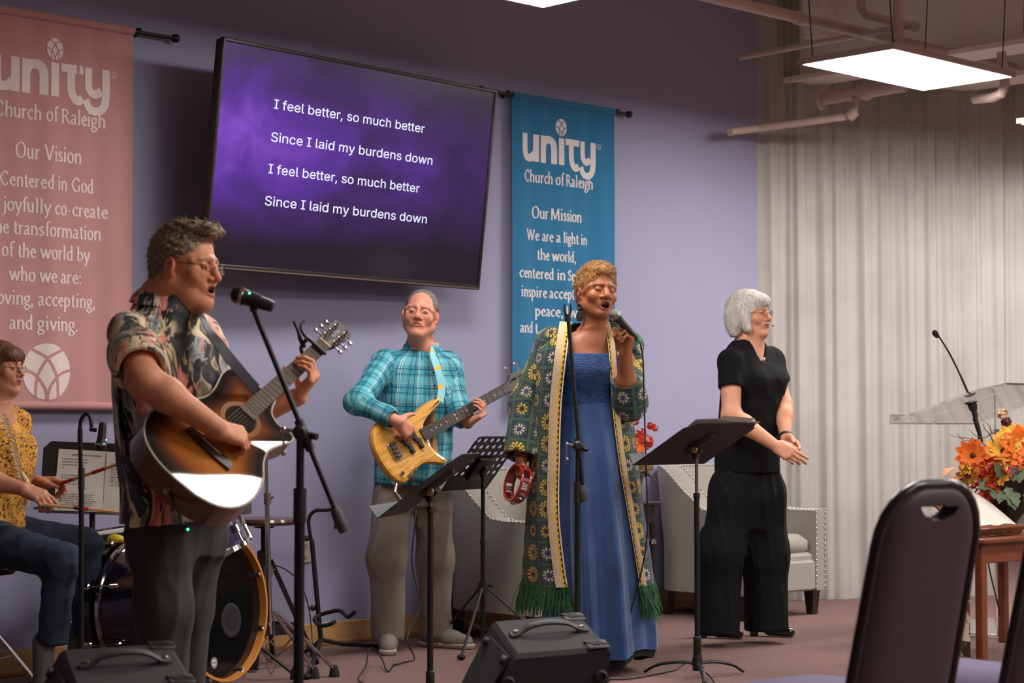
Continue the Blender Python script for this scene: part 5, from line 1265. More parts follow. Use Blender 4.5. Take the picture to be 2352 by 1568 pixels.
# ------------------------------------------------------------------ organic modelling: signed-distance solids meshed with surface nets
class Sdf:
    def __init__(s): s.p = []                      # (lo, hi, fn, k, op)
    def add(s, lo, hi, fn, k=.02, op='u'): s.p.append((np.array(lo), np.array(hi), fn, k, op)); return s
    def cone(s, a, b, ra, rb=None, k=.02, op='u'):
        a, b = np.asarray(a, float), np.asarray(b, float); rb = ra if rb is None else rb; ba = b - a; L2 = max(1e-9, float(ba @ ba)); R = max(ra, rb)
        def fn(X, Y, Z):
            x, y, z = X - a[0], Y - a[1], Z - a[2]
            t = np.clip((x * ba[0] + y * ba[1] + z * ba[2]) / L2, 0, 1)
            return np.sqrt((x - t * ba[0]) ** 2 + (y - t * ba[1]) ** 2 + (z - t * ba[2]) ** 2) - (ra + (rb - ra) * t)
        return s.add(np.minimum(a, b) - R, np.maximum(a, b) + R, fn, k, op)
    def chain(s, pts, rs, k=.02, op='u'):
        for i in range(len(pts) - 1): s.cone(pts[i], pts[i + 1], rs[i], rs[i + 1], k, op)
        return s
    def ell(s, c, r, Rm=None, k=.02, op='u'):
        c = np.asarray(c, float); r = np.asarray(r, float) if hasattr(r, '__len__') else np.array([r] * 3, float); Rm = np.eye(3) if Rm is None else np.asarray(Rm)
        def fn(X, Y, Z):
            x, y, z = X - c[0], Y - c[1], Z - c[2]
            q = [(x * Rm[0, i] + y * Rm[1, i] + z * Rm[2, i]) / r[i] for i in range(3)]
            k0 = np.sqrt(q[0] ** 2 + q[1] ** 2 + q[2] ** 2); k1 = np.sqrt((q[0] / r[0]) ** 2 + (q[1] / r[1]) ** 2 + (q[2] / r[2]) ** 2)
            return k0 * (k0 - 1) / np.maximum(k1, 1e-6)
        e = np.sqrt((Rm ** 2) @ (r ** 2)); return s.add(c - e, c + e, fn, k, op)
    def loft(s, secs, k=.02, op='u', pw=2.3):
        """secs: (centre, x axis, y axis, rx, ry front, ry back) stacked along a spine"""
        C = np.array([q[0] for q in secs], float); ax = nrm(C[-1] - C[0]); T = (C - C[0]) @ ax
        Xa = np.array([nrm(q[1]) for q in secs]); Ya = np.array([nrm(q[2]) for q in secs]); RX = np.array([q[3] for q in secs]); RF = np.array([q[4] for q in secs]); RB = np.array([q[5] for q in secs])
        def fn(X, Y, Z):
            t = (X - C[0, 0]) * ax[0] + (Y - C[0, 1]) * ax[1] + (Z - C[0, 2]) * ax[2]
            tc = np.clip(t, T[0], T[-1]); I = lambda A: np.interp(tc, T, A)
            dx, dy, dz = X - I(C[:, 0]), Y - I(C[:, 1]), Z - I(C[:, 2])
            x = dx * I(Xa[:, 0]) + dy * I(Xa[:, 1]) + dz * I(Xa[:, 2]); y = dx * I(Ya[:, 0]) + dy * I(Ya[:, 1]) + dz * I(Ya[:, 2])
            rx = I(RX); ry = np.where(y > 0, I(RF), I(RB)); q = (np.abs(x / rx) ** pw + np.abs(y / ry) ** pw) ** (1 / pw)
            d = (q - 1) * np.minimum(rx, ry); e = np.maximum(T[0] - t, t - T[-1])
            return np.maximum(d, e)
        R = max(RX.max(), RF.max(), RB.max()); return s.add(C.min(0) - R, C.max(0) + R, fn, k, op)
    def half(s, p, n, k=.004, lo=None, hi=None):     # cut away the side the normal points to
        p, n = np.asarray(p, float), nrm(n)
        fn = lambda X, Y, Z: -((X - p[0]) * n[0] + (Y - p[1]) * n[1] + (Z - p[2]) * n[2])
        return s.add(p - 60 if lo is None else lo, p + 60 if hi is None else hi, fn, k, 's')
    def warp(s, fn, lo=None, hi=None):               # additive displacement of the field
        return s.add([-50] * 3 if lo is None else lo, [50] * 3 if hi is None else hi, fn, 0, 'w')
    def bounds(s):
        L = np.min([p[0] for p in s.p if p[4] == 'u'], 0); H = np.max([p[1] for p in s.p if p[4] == 'u'], 0); return L, H
    def mesh(s, h, lo=None, hi=None, keep=None, drop=()):
        L, H = s.bounds(); pad = 3 * h
        L, H = L - pad, H + pad
        if lo is not None: L, H = np.maximum(L, lo), np.minimum(H, hi)
        n = np.maximum(np.ceil((H - L) / h).astype(int) + 1, 4)
        ax = [(L[i] + h * np.arange(n[i])).astype(np.float32) for i in range(3)]
        D = np.full(n, .2, np.float32)
        for (a, b, fn, k, op) in s.p:
            m = k + 2.5 * h
            i0 = [max(0, int(np.searchsorted(ax[i], a[i] - m)) - 1) for i in range(3)]; i1 = [min(n[i], int(np.searchsorted(ax[i], b[i] + m)) + 1) for i in range(3)]
            if any(i1[i] - i0[i] < 1 for i in range(3)): continue
            sl = tuple(slice(i0[i], i1[i]) for i in range(3))
            X, Y, Z = ax[0][sl[0]][:, None, None], ax[1][sl[1]][None, :, None], ax[2][sl[2]][None, None, :]
            cur = D[sl]
            if op == 'w':
                near = np.abs(cur) < .04
                if near.any():
                    Xb, Yb, Zb = np.broadcast_arrays(X, Y, Z); cur[near] += fn(Xb[near], Yb[near], Zb[near]).astype(np.float32)
                continue
            d = np.broadcast_to(fn(X, Y, Z), cur.shape).astype(np.float32)
            if op == 'u':
                if k > 0: hh = np.clip(.5 + .5 * (d - cur) / k, 0, 1); D[sl] = d + (cur - d) * hh - k * hh * (1 - hh)
                else: D[sl] = np.minimum(cur, d)
            else:
                d = -d
                if k > 0: hh = np.clip(.5 - .5 * (d - cur) / k, 0, 1); D[sl] = d + (cur - d) * hh + k * hh * (1 - hh)
                else: D[sl] = np.maximum(cur, d)
        V, Q = surfnet(D, L, h)
        if keep is not None or drop:
            c = V[Q].mean(1); ok = np.ones(len(Q), bool)
            if keep is not None: ok &= ((c > keep[0]) & (c < keep[1])).all(1)
            for (a, b) in drop: ok &= ~((c > a) & (c < b)).all(1)
            Q = Q[ok]; used = np.unique(Q); mp = np.full(len(V), -1); mp[used] = np.arange(len(used)); V = V[used]; Q = mp[Q]
        return V, Q
def surfnet(D, lo, h):
    S = D < 0
    n = np.array(D.shape) - 1
    cnt = np.zeros(n, np.int8)
    offs = [(i, j, k) for i in (0, 1) for j in (0, 1) for k in (0, 1)]
    for (i, j, k) in offs: cnt += S[i:i + n[0], j:j + n[1], k:k + n[2]]
    act = np.argwhere((cnt > 0) & (cnt < 8)); N = len(act)
    if N == 0: return np.zeros((0, 3)), np.zeros((0, 4), int)
    vals = {o: D[act[:, 0] + o[0], act[:, 1] + o[1], act[:, 2] + o[2]] for o in offs}
    acc = np.zeros((N, 3)); w = np.zeros(N)
    for a in offs:
        for axis in range(3):
            if a[axis] == 1: continue
            b = list(a); b[axis] = 1; b = tuple(b); va, vb = vals[a], vals[b]; m = (va < 0) != (vb < 0)
            t = np.where(m, va / np.where(m, va - vb, 1), 0)
            p = np.tile(np.array(a, float), (N, 1)); p[:, axis] += t
            acc += p * m[:, None]; w += m
    V = (act + acc / w[:, None]) * h + lo
    idm = np.full(n, -1, np.int32); idm[act[:, 0], act[:, 1], act[:, 2]] = np.arange(N)
    quads = []
    for axis in range(3):
        u, v = (axis + 1) % 3, (axis + 2) % 3
        sl0 = [slice(1, -1)] * 3; sl1 = [slice(1, -1)] * 3; sl0[axis] = slice(0, -1); sl1[axis] = slice(1, None)
        A, B = S[tuple(sl0)], S[tuple(sl1)]; e = np.argwhere(A != B)
        if len(e) == 0: continue
        fl = A[e[:, 0], e[:, 1], e[:, 2]]
        c = e.copy(); c[:, u] += 1; c[:, v] += 1
        def cell(du, dv):
            q = c.copy(); q[:, u] += du; q[:, v] += dv; return idm[q[:, 0], q[:, 1], q[:, 2]]
        q = np.stack([cell(-1, -1), cell(0, -1), cell(0, 0), cell(-1, 0)], 1)
        q[~fl] = q[~fl][:, ::-1]; quads.append(q)
    Q = np.concatenate(quads); return V, Q[(Q >= 0).all(1)]
def relax(V, Q, it=1, f=.5):
    e = np.concatenate([Q[:, [0, 1]], Q[:, [1, 2]], Q[:, [2, 3]], Q[:, [3, 0]]])
    for _ in range(it):
        acc = np.zeros_like(V); cn = np.zeros(len(V))
        np.add.at(acc, e[:, 0], V[e[:, 1]]); np.add.at(acc, e[:, 1], V[e[:, 0]]); np.add.at(cn, e[:, 0], 1); np.add.at(cn, e[:, 1], 1)
        V = V * (1 - f) + f * acc / np.maximum(cn, 1)[:, None]
    return V
def joinVQ(parts):
    V = []; Q = []; n = 0
    for v, q in parts: V.append(v); Q.append(q + n); n += len(v)
    return np.concatenate(V), np.concatenate(Q)
def qmesh(name, V, Q, mat, parent, col=None, uv=None, label=None, smooth=True):
    root = parent
    while root is not None and root.parent is not None: root = root.parent
    off = np.array(root.location) if root is not None else np.zeros(3)
    me = bpy.data.meshes.new(name); me.vertices.add(len(V)); me.vertices.foreach_set('co', (V - off).astype(np.float32).ravel())
    me.loops.add(len(Q) * 4); me.loops.foreach_set('vertex_index', Q.astype(np.int32).ravel())
    me.polygons.add(len(Q)); me.polygons.foreach_set('loop_start', np.arange(0, len(Q) * 4, 4, dtype=np.int32))
    me.update(calc_edges=True)
    if smooth: me.polygons.foreach_set('use_smooth', np.ones(len(Q), bool))
    if col is not None:
        a = me.attributes.new('Col', 'FLOAT_COLOR', 'POINT'); a.data.foreach_set('color', np.concatenate([col, np.ones((len(V), 1))], 1).astype(np.float32).ravel())
    if uv is not None:
        a = me.attributes.new('cloth', 'FLOAT_VECTOR', 'POINT'); a.data.foreach_set('vector', uv.astype(np.float32).ravel())
    me.materials.append(mat)
    o = bpy.data.objects.new(name, me); COL.objects.link(o); o.parent = parent
    if label: o['label'] = label
    return o
def folds(seed, amp, f=(22, 22, 9), n=4):
    r = np.random.default_rng(seed); K = r.normal(size=(n, 3)) * np.array(f); W = r.normal(size=(n, 3)) * np.array(f) * .5; ph = r.uniform(0, 6, (n, 2))
    def fn(X, Y, Z):
        o = 0
        for i in range(n):
            w = np.sin(W[i, 0] * X + W[i, 1] * Y + W[i, 2] * Z + ph[i, 0]) * 1.6
            o = o + (1 - np.abs(np.sin(K[i, 0] * X + K[i, 1] * Y + K[i, 2] * Z + w + ph[i, 1]))) ** 1.5
        return -(o / n - .4) * amp * 2
    return fn
# skin
def mat_skin(name, rough=.5):
    t = NT(name); c = t.n('ShaderNodeAttribute', attribute_name='Col').outputs['Color']; v = t.coord('Object')
    n1 = t.noise(v, 38, 4, .6); n2 = t.noise(v, 220, 2, .6)
    c2 = t.mix(t.ramp(n1, [(.35, (.78, .70, .68)), (.65, (1, 1, 1))]), (0, 0, 0), c) if False else t.mix(.5, c, t.ramp(n1, [(.3, (.80, .72, .70)), (.6, (1.06, 1.03, 1.02))]), 'MULTIPLY')
    t.col(c2); t.b.inputs['Roughness'].default_value = rough; t.b.inputs['Specular IOR Level'].default_value = .35
    t.b.inputs['Subsurface Weight'].default_value = .08; t.b.inputs['Subsurface Radius'].default_value = (.012, .004, .002)
    t.bump(t.math('ADD', n2, t.math('MULTIPLY', n1, 1.5)), .25, .002); return t.m
SKIN = mat_skin('skin')
def head(sd, c, fwd, up, s=1.0, o=None):
    """adds a head to sd; returns the frame (columns right, forward, up). o: dict of shape options"""
    o = o or {}; f = nrm(fwd); u = nrm(np.asarray(up, float) - f * np.dot(up, f)); r = np.cross(f, u); Rm = np.stack([r, f, u], 1); c = np.asarray(c, float)
    P = lambda x, y, z: c + Rm @ (V3(x, y, z) * s)
    w = o.get('w', 1.0); fat = o.get('fat', 0.0)
    sd.ell(P(0, -.018, .036), V3(.073 * w, .094, .080) * s, Rm, .0)
    sd.ell(P(0, .018, -.030), V3((.060 + fat * .5) * w, .068, .082) * s, Rm, .03 * s)
    for sx in (-1, 1):
        sd.cone(P(sx * .052 * w, -.012, -.055), P(sx * .014, .062, -.100), (.022 + fat) * s, .018 * s, .022 * s)
        sd.ell(P(sx * .038 * w, .056, -.028), V3(.026 + fat * .4, .022, .024) * s, Rm, .02 * s)          # cheek
        sd.cone(P(sx * .012, .083, .021), P(sx * .044, .068, .019), .0095 * s, .009 * s, .014 * s)          # brow
        sd.cone(P(sx * .058, .05, .012), P(sx * .064, .0, -.012), .010 * s, .008 * s, .02 * s)             # cheekbone to ear
    sd.cone(P(0, .064, -.100), P(0, .070, -.098), .0185 * s, .018 * s, .016 * s)                            # chin
    for sx in (-1, 1): sd.ell(P(sx * .031, .097, -.001), V3(.019, .018, .0125) * s, Rm, .014 * s, 's')       # eye sockets
    for sx in (-1, 1): sd.ell(P(sx * .031, .0735, -.001), V3(.0145, .0125, .0115) * s, Rm, .004 * s)          # lids
    nl = o.get('nose', 1.0); nw = o.get('nosew', 1.0)
    sd.cone(P(0, .080, .012), P(0, .080 + .024 * nl, -.030), .0075 * s, .0115 * nw * s, .010 * s)
    for sx in (-1, 1): sd.ell(P(sx * .0125 * nw, .086 + .004 * nl, -.0355), V3(.0085 * nw, .011, .008) * s, Rm, .006 * s)
    for sx in (-1, 1): sd.ell(P(sx * .0065 * nw, .094 + .006 * nl, -.0425), V3(.0038, .005, .004) * s, Rm, .003 * s, 's')
    sd.ell(P(0, .073, -.062), V3(.030, .018, .024) * s, Rm, .014 * s)                                        # mouth mound
    mo = o.get('mouth', 0.0); mw = o.get('mw', .024); zu, zl = -.0575 + mo * .15, -.0675 - mo; fz = o.get('frown', 0.0)
    sd.chain([P(-mw, .076, (zu + zl) / 2 + fz), P(-mw * .45, .0885, zu + .0005), P(0, .0905, zu), P(mw * .45, .0885, zu + .0005), P(mw, .076, (zu + zl) / 2 + fz)], [.0032 * s, .005 * s, .0052 * s, .005 * s, .0032 * s], .004 * s)
    sd.chain([P(-mw, .076, (zu + zl) / 2 + fz), P(-mw * .5, .086, zl), P(0, .0885, zl - .001), P(mw * .5, .086, zl), P(mw, .076, (zu + zl) / 2 + fz)], [.0032 * s, .0055 * s, .0062 * s, .0055 * s, .0032 * s], .004 * s)
    if mo > 0: sd.ell(P(0, .090, (zu + zl) / 2), V3(mw * .78, .026, (zu - zl) / 2 - .001) * s, Rm, .003 * s, 's')
    else: sd.ell(P(0, .096, (zu + zl) / 2), V3(mw * .95, .010, .0016) * s, Rm, .003 * s, 's')
    for sx in (-1, 1):                                                                                       # ears
        Re = Rm @ rotz(sx * -.35) @ rotx(-.18)
        if o.get('ears', 1):
            sd.ell(P(sx * .0775 * w, -.012, -.009), V3(.0095, .0215, .0285) * s, Re, .007 * s); sd.ell(P(sx * .087 * w, -.008, .002), V3(.007, .012, .019) * s, Re, .005 * s, 's')
            sd.ell(P(sx * .074 * w, -.002, -.034), V3(.006, .009, .010) * s, Re, .006 * s)
    return Rm, P
def skin_color(V, tone, Rm, c, s, o=None, lips=(150, 80, 74), brow=(96, 84, 74), eye='open'):
    o = o or {}; base = np.array(lin(tone)); C = np.tile(base, (len(V), 1)); L = (V - c) @ Rm / s
    x, y, z = L[:, 0], L[:, 1], L[:, 2]; inh = (np.abs(x) < .1) & (np.abs(y) < .13) & (np.abs(z) < .13)
    def blend(mask, col, k=1.0):
        m = np.clip(mask, 0, 1)[:, None] * k * inh[:, None]; C[:] = C * (1 - m) + np.array(lin(col)) * m
    red = tuple(np.clip(np.array(tone) * np.array((1.04, .80, .76)), 0, 255))
    g = lambda dx, dz, rx, rz, sharp=1.0: np.clip((1.3 - np.sqrt((dx / rx) ** 2 + (dz / rz) ** 2)) * 2 * sharp, 0, 1)
    fr = y > .03
    for sx in (-1, 1): blend(g(x - sx * .042, z + .032, .022, .02, .6) * fr, red, .28)
    blend(g(x, z + .032, .016, .012, .6) * (y > .07), red, .3)
    blend(((np.abs(x) > .068) & (y < .03) & (y > -.05) & (np.abs(z) < .045)) * 1.0, red, .4)
    mo = o.get('mouth', 0.0); mw = o.get('mw', .024); zu, zl = -.0575 + mo * .15, -.0675 - mo; zm = (zu + zl) / 2 + o.get('frown', 0.0) * (x / mw) ** 2
    blend(g(x, z - zm, mw * .98, (zu - zl) / 2 + .0052, 1.6) * (y > .066), lips, .85)
    if mo > 0:
        inside = ((np.abs(x) / (mw * .74)) ** 2 + ((z - zm) / ((zu - zl) / 2 - .0015)) ** 2 < 1) & (y > .04) & (y < .0865); blend(inside * 1.0, (44, 18, 16))
        teeth = inside & (z > zu - .0075) & (np.abs(x) < mw * .62); blend(teeth * 1.0, o.get('teeth', (196, 184, 168)), .9)
    else: blend(g(x, z - zm, mw * .9, .0016, 2) * (y > .066), (90, 44, 40), .7)
    bz = o.get('browz', .024)
    for sx in (-1, 1):
        xx = (x * sx - .030) / .020; zz = z - (bz + .003 * (1 - xx ** 2) - .002 * xx)
        blend((np.clip(1.25 - np.abs(xx), 0, .25) * 4) * np.clip(1.4 - np.abs(zz) / .0032, 0, 1) * (y > .04), brow, o.get('browk', .8))
        if eye == 'open':
            ex, ez = (x * sx - .031) / .0125, (z + .0012) / o.get('eyeh', .0042)
            m = (ex ** 2 + ez ** 2 < 1) & (y > .07); blend(m * 1.0, (200, 190, 182)); blend((((x * sx - .031 - o.get('gaze', 0) * sx) / .0046) ** 2 + ((z + .001) / .0046) ** 2 < 1) * m * 1.0, (52, 44, 40))
            blend(np.clip(1.3 - np.abs(ex ** 2 + (ez * .9) ** 2 - 1.05) * 3, 0, 1) * (z > -.002) * (y > .06), (70, 44, 36), .75)
        else:
            ex = (x * sx - .031) / .0145; cz = z + .0045 - .003 * ex ** 2
            blend((np.abs(ex) < 1) * np.clip(1.3 - np.abs(cz) / .0016, 0, 1) * (y > .05), (44, 24, 20), .85)
    return C
def hand(sd, w, d, n, thumb, pose, s=1.0, k=.008):
    """w wrist, d toward the knuckles, n out of the palm, thumb = +1/-1 side sign along cross(d, n); pose: list of 4 (mcp, pip, dip, spread) for index..little + thumb (dirs)"""
    d = nrm(d); n = nrm(np.asarray(n, float) - d * np.dot(n, d)); t = np.cross(d, n) * thumb; w = np.asarray(w, float)
    P = lambda a, b, c: w + (d * a + t * b + n * c) * s
    offs = (.027, .009, -.009, -.025); lens = ((.040, .025, .021), (.045, .029, .022), (.041, .027, .021), (.032, .020, .019)); rad = (.0088, .0092, .0086, .0076)
    for i in range(4):
        kn = P(.088 - .006 * abs(i - 1) - (.004 if i == 3 else 0), offs[i], -.003)
        sd.cone(P(.012, offs[i] * .62, 0), kn, .0155 * s, .0125 * s, .012 * s)
    sd.cone(P(.02, .022, .010), P(.06, .024, .006), .013 * s, .012 * s, .012 * s); sd.cone(P(.02, -.018, .008), P(.06, -.02, .004), .012 * s, .010 * s, .012 * s)
    for i in range(4):
        a1, a2, a3, sp = pose[i]; kn = P(.088 - .006 * abs(i - 1) - (.004 if i == 3 else 0), offs[i], -.003); cur = kn; ang = 0.0; r0 = rad[i] * s
        side = nrm(d * math.cos(sp) + t * math.sin(sp))
        for j, (a, L) in enumerate(zip((a1, a2, a3), lens[i])):
            ang += a; dr = side * math.cos(ang) + n * math.sin(ang); nx = cur + dr * L * s
            sd.cone(cur, nx, r0 * (1 - .09 * j), r0 * (1 - .09 * (j + 1)), k if j == 0 else .003); cur = nx
    tb = pose[4]; b0 = P(.018, .028, .006)
    dr1 = nrm(d * tb[0][0] + t * tb[0][1] + n * tb[0][2]); b1 = b0 + dr1 * .042 * s
    dr2 = nrm(d * tb[1][0] + t * tb[1][1] + n * tb[1][2]); b2 = b1 + dr2 * .032 * s
    dr3 = nrm(d * tb[2][0] + t * tb[2][1] + n * tb[2][2]); b3 = b2 + dr3 * .024 * s
    sd.cone(b0, b1, .0155 * s, .0115 * s, .014 * s); sd.cone(b1, b2, .0115 * s, .0100 * s, .004); sd.cone(b2, b3, .0098 * s, .0078 * s, .004)
    return P
def boxr(c, r): c = np.asarray(c, float); r = np.asarray(r, float) if hasattr(r, '__len__') else np.array([r] * 3); return (c - r, c + r)
def body_mesh(sd, hbox, hands, h=.0055, hh=.0026, hf=.0022):
    parts = [sd.mesh(h, drop=[hbox] + list(hands))]
    e = .006
    if hbox is not None: parts.append(sd.mesh(hh, hbox[0] - e, hbox[1] + e))
    for b in hands: parts.append(sd.mesh(hf, b[0] - e, b[1] + e))
    return joinVQ(parts)
def cloth_uv(V, segs):
    """nearest-bone cylindrical coordinates: segs = list of (a, b, reference dir, radius)"""
    best = np.full(len(V), 9e9); UV = np.zeros((len(V), 3))
    for i, (a, b, ref, R) in enumerate(segs):
        a, b = np.asarray(a, float), np.asarray(b, float); ba = b - a; L = np.linalg.norm(ba); ax = ba / L; F_ = frame(ax, ref)
        q = V - a; t = q @ ax; tt = np.clip(t, 0, L); dist = np.linalg.norm(q - tt[:, None] * ax, axis=1) / R
        x, y = q @ F_[:, 0], q @ F_[:, 1]; u = np.arctan2(y, x) * R
        m = dist < best; best[m] = dist[m]; UV[m] = np.stack([u, t, np.full(len(V), float(i))], 1)[m]
    return UV
def glasses(parent, P, Rm, s, dz=0.0, w=.021, h=.015, rim=.0011, metal=None, oval=True, zc=-.002, yoff=.0, temples=True, tempside=(-1, 1), tint=None):
    gm = metal or M('glasses_metal', (120, 104, 92), .3, .9)
    GL = NT('spectacle_glass') if 'spectacle_glass' not in _MC else None
    if GL: GL.col((1, 1, 1)); GL.b.inputs['Transmission Weight'].default_value = 1; GL.b.inputs['Roughness'].default_value = .02; GL.b.inputs['IOR'].default_value = 1.08; _MC['spectacle_glass'] = GL.m
    m = MB(); y = .1005 + yoff
    for sx in (-1, 1):
        pts = []
        for a in np.linspace(0, 2 * pi, 21)[:-1]:
            ca, sa = math.cos(a), math.sin(a); e = .7 if not oval else 1.0
            pts.append(P(sx * .032 + w * np.sign(ca) * abs(ca) ** e, y - .006 * abs(ca) * (1 if ca * sx > 0 else .2), zc + dz + h * np.sign(sa) * abs(sa) ** e))
        m.tube(pts, rim, 6, closed=True)
    m.tube([P(-.032 + w, y, zc + .004), P(0, y + .004, zc + .007), P(.032 - w, y, zc + .004)], rim, 6)
    g = m.build('glasses', gm, parent)
    for sx in tempside:
        m = MB(); m.tube([P(sx * (.032 + w), y - .006, zc + .004), P(sx * .070, .07, zc + .006), P(sx * .079, .0, zc + .008), P(sx * .080, -.02, zc + .002), P(sx * .078, -.03, zc - .012)], rim, 6); m.build('temple', gm, g)
    for sx in (-1, 1):
        m = MB(); ps = [P(sx * .032 + w * .96 * math.cos(a), y - .001 - .006 * abs(math.cos(a)) * (1 if math.cos(a) * sx > 0 else .2), zc + dz + h * .96 * math.sin(a)) for a in np.linspace(0, 2 * pi, 21)[:-1]]
        back = [p - Rm[:, 1] * .0012 for p in ps]; n = len(ps)
        m.add(ps + back, [tuple(range(n)), tuple(range(2 * n - 1, n - 1, -1))] + [(i, n + i, n + (i + 1) % n, (i + 1) % n) for i in range(n)]); m.build('lens', _MC['spectacle_glass'], g)
    return g
def tang(dirs, nn, lift=.06):
    dirs = np.asarray(dirs) + np.zeros_like(nn); d = dirs - nn * np.sum(dirs * nn, 1, keepdims=True); return d / np.maximum(np.linalg.norm(d, axis=1, keepdims=True), 1e-6) + nn * lift
def strands(name, mat, parent, roots, dirs, L, r=.0009, n=4, bend=None, jit=.3, seed=1, taper=True, nseg=3):
    """many thin curved hair locks in one mesh"""
    rr = np.random.default_rng(seed); m = MB(); V = []; Fs = []; k = 0
    for p, d in zip(roots, dirs):
        d = nrm(d + rr.normal(size=3) * jit); pts = [p]; cur = p; l = L * rr.uniform(.6, 1.1)
        for j in range(nseg):
            if bend is not None: d = nrm(d + bend / nseg)
            cur = cur + d * l / nseg; pts.append(cur)
        x = nrm(np.cross(d, rr.normal(size=3))); y = nrm(np.cross(d, x))
        for j, q in enumerate(pts):
            w = r * (1 - .85 * j / nseg) if taper else r
            V += [q + x * w, q - x * .5 * w + y * .87 * w, q - x * .5 * w - y * .87 * w]
        for j in range(nseg):
            for a in range(3): Fs.append((k + j * 3 + a, k + j * 3 + (a + 1) % 3, k + j * 3 + 3 + (a + 1) % 3, k + j * 3 + 3 + a))
        k += 3 * (nseg + 1)
    m.add(np.array(V), Fs); o = m.build(name, mat, parent, smooth=180); o['kind'] = 'stuff'; return o
def surf_pick(V, Q, mask, n, seed):
    """random points with normals on a quad mesh"""
    rr = np.random.default_rng(seed); A = V[Q]; nn = np.cross(A[:, 2] - A[:, 0], A[:, 3] - A[:, 1]); c = A.mean(1); ok = np.where(mask(c))[0]
    if len(ok) == 0: return np.zeros((0, 3)), np.zeros((0, 3))
    i = rr.choice(ok, n); w = rr.dirichlet((1, 1, 1, 1), n); return (A[i] * w[:, :, None]).sum(1), nn[i] / np.maximum(np.linalg.norm(nn[i], axis=1), 1e-9)[:, None]
def solve_far(p0, px, py, L, away=True):
    """point seen at (px, py) that lies L from p0, behind it (or in front)"""
    d = ray(px, py); o = CAM - p0; a = d @ d; b = 2 * o @ d; c = o @ o - L * L; disc = max(0, b * b - 4 * a * c)
    t = (-b + (1 if away else -1) * math.sqrt(disc)) / (2 * a); return CAM + d * t
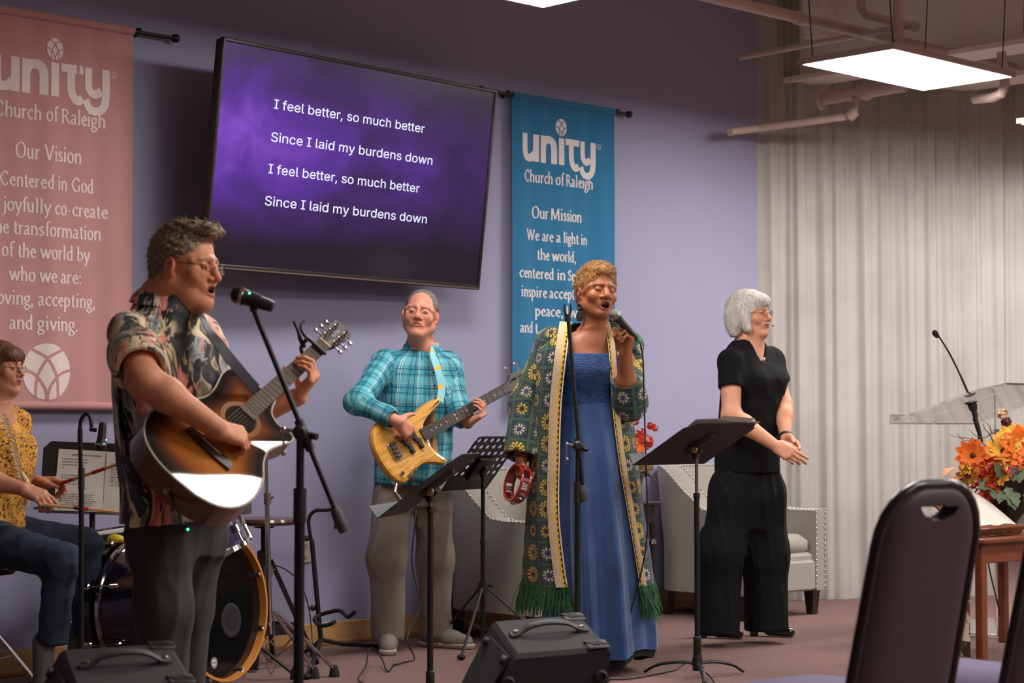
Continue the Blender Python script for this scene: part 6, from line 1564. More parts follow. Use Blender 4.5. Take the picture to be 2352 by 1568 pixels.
# ------------------------------------------------------------------ acoustic guitar and its player
pb = at(480, 1030, 5.47)
nut = solve_far(pb, 742, 792, .65)
ga = nrm(nut - pb); gc0 = nrm(V3(0, -1, 0) + ga * ga[1]); gb0 = np.cross(ga, gc0)
_ph = .03; gc = nrm(gc0 * math.cos(_ph) + gb0 * math.sin(_ph)); gb = np.cross(ga, gc)      # gb: to the treble side (down-right), gc: out of the top
GT = mat4(np.stack([ga, gb, gc], 1), pb)                                                    # x along the neck, y treble side, z out
def ong(px, py, off=0.0):
    d = ray(px, py); t = np.dot(pb + gc * off - CAM, gc) / np.dot(d, gc); return CAM + d * t
def acoustic_guitar():
    th = thing('acoustic_guitar', 'sunburst acoustic guitar with cutaway, played on a dark strap', 'guitar', pb - ga * .2 - gc * .05)
    bass = [(-.17, .0), (-.165, -.07), (-.14, -.135), (-.09, -.178), (-.02, -.19), (.05, -.172), (.10, -.138), (.15, -.118), (.20, -.122), (.25, -.137), (.29, -.137), (.318, -.11), (.322, -.06), (.322, -.03)]
    treb = [(.322, .03), (.30, .034), (.272, .05), (.258, .085), (.265, .12), (.262, .142), (.24, .148), (.20, .134), (.15, .122), (.10, .138), (.05, .172), (-.02, .19), (-.09, .178), (-.14, .135), (-.165, .07)]
    out = [tuple(p[:2]) for p in catmull([(a, b, 0) for a, b in bass], 3)] + [tuple(p[:2]) for p in catmull([(a, b, 0) for a, b in treb], 3)]
    n = len(out)
    # sunburst top: amber heart darkening to the rim
    t = NT('sunburst_top'); v = t.attr('cloth'); x, y, z = t.sep(v)
    g = t.noise(t.n('ShaderNodeMapping', inp={0: v, 3: (2, 60, 1)}).outputs[0], 4, 3)
    c = t.ramp(z, [(.0, lin((14, 11, 10))), (.16, lin((22, 14, 11))), (.36, lin((92, 44, 16))), (.62, lin((168, 92, 26))), (1.0, lin((196, 122, 40)))])
    c = t.mix(.25, c, t.ramp(g, [(.3, (.55, .5, .45)), (.7, (1, 1, 1))]), 'MULTIPLY')
    t.col(c); t.b.inputs['Roughness'].default_value = .7; t.b.inputs['Specular IOR Level'].default_value = .1; t.b.inputs['Coat Weight'].default_value = 1; t.b.inputs['Coat Roughness'].default_value = .03
    O = np.array(out); cen = V3(.05, 0, 0)[:2]
    rings = [1.0, .93, .85, .75, .6, .45, .3, .15, .02]
    P = []; UVz = []
    for i in range(n):
        P.append([(cen[0] + (O[i, 0] - cen[0]) * k, cen[1] + (O[i, 1] - cen[1]) * k, .0 + .004 * (1 - k * k)) for k in rings])
    m = MB(GT); m.grid(P, closed_u=True)
    o = m.build('top', t.m, th, smooth=60)
    at_ = o.data.attributes.new('cloth', 'FLOAT_VECTOR', 'POINT'); P_ = np.array(P).reshape(-1, 3)
    dist = np.array([np.min(np.hypot(O[:, 0] - p[0], O[:, 1] - p[1])) for p in P_]) / .13
    at_.data.foreach_set('vector', np.stack([P_[:, 0], P_[:, 1], np.clip(dist, 0, 1)], 1).astype(np.float32).ravel())
    MAH = M('mahogany_side', (104, 48, 30), .3, var=.15, vs=8, coat=.8)
    depth = lambda x: -.10 + .035 * max(0, x) / .32
    m = MB(GT); m.grid([[(p[0], p[1], -.001), (p[0] * 1.0, p[1], depth(p[0]) * .5), (p[0], p[1], depth(p[0]))] for p in out], closed_u=True); m.build('sides', MAH, th, smooth=50)
    m = MB(GT); m.add([(p[0], p[1], depth(p[0])) for p in out], [tuple(range(n - 1, -1, -1))]); m.build('back', MAH, th, smooth=0)
    m = MB(GT); m.tube([V3(p[0], p[1], .0) for p in out], .0032, 6, closed=True); m.build('binding', M('cream_binding', (196, 186, 168), .5), th)
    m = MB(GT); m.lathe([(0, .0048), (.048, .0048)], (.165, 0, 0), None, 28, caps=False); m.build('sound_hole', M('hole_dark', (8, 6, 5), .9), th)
    for r in (.053, .060):
        m = MB(GT); m.lathe([(r, .0046), (r + .0035, .0050)], (.165, 0, 0), None, 32, caps=False); m.build('rosette_ring', M('rosette_cream', (150, 112, 64), .5), th)
    ROSE = M('rosewood', (64, 40, 30), .45, var=.2, vs=12, aniso=(1, 8, 1))
    m = MB(GT); br = [(-.016, -.085), (-.02, -.04), (-.022, 0), (-.02, .04), (-.016, .085), (.008, .08), (.014, .03), (.014, -.03), (.008, -.08)]; m.prism(br, .009, .004); bo = m.build('bridge', ROSE, th, smooth=0)
    m = MB(GT); m.box((0, 0, .015), (.003, .072, .006)); m.build('saddle', M('bone', (214, 196, 166), .5), bo)
    # neck, fingerboard, frets
    m = MB(GT); xs = np.linspace(.30, .66, 10)
    m.grid([[(x, (.024 - .003 * (x - .3) / .36) * math.cos(a), -.002 - (.026 + .01 * max(0, (.36 - x) / .06)) * math.sin(a) * .8) for a in np.linspace(0, pi, 9)] for x in xs]); m.build('neck', MAH, th, smooth=60)
    m = MB(GT); m.add([(.195, -.0275, .004), (.195, .0275, .004), (.652, .022, .004), (.652, -.022, .004), (.195, -.0275, .011), (.195, .0275, .011), (.652, .022, .011), (.652, -.022, .011)], [(0, 3, 2, 1), (4, 5, 6, 7), (0, 1, 5, 4), (1, 2, 6, 5), (2, 3, 7, 6), (3, 0, 4, 7)]); fb = m.build('fingerboard', ROSE, th, smooth=0)
    for k in range(1, 20):
        x = .65 / 2 ** (k / 12); w = .022 + (.652 - x) / .457 * .0055
        m = MB(GT); m.cyl((x, -w, .0112), (x, w, .0112), .0014, n=6); m.build('fret', CHROME, fb)
    m = MB(GT); m.box((.653, 0, .009), (.006, .044, .008)); m.build('nut', M('bone', (214, 196, 166), .5), th)
    HS = M('headstock_dark', (38, 33, 31), .4, var=.1, vs=10)
    hs = [(.655, -.022), (.655, .022), (.69, .030), (.80, .036), (.815, .022), (.822, -.008), (.812, -.036), (.70, -.032)]
    Th = GT @ mat4(roty(.22), V3(0, 0, 0)); Th[:3, 3] = GT[:3, 3] + GT[:3, :3] @ V3(.655 - .655 * math.cos(.22), 0, .655 * math.sin(.22))
    m = MB(Th); m.prism(hs, .015, -.008); h_ = m.build('headstock', HS, th, smooth=0)
    m = MB(); ribbon(m, [(.715 + .006 * k, .004 * (-1) ** k * (1 + (k % 3) * .4) - .002) for k in range(11)], .0016); V = m.v; m.v = [np.concatenate(V)]; m.v[0][:, 2] = .0076; m.v = [m.v[0] @ Th[:3, :3].T + Th[:3, 3]]; m.build('headstock_script', M('print_white', (190, 186, 180), .6), h_, smooth=0)
    for s in (-1, 1):
        for k in range(3):
            x = .695 + k * .042
            m = MB(Th); m.lathe([(.006, .007), (.0065, .010), (.0035, .011), (.0035, .020), (.0045, .022), (0, .022)], (x, s * .019, 0), None, 10); po = m.build('string_post', CHROME, h_)
            m = MB(Th); m.cyl((x, s * .028, -.004), (x, s * .044, -.004), .003, n=8); m.sph((x, s * .051, -.004), (.0095, .008, .0055), 10, 6); m.build('tuner_button', CHROME, po)
    STR = M('bronze_string', (170, 140, 104), .35, .9)
    for k in range(6):
        y = (k - 2.5) / 2.5; x_ = .695 + (2 - (k if k < 3 else 5 - k)) * .042
        m = MB(GT); m.tube([V3(0, y * .028, .018), V3(.652, y * .018, .0142)], .0007 + .0003 * (2.5 - k) / 2.5, 5); m.build('string', STR, th)
        e = Th @ np.array([x_, .016 * (-1 if k < 3 else 1), .016, 1]); m = MB(); m.tube([pb + GT[:3, :3] @ V3(.652, y * .018, .0142), e[:3]], .0007, 5); m.build('string', STR, th)
    # end pin, strap buttons, jack with transmitter
    m = MB(GT); m.lathe([(.006, 0), (.004, .008), (.008, .014), (0, .018)], (-.17, 0, -.05), frame(V3(-1, 0, 0)), 12); m.build('end_pin', CHROME, th)
    m = MB(); q = ong(415, 1205, -.08); m.tube([pb + GT[:3, :3] @ V3(-.168, .01, -.06), q + UP * .02, q], .004, 6); m.box(q - UP * .01, (.05, .02, .022), bev=.004); tr = m.build('transmitter', BLACKPL, th)
    m = MB(); m.sph(q + V3(.022, -.012, -.012), .0035, 8, 6); m.build('indicator_light', _MC['indicator_green'], tr)
    return th
acoustic_guitar()
cp = pb + ga * .60; 
th = thing('capo', 'black spring capo clamped near the guitar headstock', 'capo', cp, None)
CAPT = mat4(GT[:3, :3], pb)
m = MB(CAPT); m.tube([V3(.605, -.032, .02), V3(.605, .03, .020)], .006, 8); m.tube(catmull([V3(.605, -.03, .02), V3(.606, -.045, .012), V3(.608, -.045, -.03), V3(.607, -.03, -.045)], 4), .006, 8); m.build('clamp_bar', BLACKPL, th)
m = MB(CAPT); m.tube(catmull([V3(.607, -.038, -.02), V3(.60, -.062, .0), V3(.60, -.085, .02), V3(.612, -.112, .026)], 4), [.007] * 6 + [.005] * 7, 8); m.build('squeeze_handle', BLACKPL, th)
m = MB(CAPT); m.tube(catmull([V3(.605, -.045, .015), V3(.618, -.075, .012), V3(.628, -.09, .018), V3(.65, -.092, .02)], 4), .005, 8); m.build('squeeze_handle', BLACKPL, th)

def mat_floral():
    t = NT('floral_shirt_print'); v = t.coord('Object'); w = t.noise(v, 7, 2)
    wv = t.n('ShaderNodeTexNoise', inp={'Scale': 6.0, 'Detail': 1.0}); t.link(v, wv.inputs['Vector'])
    dv = t.n('ShaderNodeVectorMath', operation='MULTIPLY_ADD'); t.link(wv.outputs['Color'], dv.inputs[0]); dv.inputs[1].default_value = (.13, .13, .13); t.link(v, dv.inputs[2]); dv = dv.outputs[0]
    def layer(rot, sc, scale, thr, dist=1.2):
        mp = t.n('ShaderNodeMapping', inp={0: dv, 2: rot, 3: sc}).outputs[0]
        n = t.noise(mp, scale, 2, .55, dist); return t.ramp(n, [(thr, (0, 0, 0)), (thr + .025, (1, 1, 1))]), n
    c = t.ramp(t.noise(v, 30, 3), [(.4, lin((30, 29, 32))), (.6, lin((70, 70, 74)))])
    m1, n1 = layer((.3, .5, .3), (1, 1, .22), 17, .47, .5); c = t.mix(m1, c, t.ramp(n1, [(.47, lin((140, 122, 92))), (.53, lin((232, 208, 168))), (.66, lin((246, 228, 196)))]))
    m2, n2 = layer((-.2, -.7, 1.1), (1, 1, .26), 15, .55, .5); c = t.mix(m2, c, t.ramp(n2, [(.55, lin((200, 200, 196))), (.62, lin((140, 144, 148))), (.7, lin((60, 64, 70)))]))
    m3, n3 = layer((.5, .9, -.5), (1, 1, .22), 15, .56, .6); c = t.mix(m3, c, t.ramp(n3, [(.56, lin((222, 96, 80))), (.62, lin((248, 168, 156))), (.7, lin((206, 82, 66)))]))
    m4, n4 = layer((-.4, -.3, .2), (1.2, 1, .16), 26, .575, .5); c = t.mix(m4, c, t.ramp(n4, [(.57, lin((236, 216, 174))), (.66, lin((120, 106, 76)))]))
    m5, n5 = layer((.1, 1.2, .9), (1.2, 1, .14), 30, .60, .5); c = t.mix(m5, c, lin((24, 23, 26)))
    t.col(c); t.b.inputs['Roughness'].default_value = .75; t.b.inputs['Sheen Weight'].default_value = .15; t.bump(t.noise(v, 700, 2), .15, .002); return t.m
FLORAL = mat_floral()

def guitarist():
    f = nrm(V3(.80, -.60, 0)); r = V3(f[1], -f[0], 0)          # r: his right, toward the camera
    hip = at(408, 1185, 5.78); chest = at(390, 815, 5.72); neckb = at(374, 694, 5.72)
    th = thing('person', 'man in a floral shirt playing acoustic guitar and singing into the wireless microphone', 'person', V3(hip[0], hip[1], 0), 'musicians')
    hc, hf, hs = at(430, 612, 5.70), nrm(V3(.92, -.38, -.06)), 1.03
    sd = Sdf(); o = dict(mouth=.011, mw=.021, fat=.009, nose=1.0, nosew=1.1, browz=.019)
    Rm, P = head(sd, hc, hf, V3(.10, .0, 1), hs, o)
    sd.ell(P(0, .035, -.105), V3(.04, .045, .022) * hs, Rm, .03)                       # double chin
    sd.chain([P(0, -.028, -.05), neckb + f * .0 + UP * .01, neckb - UP * .10], [.062, .066, .07], .03)
    sd.cone(P(0, .02, -.10), neckb + f * .035 - UP * .02, .045, .05, .03)
    sR, sL = neckb - UP * .105 + r * .145 + f * .02, neckb - UP * .10 - r * .15
    wR = ong(500, 984, .062); eR = at(330, 872, float(wR[1]) - .045)
    N0 = pb + ga * .50
    wL = N0 + gb * .060 - gc * .050 - ga * .045
    eL = at(530, 955, float(wL[1]) - .02) - gc * .06
    torso = [(hip + UP * .05, r, f, .13, .11, .10), (hip + UP * .14, r, f, .15, .13, .11), (chest, r, f, .185, .14, .13), (neckb - UP * .06, r, f, .17, .08, .10), (neckb, r, f, .07, .06, .07)]
    sd.loft(torso, .04)
    sd.chain([sR, eR], [.054, .046], .04); sd.chain([eR, eR + (wR - eR) * .3, wR], [.044, .046, .0295], .03); sd.cone(eR, eR + UP * .001, .045, .045, .02)
    sd.chain([sL, eL], [.058, .048], .04); sd.chain([eL, eL + (wL - eL) * .3, wL], [.045, .045, .028], .03)
    # picking hand: loose fist over the strings
    dR = nrm(ong(545, 1000, .05) - wR); hR = hand(sd, wR, dR, -gc + gb * .25, 1 if np.dot(np.cross(dR, -gc), ga) > 0 else -1,
        [(.75, 1.2, .7, .0), (.7, 1.15, .7, 0), (.65, 1.1, .7, -.02), (.6, 1.0, .6, -.08), ((.7, .55, .45), (.9, .2, .6), (1, -.1, .6))], 1.0)
    # fretting hand: knuckles under the neck, fingers over the strings
    dL = nrm(N0 + gb * .052 - wL + gc * .008 + ga * .01); nL = -gb
    hand(sd, wL, nrm(dL + gc * .5), nL, 1 if np.dot(np.cross(nrm(dL + gc * .5), nL), ga) > 0 else -1,
        [(.95, .75, .5, .12), (.9, .85, .5, .03), (.9, .95, .5, -.05), (.75, .8, .5, -.15), ((.25, .45, .75), (.0, .2, 1), (.1, .1, 1))], .96)
    hb = boxr(hc + V3(0, 0, -.02), .165)
    V, Q = body_mesh(sd, hb, [boxr(wR + dR * .07, .10), boxr(N0 + gb * .02, .105)])
    C = skin_color(V, (216, 146, 110), Rm, hc, hs, o, lips=(158, 84, 72), brow=(120, 98, 78), eye='closed')
    qmesh('body', V, Q, SKIN, th, col=C)
    # hair: swept-up greying brown
    HM = NT('greying_brown_hair'); v = HM.coord('Object', (1, 1, 1)); HM.col(HM.ramp(HM.noise(v, 90, 3, .7), [(.3, lin((92, 76, 60))), (.55, lin((146, 122, 96))), (.75, lin((190, 166, 136)))])); HM.b.inputs['Roughness'].default_value = .6
    HM.bump(HM.noise(v, 160, 2), .8, .004); HM = HM.m
    hd = Sdf(); hd.ell(P(0, -.024, .040), V3(.0815, .101, .0875) * hs, Rm, 0); hd.ell(P(0, -.075, -.02), V3(.062, .035, .07) * hs, Rm, .03)
    hd.ell(P(0, .045, .110), V3(.055, .048, .020) * hs, Rm, .03); hd.ell(P(0, .082, .106), V3(.045, .022, .018) * hs, Rm, .02); hd.ell(P(0, -.01, .112), V3(.055, .06, .016) * hs, Rm, .03)
    hd.ell(P(0, .125, .012), V3(.12, .085, .075) * hs, Rm, .01, 's'); hd.ell(P(0, .06, -.06), V3(.12, .095, .075) * hs, Rm, .012, 's')
    for sx in (-1, 1): hd.ell(P(sx * .085, .0, -.02), V3(.03, .034, .045) * hs, Rm, .01, 's')
    hd.half(P(0, -.06, -.085), -Rm[:, 2] + Rm[:, 1] * .2, .01)
    hd.warp(folds(4, .006, (90, 90, 90), 4)); Vh, Qh = hd.mesh(.0035)
    ho = qmesh('hair', Vh, Qh, HM, th)
    pr, nn = surf_pick(Vh, Qh, lambda c: np.ones(len(c), bool), 1700, 3)
    Lc = (pr - hc) @ Rm; top = np.clip((Lc[:, 2] - .03) / .1, 0, 1)[:, None]
    strands('hair_locks', HM, ho, pr - nn * .002, tang(Rm[:, 1] * (-.8 + .3 * top) + Rm[:, 2] * (-.5 + .8 * top), nn, .04), .024 * hs, .0011, bend=None, jit=.10, seed=5)
    glasses(th, P, Rm, hs, w=.020, h=.0135, zc=-.004, tempside=(1, -1), metal=M('glasses_dark', (70, 56, 50), .3, .8))
    # floral short-sleeved shirt
    sh = Sdf(); tin = [(hip - UP * .005, r, f, .19, .155, .13), (hip + UP * .10, r, f, .19, .175, .135), (chest - UP * .10, r, f, .19, .165, .14), (chest + UP * .02, r, f, .185, .145, .14), (neckb - UP * .085, r, f, .155, .128, .12), (neckb - UP * .03, r, f, .112, .120, .09), (neckb + UP * .02, r, f, .084, .096, .078)]
    sdir = nrm(eR - sR)
    sh.chain([sR + UP * .01 - r * .05, sR + UP * .005, sR + (eR - sR) * .55 - UP * .0], [.052, .060, .070], .05); endR = sR + (eR - sR) * .80
    sh.cone(sR + (eR - sR) * .4, endR, .074, .082, .03)
    sh.chain([sL + r * .05, sL, sL + (eL - sL) * .8], [.055, .062, .075], .05)
    sh.half(endR, sdir, .004, endR - .13, endR + .13); sh.cone(endR - sdir * .06, endR + sdir * .05, .048, .074, .004, 's')
    endL = sL + (eL - sL) * .8; sh.half(endL, eL - sL, .004, endL - .12, endL + .12)
    sh.loft(tin, .03)
    sh.cone(P(0, -.01, -.07), neckb + f * .01 + UP * .02, .06, .045, .01, 's'); sh.cone(neckb + f * .105 + UP * .04, neckb + f * .135 - UP * .05, .028, .006, .012, 's')
    # keep the front of the shirt behind the guitar
    gp = pb - gc * .100
    sh.half(gp, gc, .02, pb - .5, pb + .45) if False else None
    sh.warp(folds(11, .010, (16, 16, 7), 5)); V, Q = sh.mesh(.0055); V = relax(V, Q, 1)
    so = qmesh('floral_shirt', V, Q, FLORAL, th)
    # collar
    m = MB(); rows = []
    for a in np.linspace(-2.55, 2.55, 25):
        ca, sa = -math.cos(a), math.sin(a); k = abs(a) / 2.55
        top = neckb + r * sa * .072 + f * ca * (.066 + .01 * k) + UP * (.052 - .035 * k)
        low = neckb + r * sa * (.098 + .012 * k) + f * ca * (.092 + .015 * k) + UP * (.012 - .035 * k - (.035 if k > .93 else 0))
        rows.append([top - UP * .02 - (top - neckb) * .05, top, (top + low) / 2 + (low - neckb) * .06, low])
    m.grid(rows); m.build('collar', FLORAL, so, smooth=60)
    # guitar strap
    ST = M('navy_strap', (26, 27, 38), .6, var=.5, vs=26)
    def ribb(pts, nrmls, w, name):
        Pp = catmull(pts, 5); Nn = catmull(nrmls, 5); m = MB(); rows = []
        for i, p in enumerate(Pp):
            tg = nrm(Pp[min(i + 1, len(Pp) - 1)] - Pp[max(i - 1, 0)]); sd_ = nrm(np.cross(tg, Nn[i])) * w / 2; q = nrm(Nn[i]) * .0015
            rows.append([p - sd_ - q, p - sd_ + q, p + sd_ + q, p + sd_ - q, p - sd_ - q])
        m.grid(rows); return m.build(name, ST, th, smooth=30)
    hp_ = pb + GT[:3, :3] @ V3(.30, -.06, -.05)
    ribb([neckb - r * .09 - f * .05 + UP * .01, at(452, 716, 5.66), at(480, 758, 5.57), at(522, 815, 5.56), at(560, 862, 5.60), at(590, 896, 5.66)], [UP, f + UP * .4, f, f, f, f], .036, 'front_strap')
    ribb([neckb - r * .085 - f * .05 + UP * .02, neckb - f * .13 - UP * .08, at(272, 850, 5.60), at(276, 980, 5.58), at(290, 1090, 5.52), at(330, 1176, 5.44)], [UP, -f, -f + r, -f + r, -f + r, r], .05, 'back_strap')
    # trousers
    TR = M('charcoal_trousers', (56, 53, 50), .85, var=.12, vs=14, bump=.2, bs=500)
    tr = Sdf(); kR, aR = at(378, 1400, 5.66), at(374, 1690, 5.66); kL, aL = at(432, 1390, 5.88), at(414, 1650, 5.90)
    tr.loft([(hip - UP * .12, r, f, .14, .11, .11), (hip + UP * .10, r, f, .15, .13, .11)], 0)
    tr.chain([hip + r * .075 - UP * .06, kR, aR], [.098, .080, .070], .05); tr.chain([hip - r * .075 - UP * .06, kL, aL], [.095, .074, .066], .05)
    tr.half(V3(aR[0], aR[1], .05), -UP, .004); tr.warp(folds(21, .009, (20, 20, 6), 5)); V, Q = tr.mesh(.007); qmesh('trousers', relax(V, Q, 1), Q, TR, th)
    for q in (aR, aL):
        s_ = Sdf(); b = V3(q[0], q[1], 0); s_.cone(b - f * .05 + UP * .045, b + f * .16 + UP * .035, .042, .034, .02); s_.cone(b + UP * .06, b + UP * .1, .045, .045, .03); s_.half(V3(0, 0, .003), -UP, .002)
        V, Q = s_.mesh(.006); qmesh('shoe', V, Q, M('black_leather', (24, 22, 21), .4), th)
guitarist()
# ------------------------------------------------------------------ bass guitar and its player
pb2 = at(905, 1036, 8.70); nut2 = solve_far(pb2, 1166, 890, .864)
ba = nrm(nut2 - pb2); bc = nrm(V3(0, -1, 0) + ba * ba[1]); bbx = np.cross(ba, bc)
bc = nrm(bc * math.cos(.06) + bbx * math.sin(.06)); bbx = np.cross(ba, bc)
BT = mat4(np.stack([ba, bbx, bc], 1), pb2)
def onb(px, py, off=0.0):
    d = ray(px, py); t = np.dot(pb2 + bc * off - CAM, bc) / np.dot(d, bc); return CAM + d * t
def bass_guitar():
    th = thing('bass_guitar', 'honey coloured four string bass guitar with dark fingerboard', 'bass guitar', pb2 - ba * .1 - bc * .05)
    o = [(-.098, 0), (-.09, -.07), (-.055, -.125), (.0, -.152), (.06, -.145), (.12, -.112), (.18, -.098), (.25, -.112), (.33, -.124), (.40, -.120), (.422, -.102), (.40, -.086), (.34, -.074), (.28, -.056), (.245, -.034), (.235, 0), (.235, .034), (.228, .06), (.24, .10), (.272, .145), (.268, .165), (.245, .166), (.20, .140), (.14, .118), (.08, .122), (.03, .142), (-.03, .148), (-.07, .112), (-.09, .06)]
    out = [tuple(p[:2]) for p in catmull([(a, b, 0) for a, b in o], 4, True)]
    t = NT('honey_ash_wood'); v = t.attr('cloth'); gx = t.n('ShaderNodeMapping', inp={0: v, 2: (0, 0, .06), 3: (5, 70, 20)}).outputs[0]
    w = t.noise(gx, 1.6, 5, .65, .8); t.col(t.ramp(w, [(.3, lin((164, 104, 34))), (.5, lin((206, 146, 58))), (.7, lin((226, 172, 82)))]))
    t.b.inputs['Roughness'].default_value = .35; t.b.inputs['Coat Weight'].default_value = .3
    n = len(out); O = np.array(out); ce = np.array([.07, 0.0]); m = MB(BT)
    # rounded slab: rings from back centre to front centre
    rows = []
    dirs = np.array([nrm(V3(*(O[(i + 1) % n] - O[i - 1]), 0)) for i in range(n)]); nx_ = np.stack([dirs[:, 1], -dirs[:, 0]], 1)
    sg = np.sign(np.sum(nx_[:1] * (O[:1] - ce))); nx_ = nx_ * sg
    for i in range(n):
        r_ = []
        for (ins, z) in ((.02, -.040), (.006, -.038), (.0, -.030), (.0, -.012), (.005, -.003), (.018, .0)): r_.append((O[i, 0] - nx_[i, 0] * ins, O[i, 1] - nx_[i, 1] * ins, z))
        rows.append(r_)
    m.grid(rows, closed_u=True); m.add([r_[-1] for r_ in rows], [tuple(range(n))]); m.add([r_[0] for r_ in rows], [tuple(range(n - 1, -1, -1))]); Lv = (np.concatenate(m.v) - BT[:3, 3]) @ BT[:3, :3]; bo_ = m.build('body', t.m, th, smooth=40); bo_.data.attributes.new('cloth', 'FLOAT_VECTOR', 'POINT').data.foreach_set('vector', Lv.astype(np.float32).ravel())
    EB = M('ebony_board', (44, 36, 33), .5, var=.15, vs=14)
    m = MB(BT); m.add([(.20, -.031, -.001), (.20, .031, -.001), (.868, .021, -.001), (.868, -.021, -.001), (.20, -.031, .010), (.20, .031, .010), (.868, .021, .010), (.868, -.021, .010)], [(0, 3, 2, 1), (4, 5, 6, 7), (0, 1, 5, 4), (1, 2, 6, 5), (2, 3, 7, 6), (3, 0, 4, 7)]); fb = m.build('fingerboard', EB, th, smooth=0)
    m = MB(BT); m.grid([[(x, .026 * math.cos(a), -.001 - .022 * math.sin(a)) for a in np.linspace(0, pi, 8)] for x in np.linspace(.22, .87, 6)]); m.build('neck', t.m, th, smooth=60)
    for k in range(1, 25):
        x = .864 / 2 ** (k / 12); w_ = .021 + (.868 - x) / .668 * .010
        m = MB(BT); m.cyl((x, -w_, .0105), (x, w_, .0105), .0014, n=6); m.build('fret', CHROME, fb)
    PEARL = M('pearl_dot', (226, 220, 210), .4)
    for k in (3, 5, 7, 9, 12, 12.01, 15, 17, 19, 21):
        x = .864 * (2 ** (-(int(k) - 1) / 12) + 2 ** (-int(k) / 12)) / 2; y = 0 if int(k) != 12 else (-.011 if k == 12 else .011)
        m = MB(BT); m.lathe([(.0038, .0102), (.0036, .0106), (0, .0106)], (x, y, 0), None, 10); m.build('inlay_dot', PEARL, fb)
    m = MB(BT); m.box((0, 0, .006), (.05, .082, .012), bev=.003); br = m.build('bridge', CHROME, th)
    for k in range(4):
        m = MB(BT); m.cyl((-.012, -.028 + k * .0187, .016), (.016, -.028 + k * .0187, .016), .006, n=8); m.build('saddle', STEEL, br)
    for (x, a) in ((.085, .0), (.15, .02)):
        m = MB(BT); m.box((x, -.016, .008), (.024, .052, .016), bev=.004); m.box((x + .012, .026, .008), (.024, .052, .016), bev=.004); m.build('pickup', BLACKPL, th)
    for (x, y) in ((-.028, .105), (.012, .128), (.052, .118)):
        m = MB(BT); m.lathe([(.0105, 0), (.0105, .014), (.009, .017), (0, .017)], (x, y, 0), None, 12); m.build('control_knob', CHROME, th)
    STR = M('steel_string', (170, 160, 150), .3, .9)
    for k in range(4):
        m = MB(BT); m.tube([V3(0, -.028 + k * .0187, .020), V3(.866, -.016 + k * .0107, .0135)], .0012 - .00015 * k, 5); m.build('string', STR, th)
    hs = [(.868, -.021), (.868, .021), (.90, .036), (1.03, .045), (1.05, .02), (1.04, -.045), (.93, -.05), (.90, -.034)]
    m = MB(BT); m.prism(hs, .015, -.014); h_ = m.build('headstock', M('headstock_dark', (38, 33, 31), .4), th, smooth=0)
    for (x, s) in ((.93, -1), (1.0, -1), (.94, 1), (1.01, 1)):
        m = MB(BT); m.lathe([(.007, 0), (.006, .022), (0, .022)], (x, s * .022, 0), None, 10); po = m.build('string_post', CHROME, h_)
        m = MB(BT); m.cyl((x, s * .045, -.006), (x, s * .068, -.006), .004, n=8); m.box((x, s * .082, -.006), (.022, .026, .006), bev=.002); m.build('tuner_button', CHROME, po)
    m = MB(BT); m.lathe([(.006, 0), (.004, .010), (.009, .016), (0, .02)], (.418, -.106, -.018), frame(V3(.7, -.7, 0)), 10); m.build('strap_button', CHROME, th)
    jq = pb2 + BT[:3, :3] @ V3(-.06, .135, -.02)
    m = MB(); m.cyl(jq, jq + BT[:3, :3] @ V3(-.035, .03, 0), .007, n=10); m.tube([jq + BT[:3, :3] @ V3(-.035, .03, 0), jq + BT[:3, :3] @ V3(-.025, .075, .0)], .0085, 10); m.build('cable_plug', STEEL, th)
    return jq + BT[:3, :3] @ V3(-.025, .075, .0)
jq = bass_guitar()
cable('black cable hanging from the bass guitar down to the carpet', [jq, jq + V3(.03, -.01, -.02), at(955, 1160, 8.85), at(953, 1200, 8.83), at(946, 1290, 8.83), at(962, 1370, 8.82), at(962, 1405, 8.80), at(940, 1450, 8.75), at(936, 1475, 8.7), at(952, 1512, 8.75), gnd(930, 1523) + UP * .006, gnd(905, 1530) + UP * .006])

def mat_plaid():
    t = NT('teal_plaid'); x, y, z = t.sep(t.attr('cloth'))
    def fr(v, per, ph=0.0): return t.math('FRACT', t.math('ADD', t.math('DIVIDE', v, per), ph))
    def ln(f, c, w): return t.math('LESS_THAN', t.math('ABSOLUTE', t.math('SUBTRACT', f, c)), w)
    n = t.noise(t.coord('Object'), 160, 2)
    c = t.ramp(n, [(.35, lin((18, 104, 128))), (.65, lin((52, 150, 168)))])
    fu, fv = fr(x, .092, .2), fr(y, .088)
    for f_ in (fu, fv): c = t.mix(t.math('MULTIPLY', ln(f_, .55, .13), .35), c, lin((110, 196, 204)))
    for f_, k in ((fu, .75), (fv, .35)):
        for p in (.30, .38): c = t.mix(t.math('MULTIPLY', ln(f_, p, .018), k), c, lin((196, 222, 220)))
    for f_ in (fu, fv):
        for p, w in ((.08, .022), (.80, .016)): c = t.mix(t.math('MULTIPLY', ln(f_, p, w), .85), c, lin((18, 34, 50)))
    t.col(c); t.b.inputs['Roughness'].default_value = .8; t.bump(t.noise(t.coord('Object'), 600, 2), .15, .002); return t.m
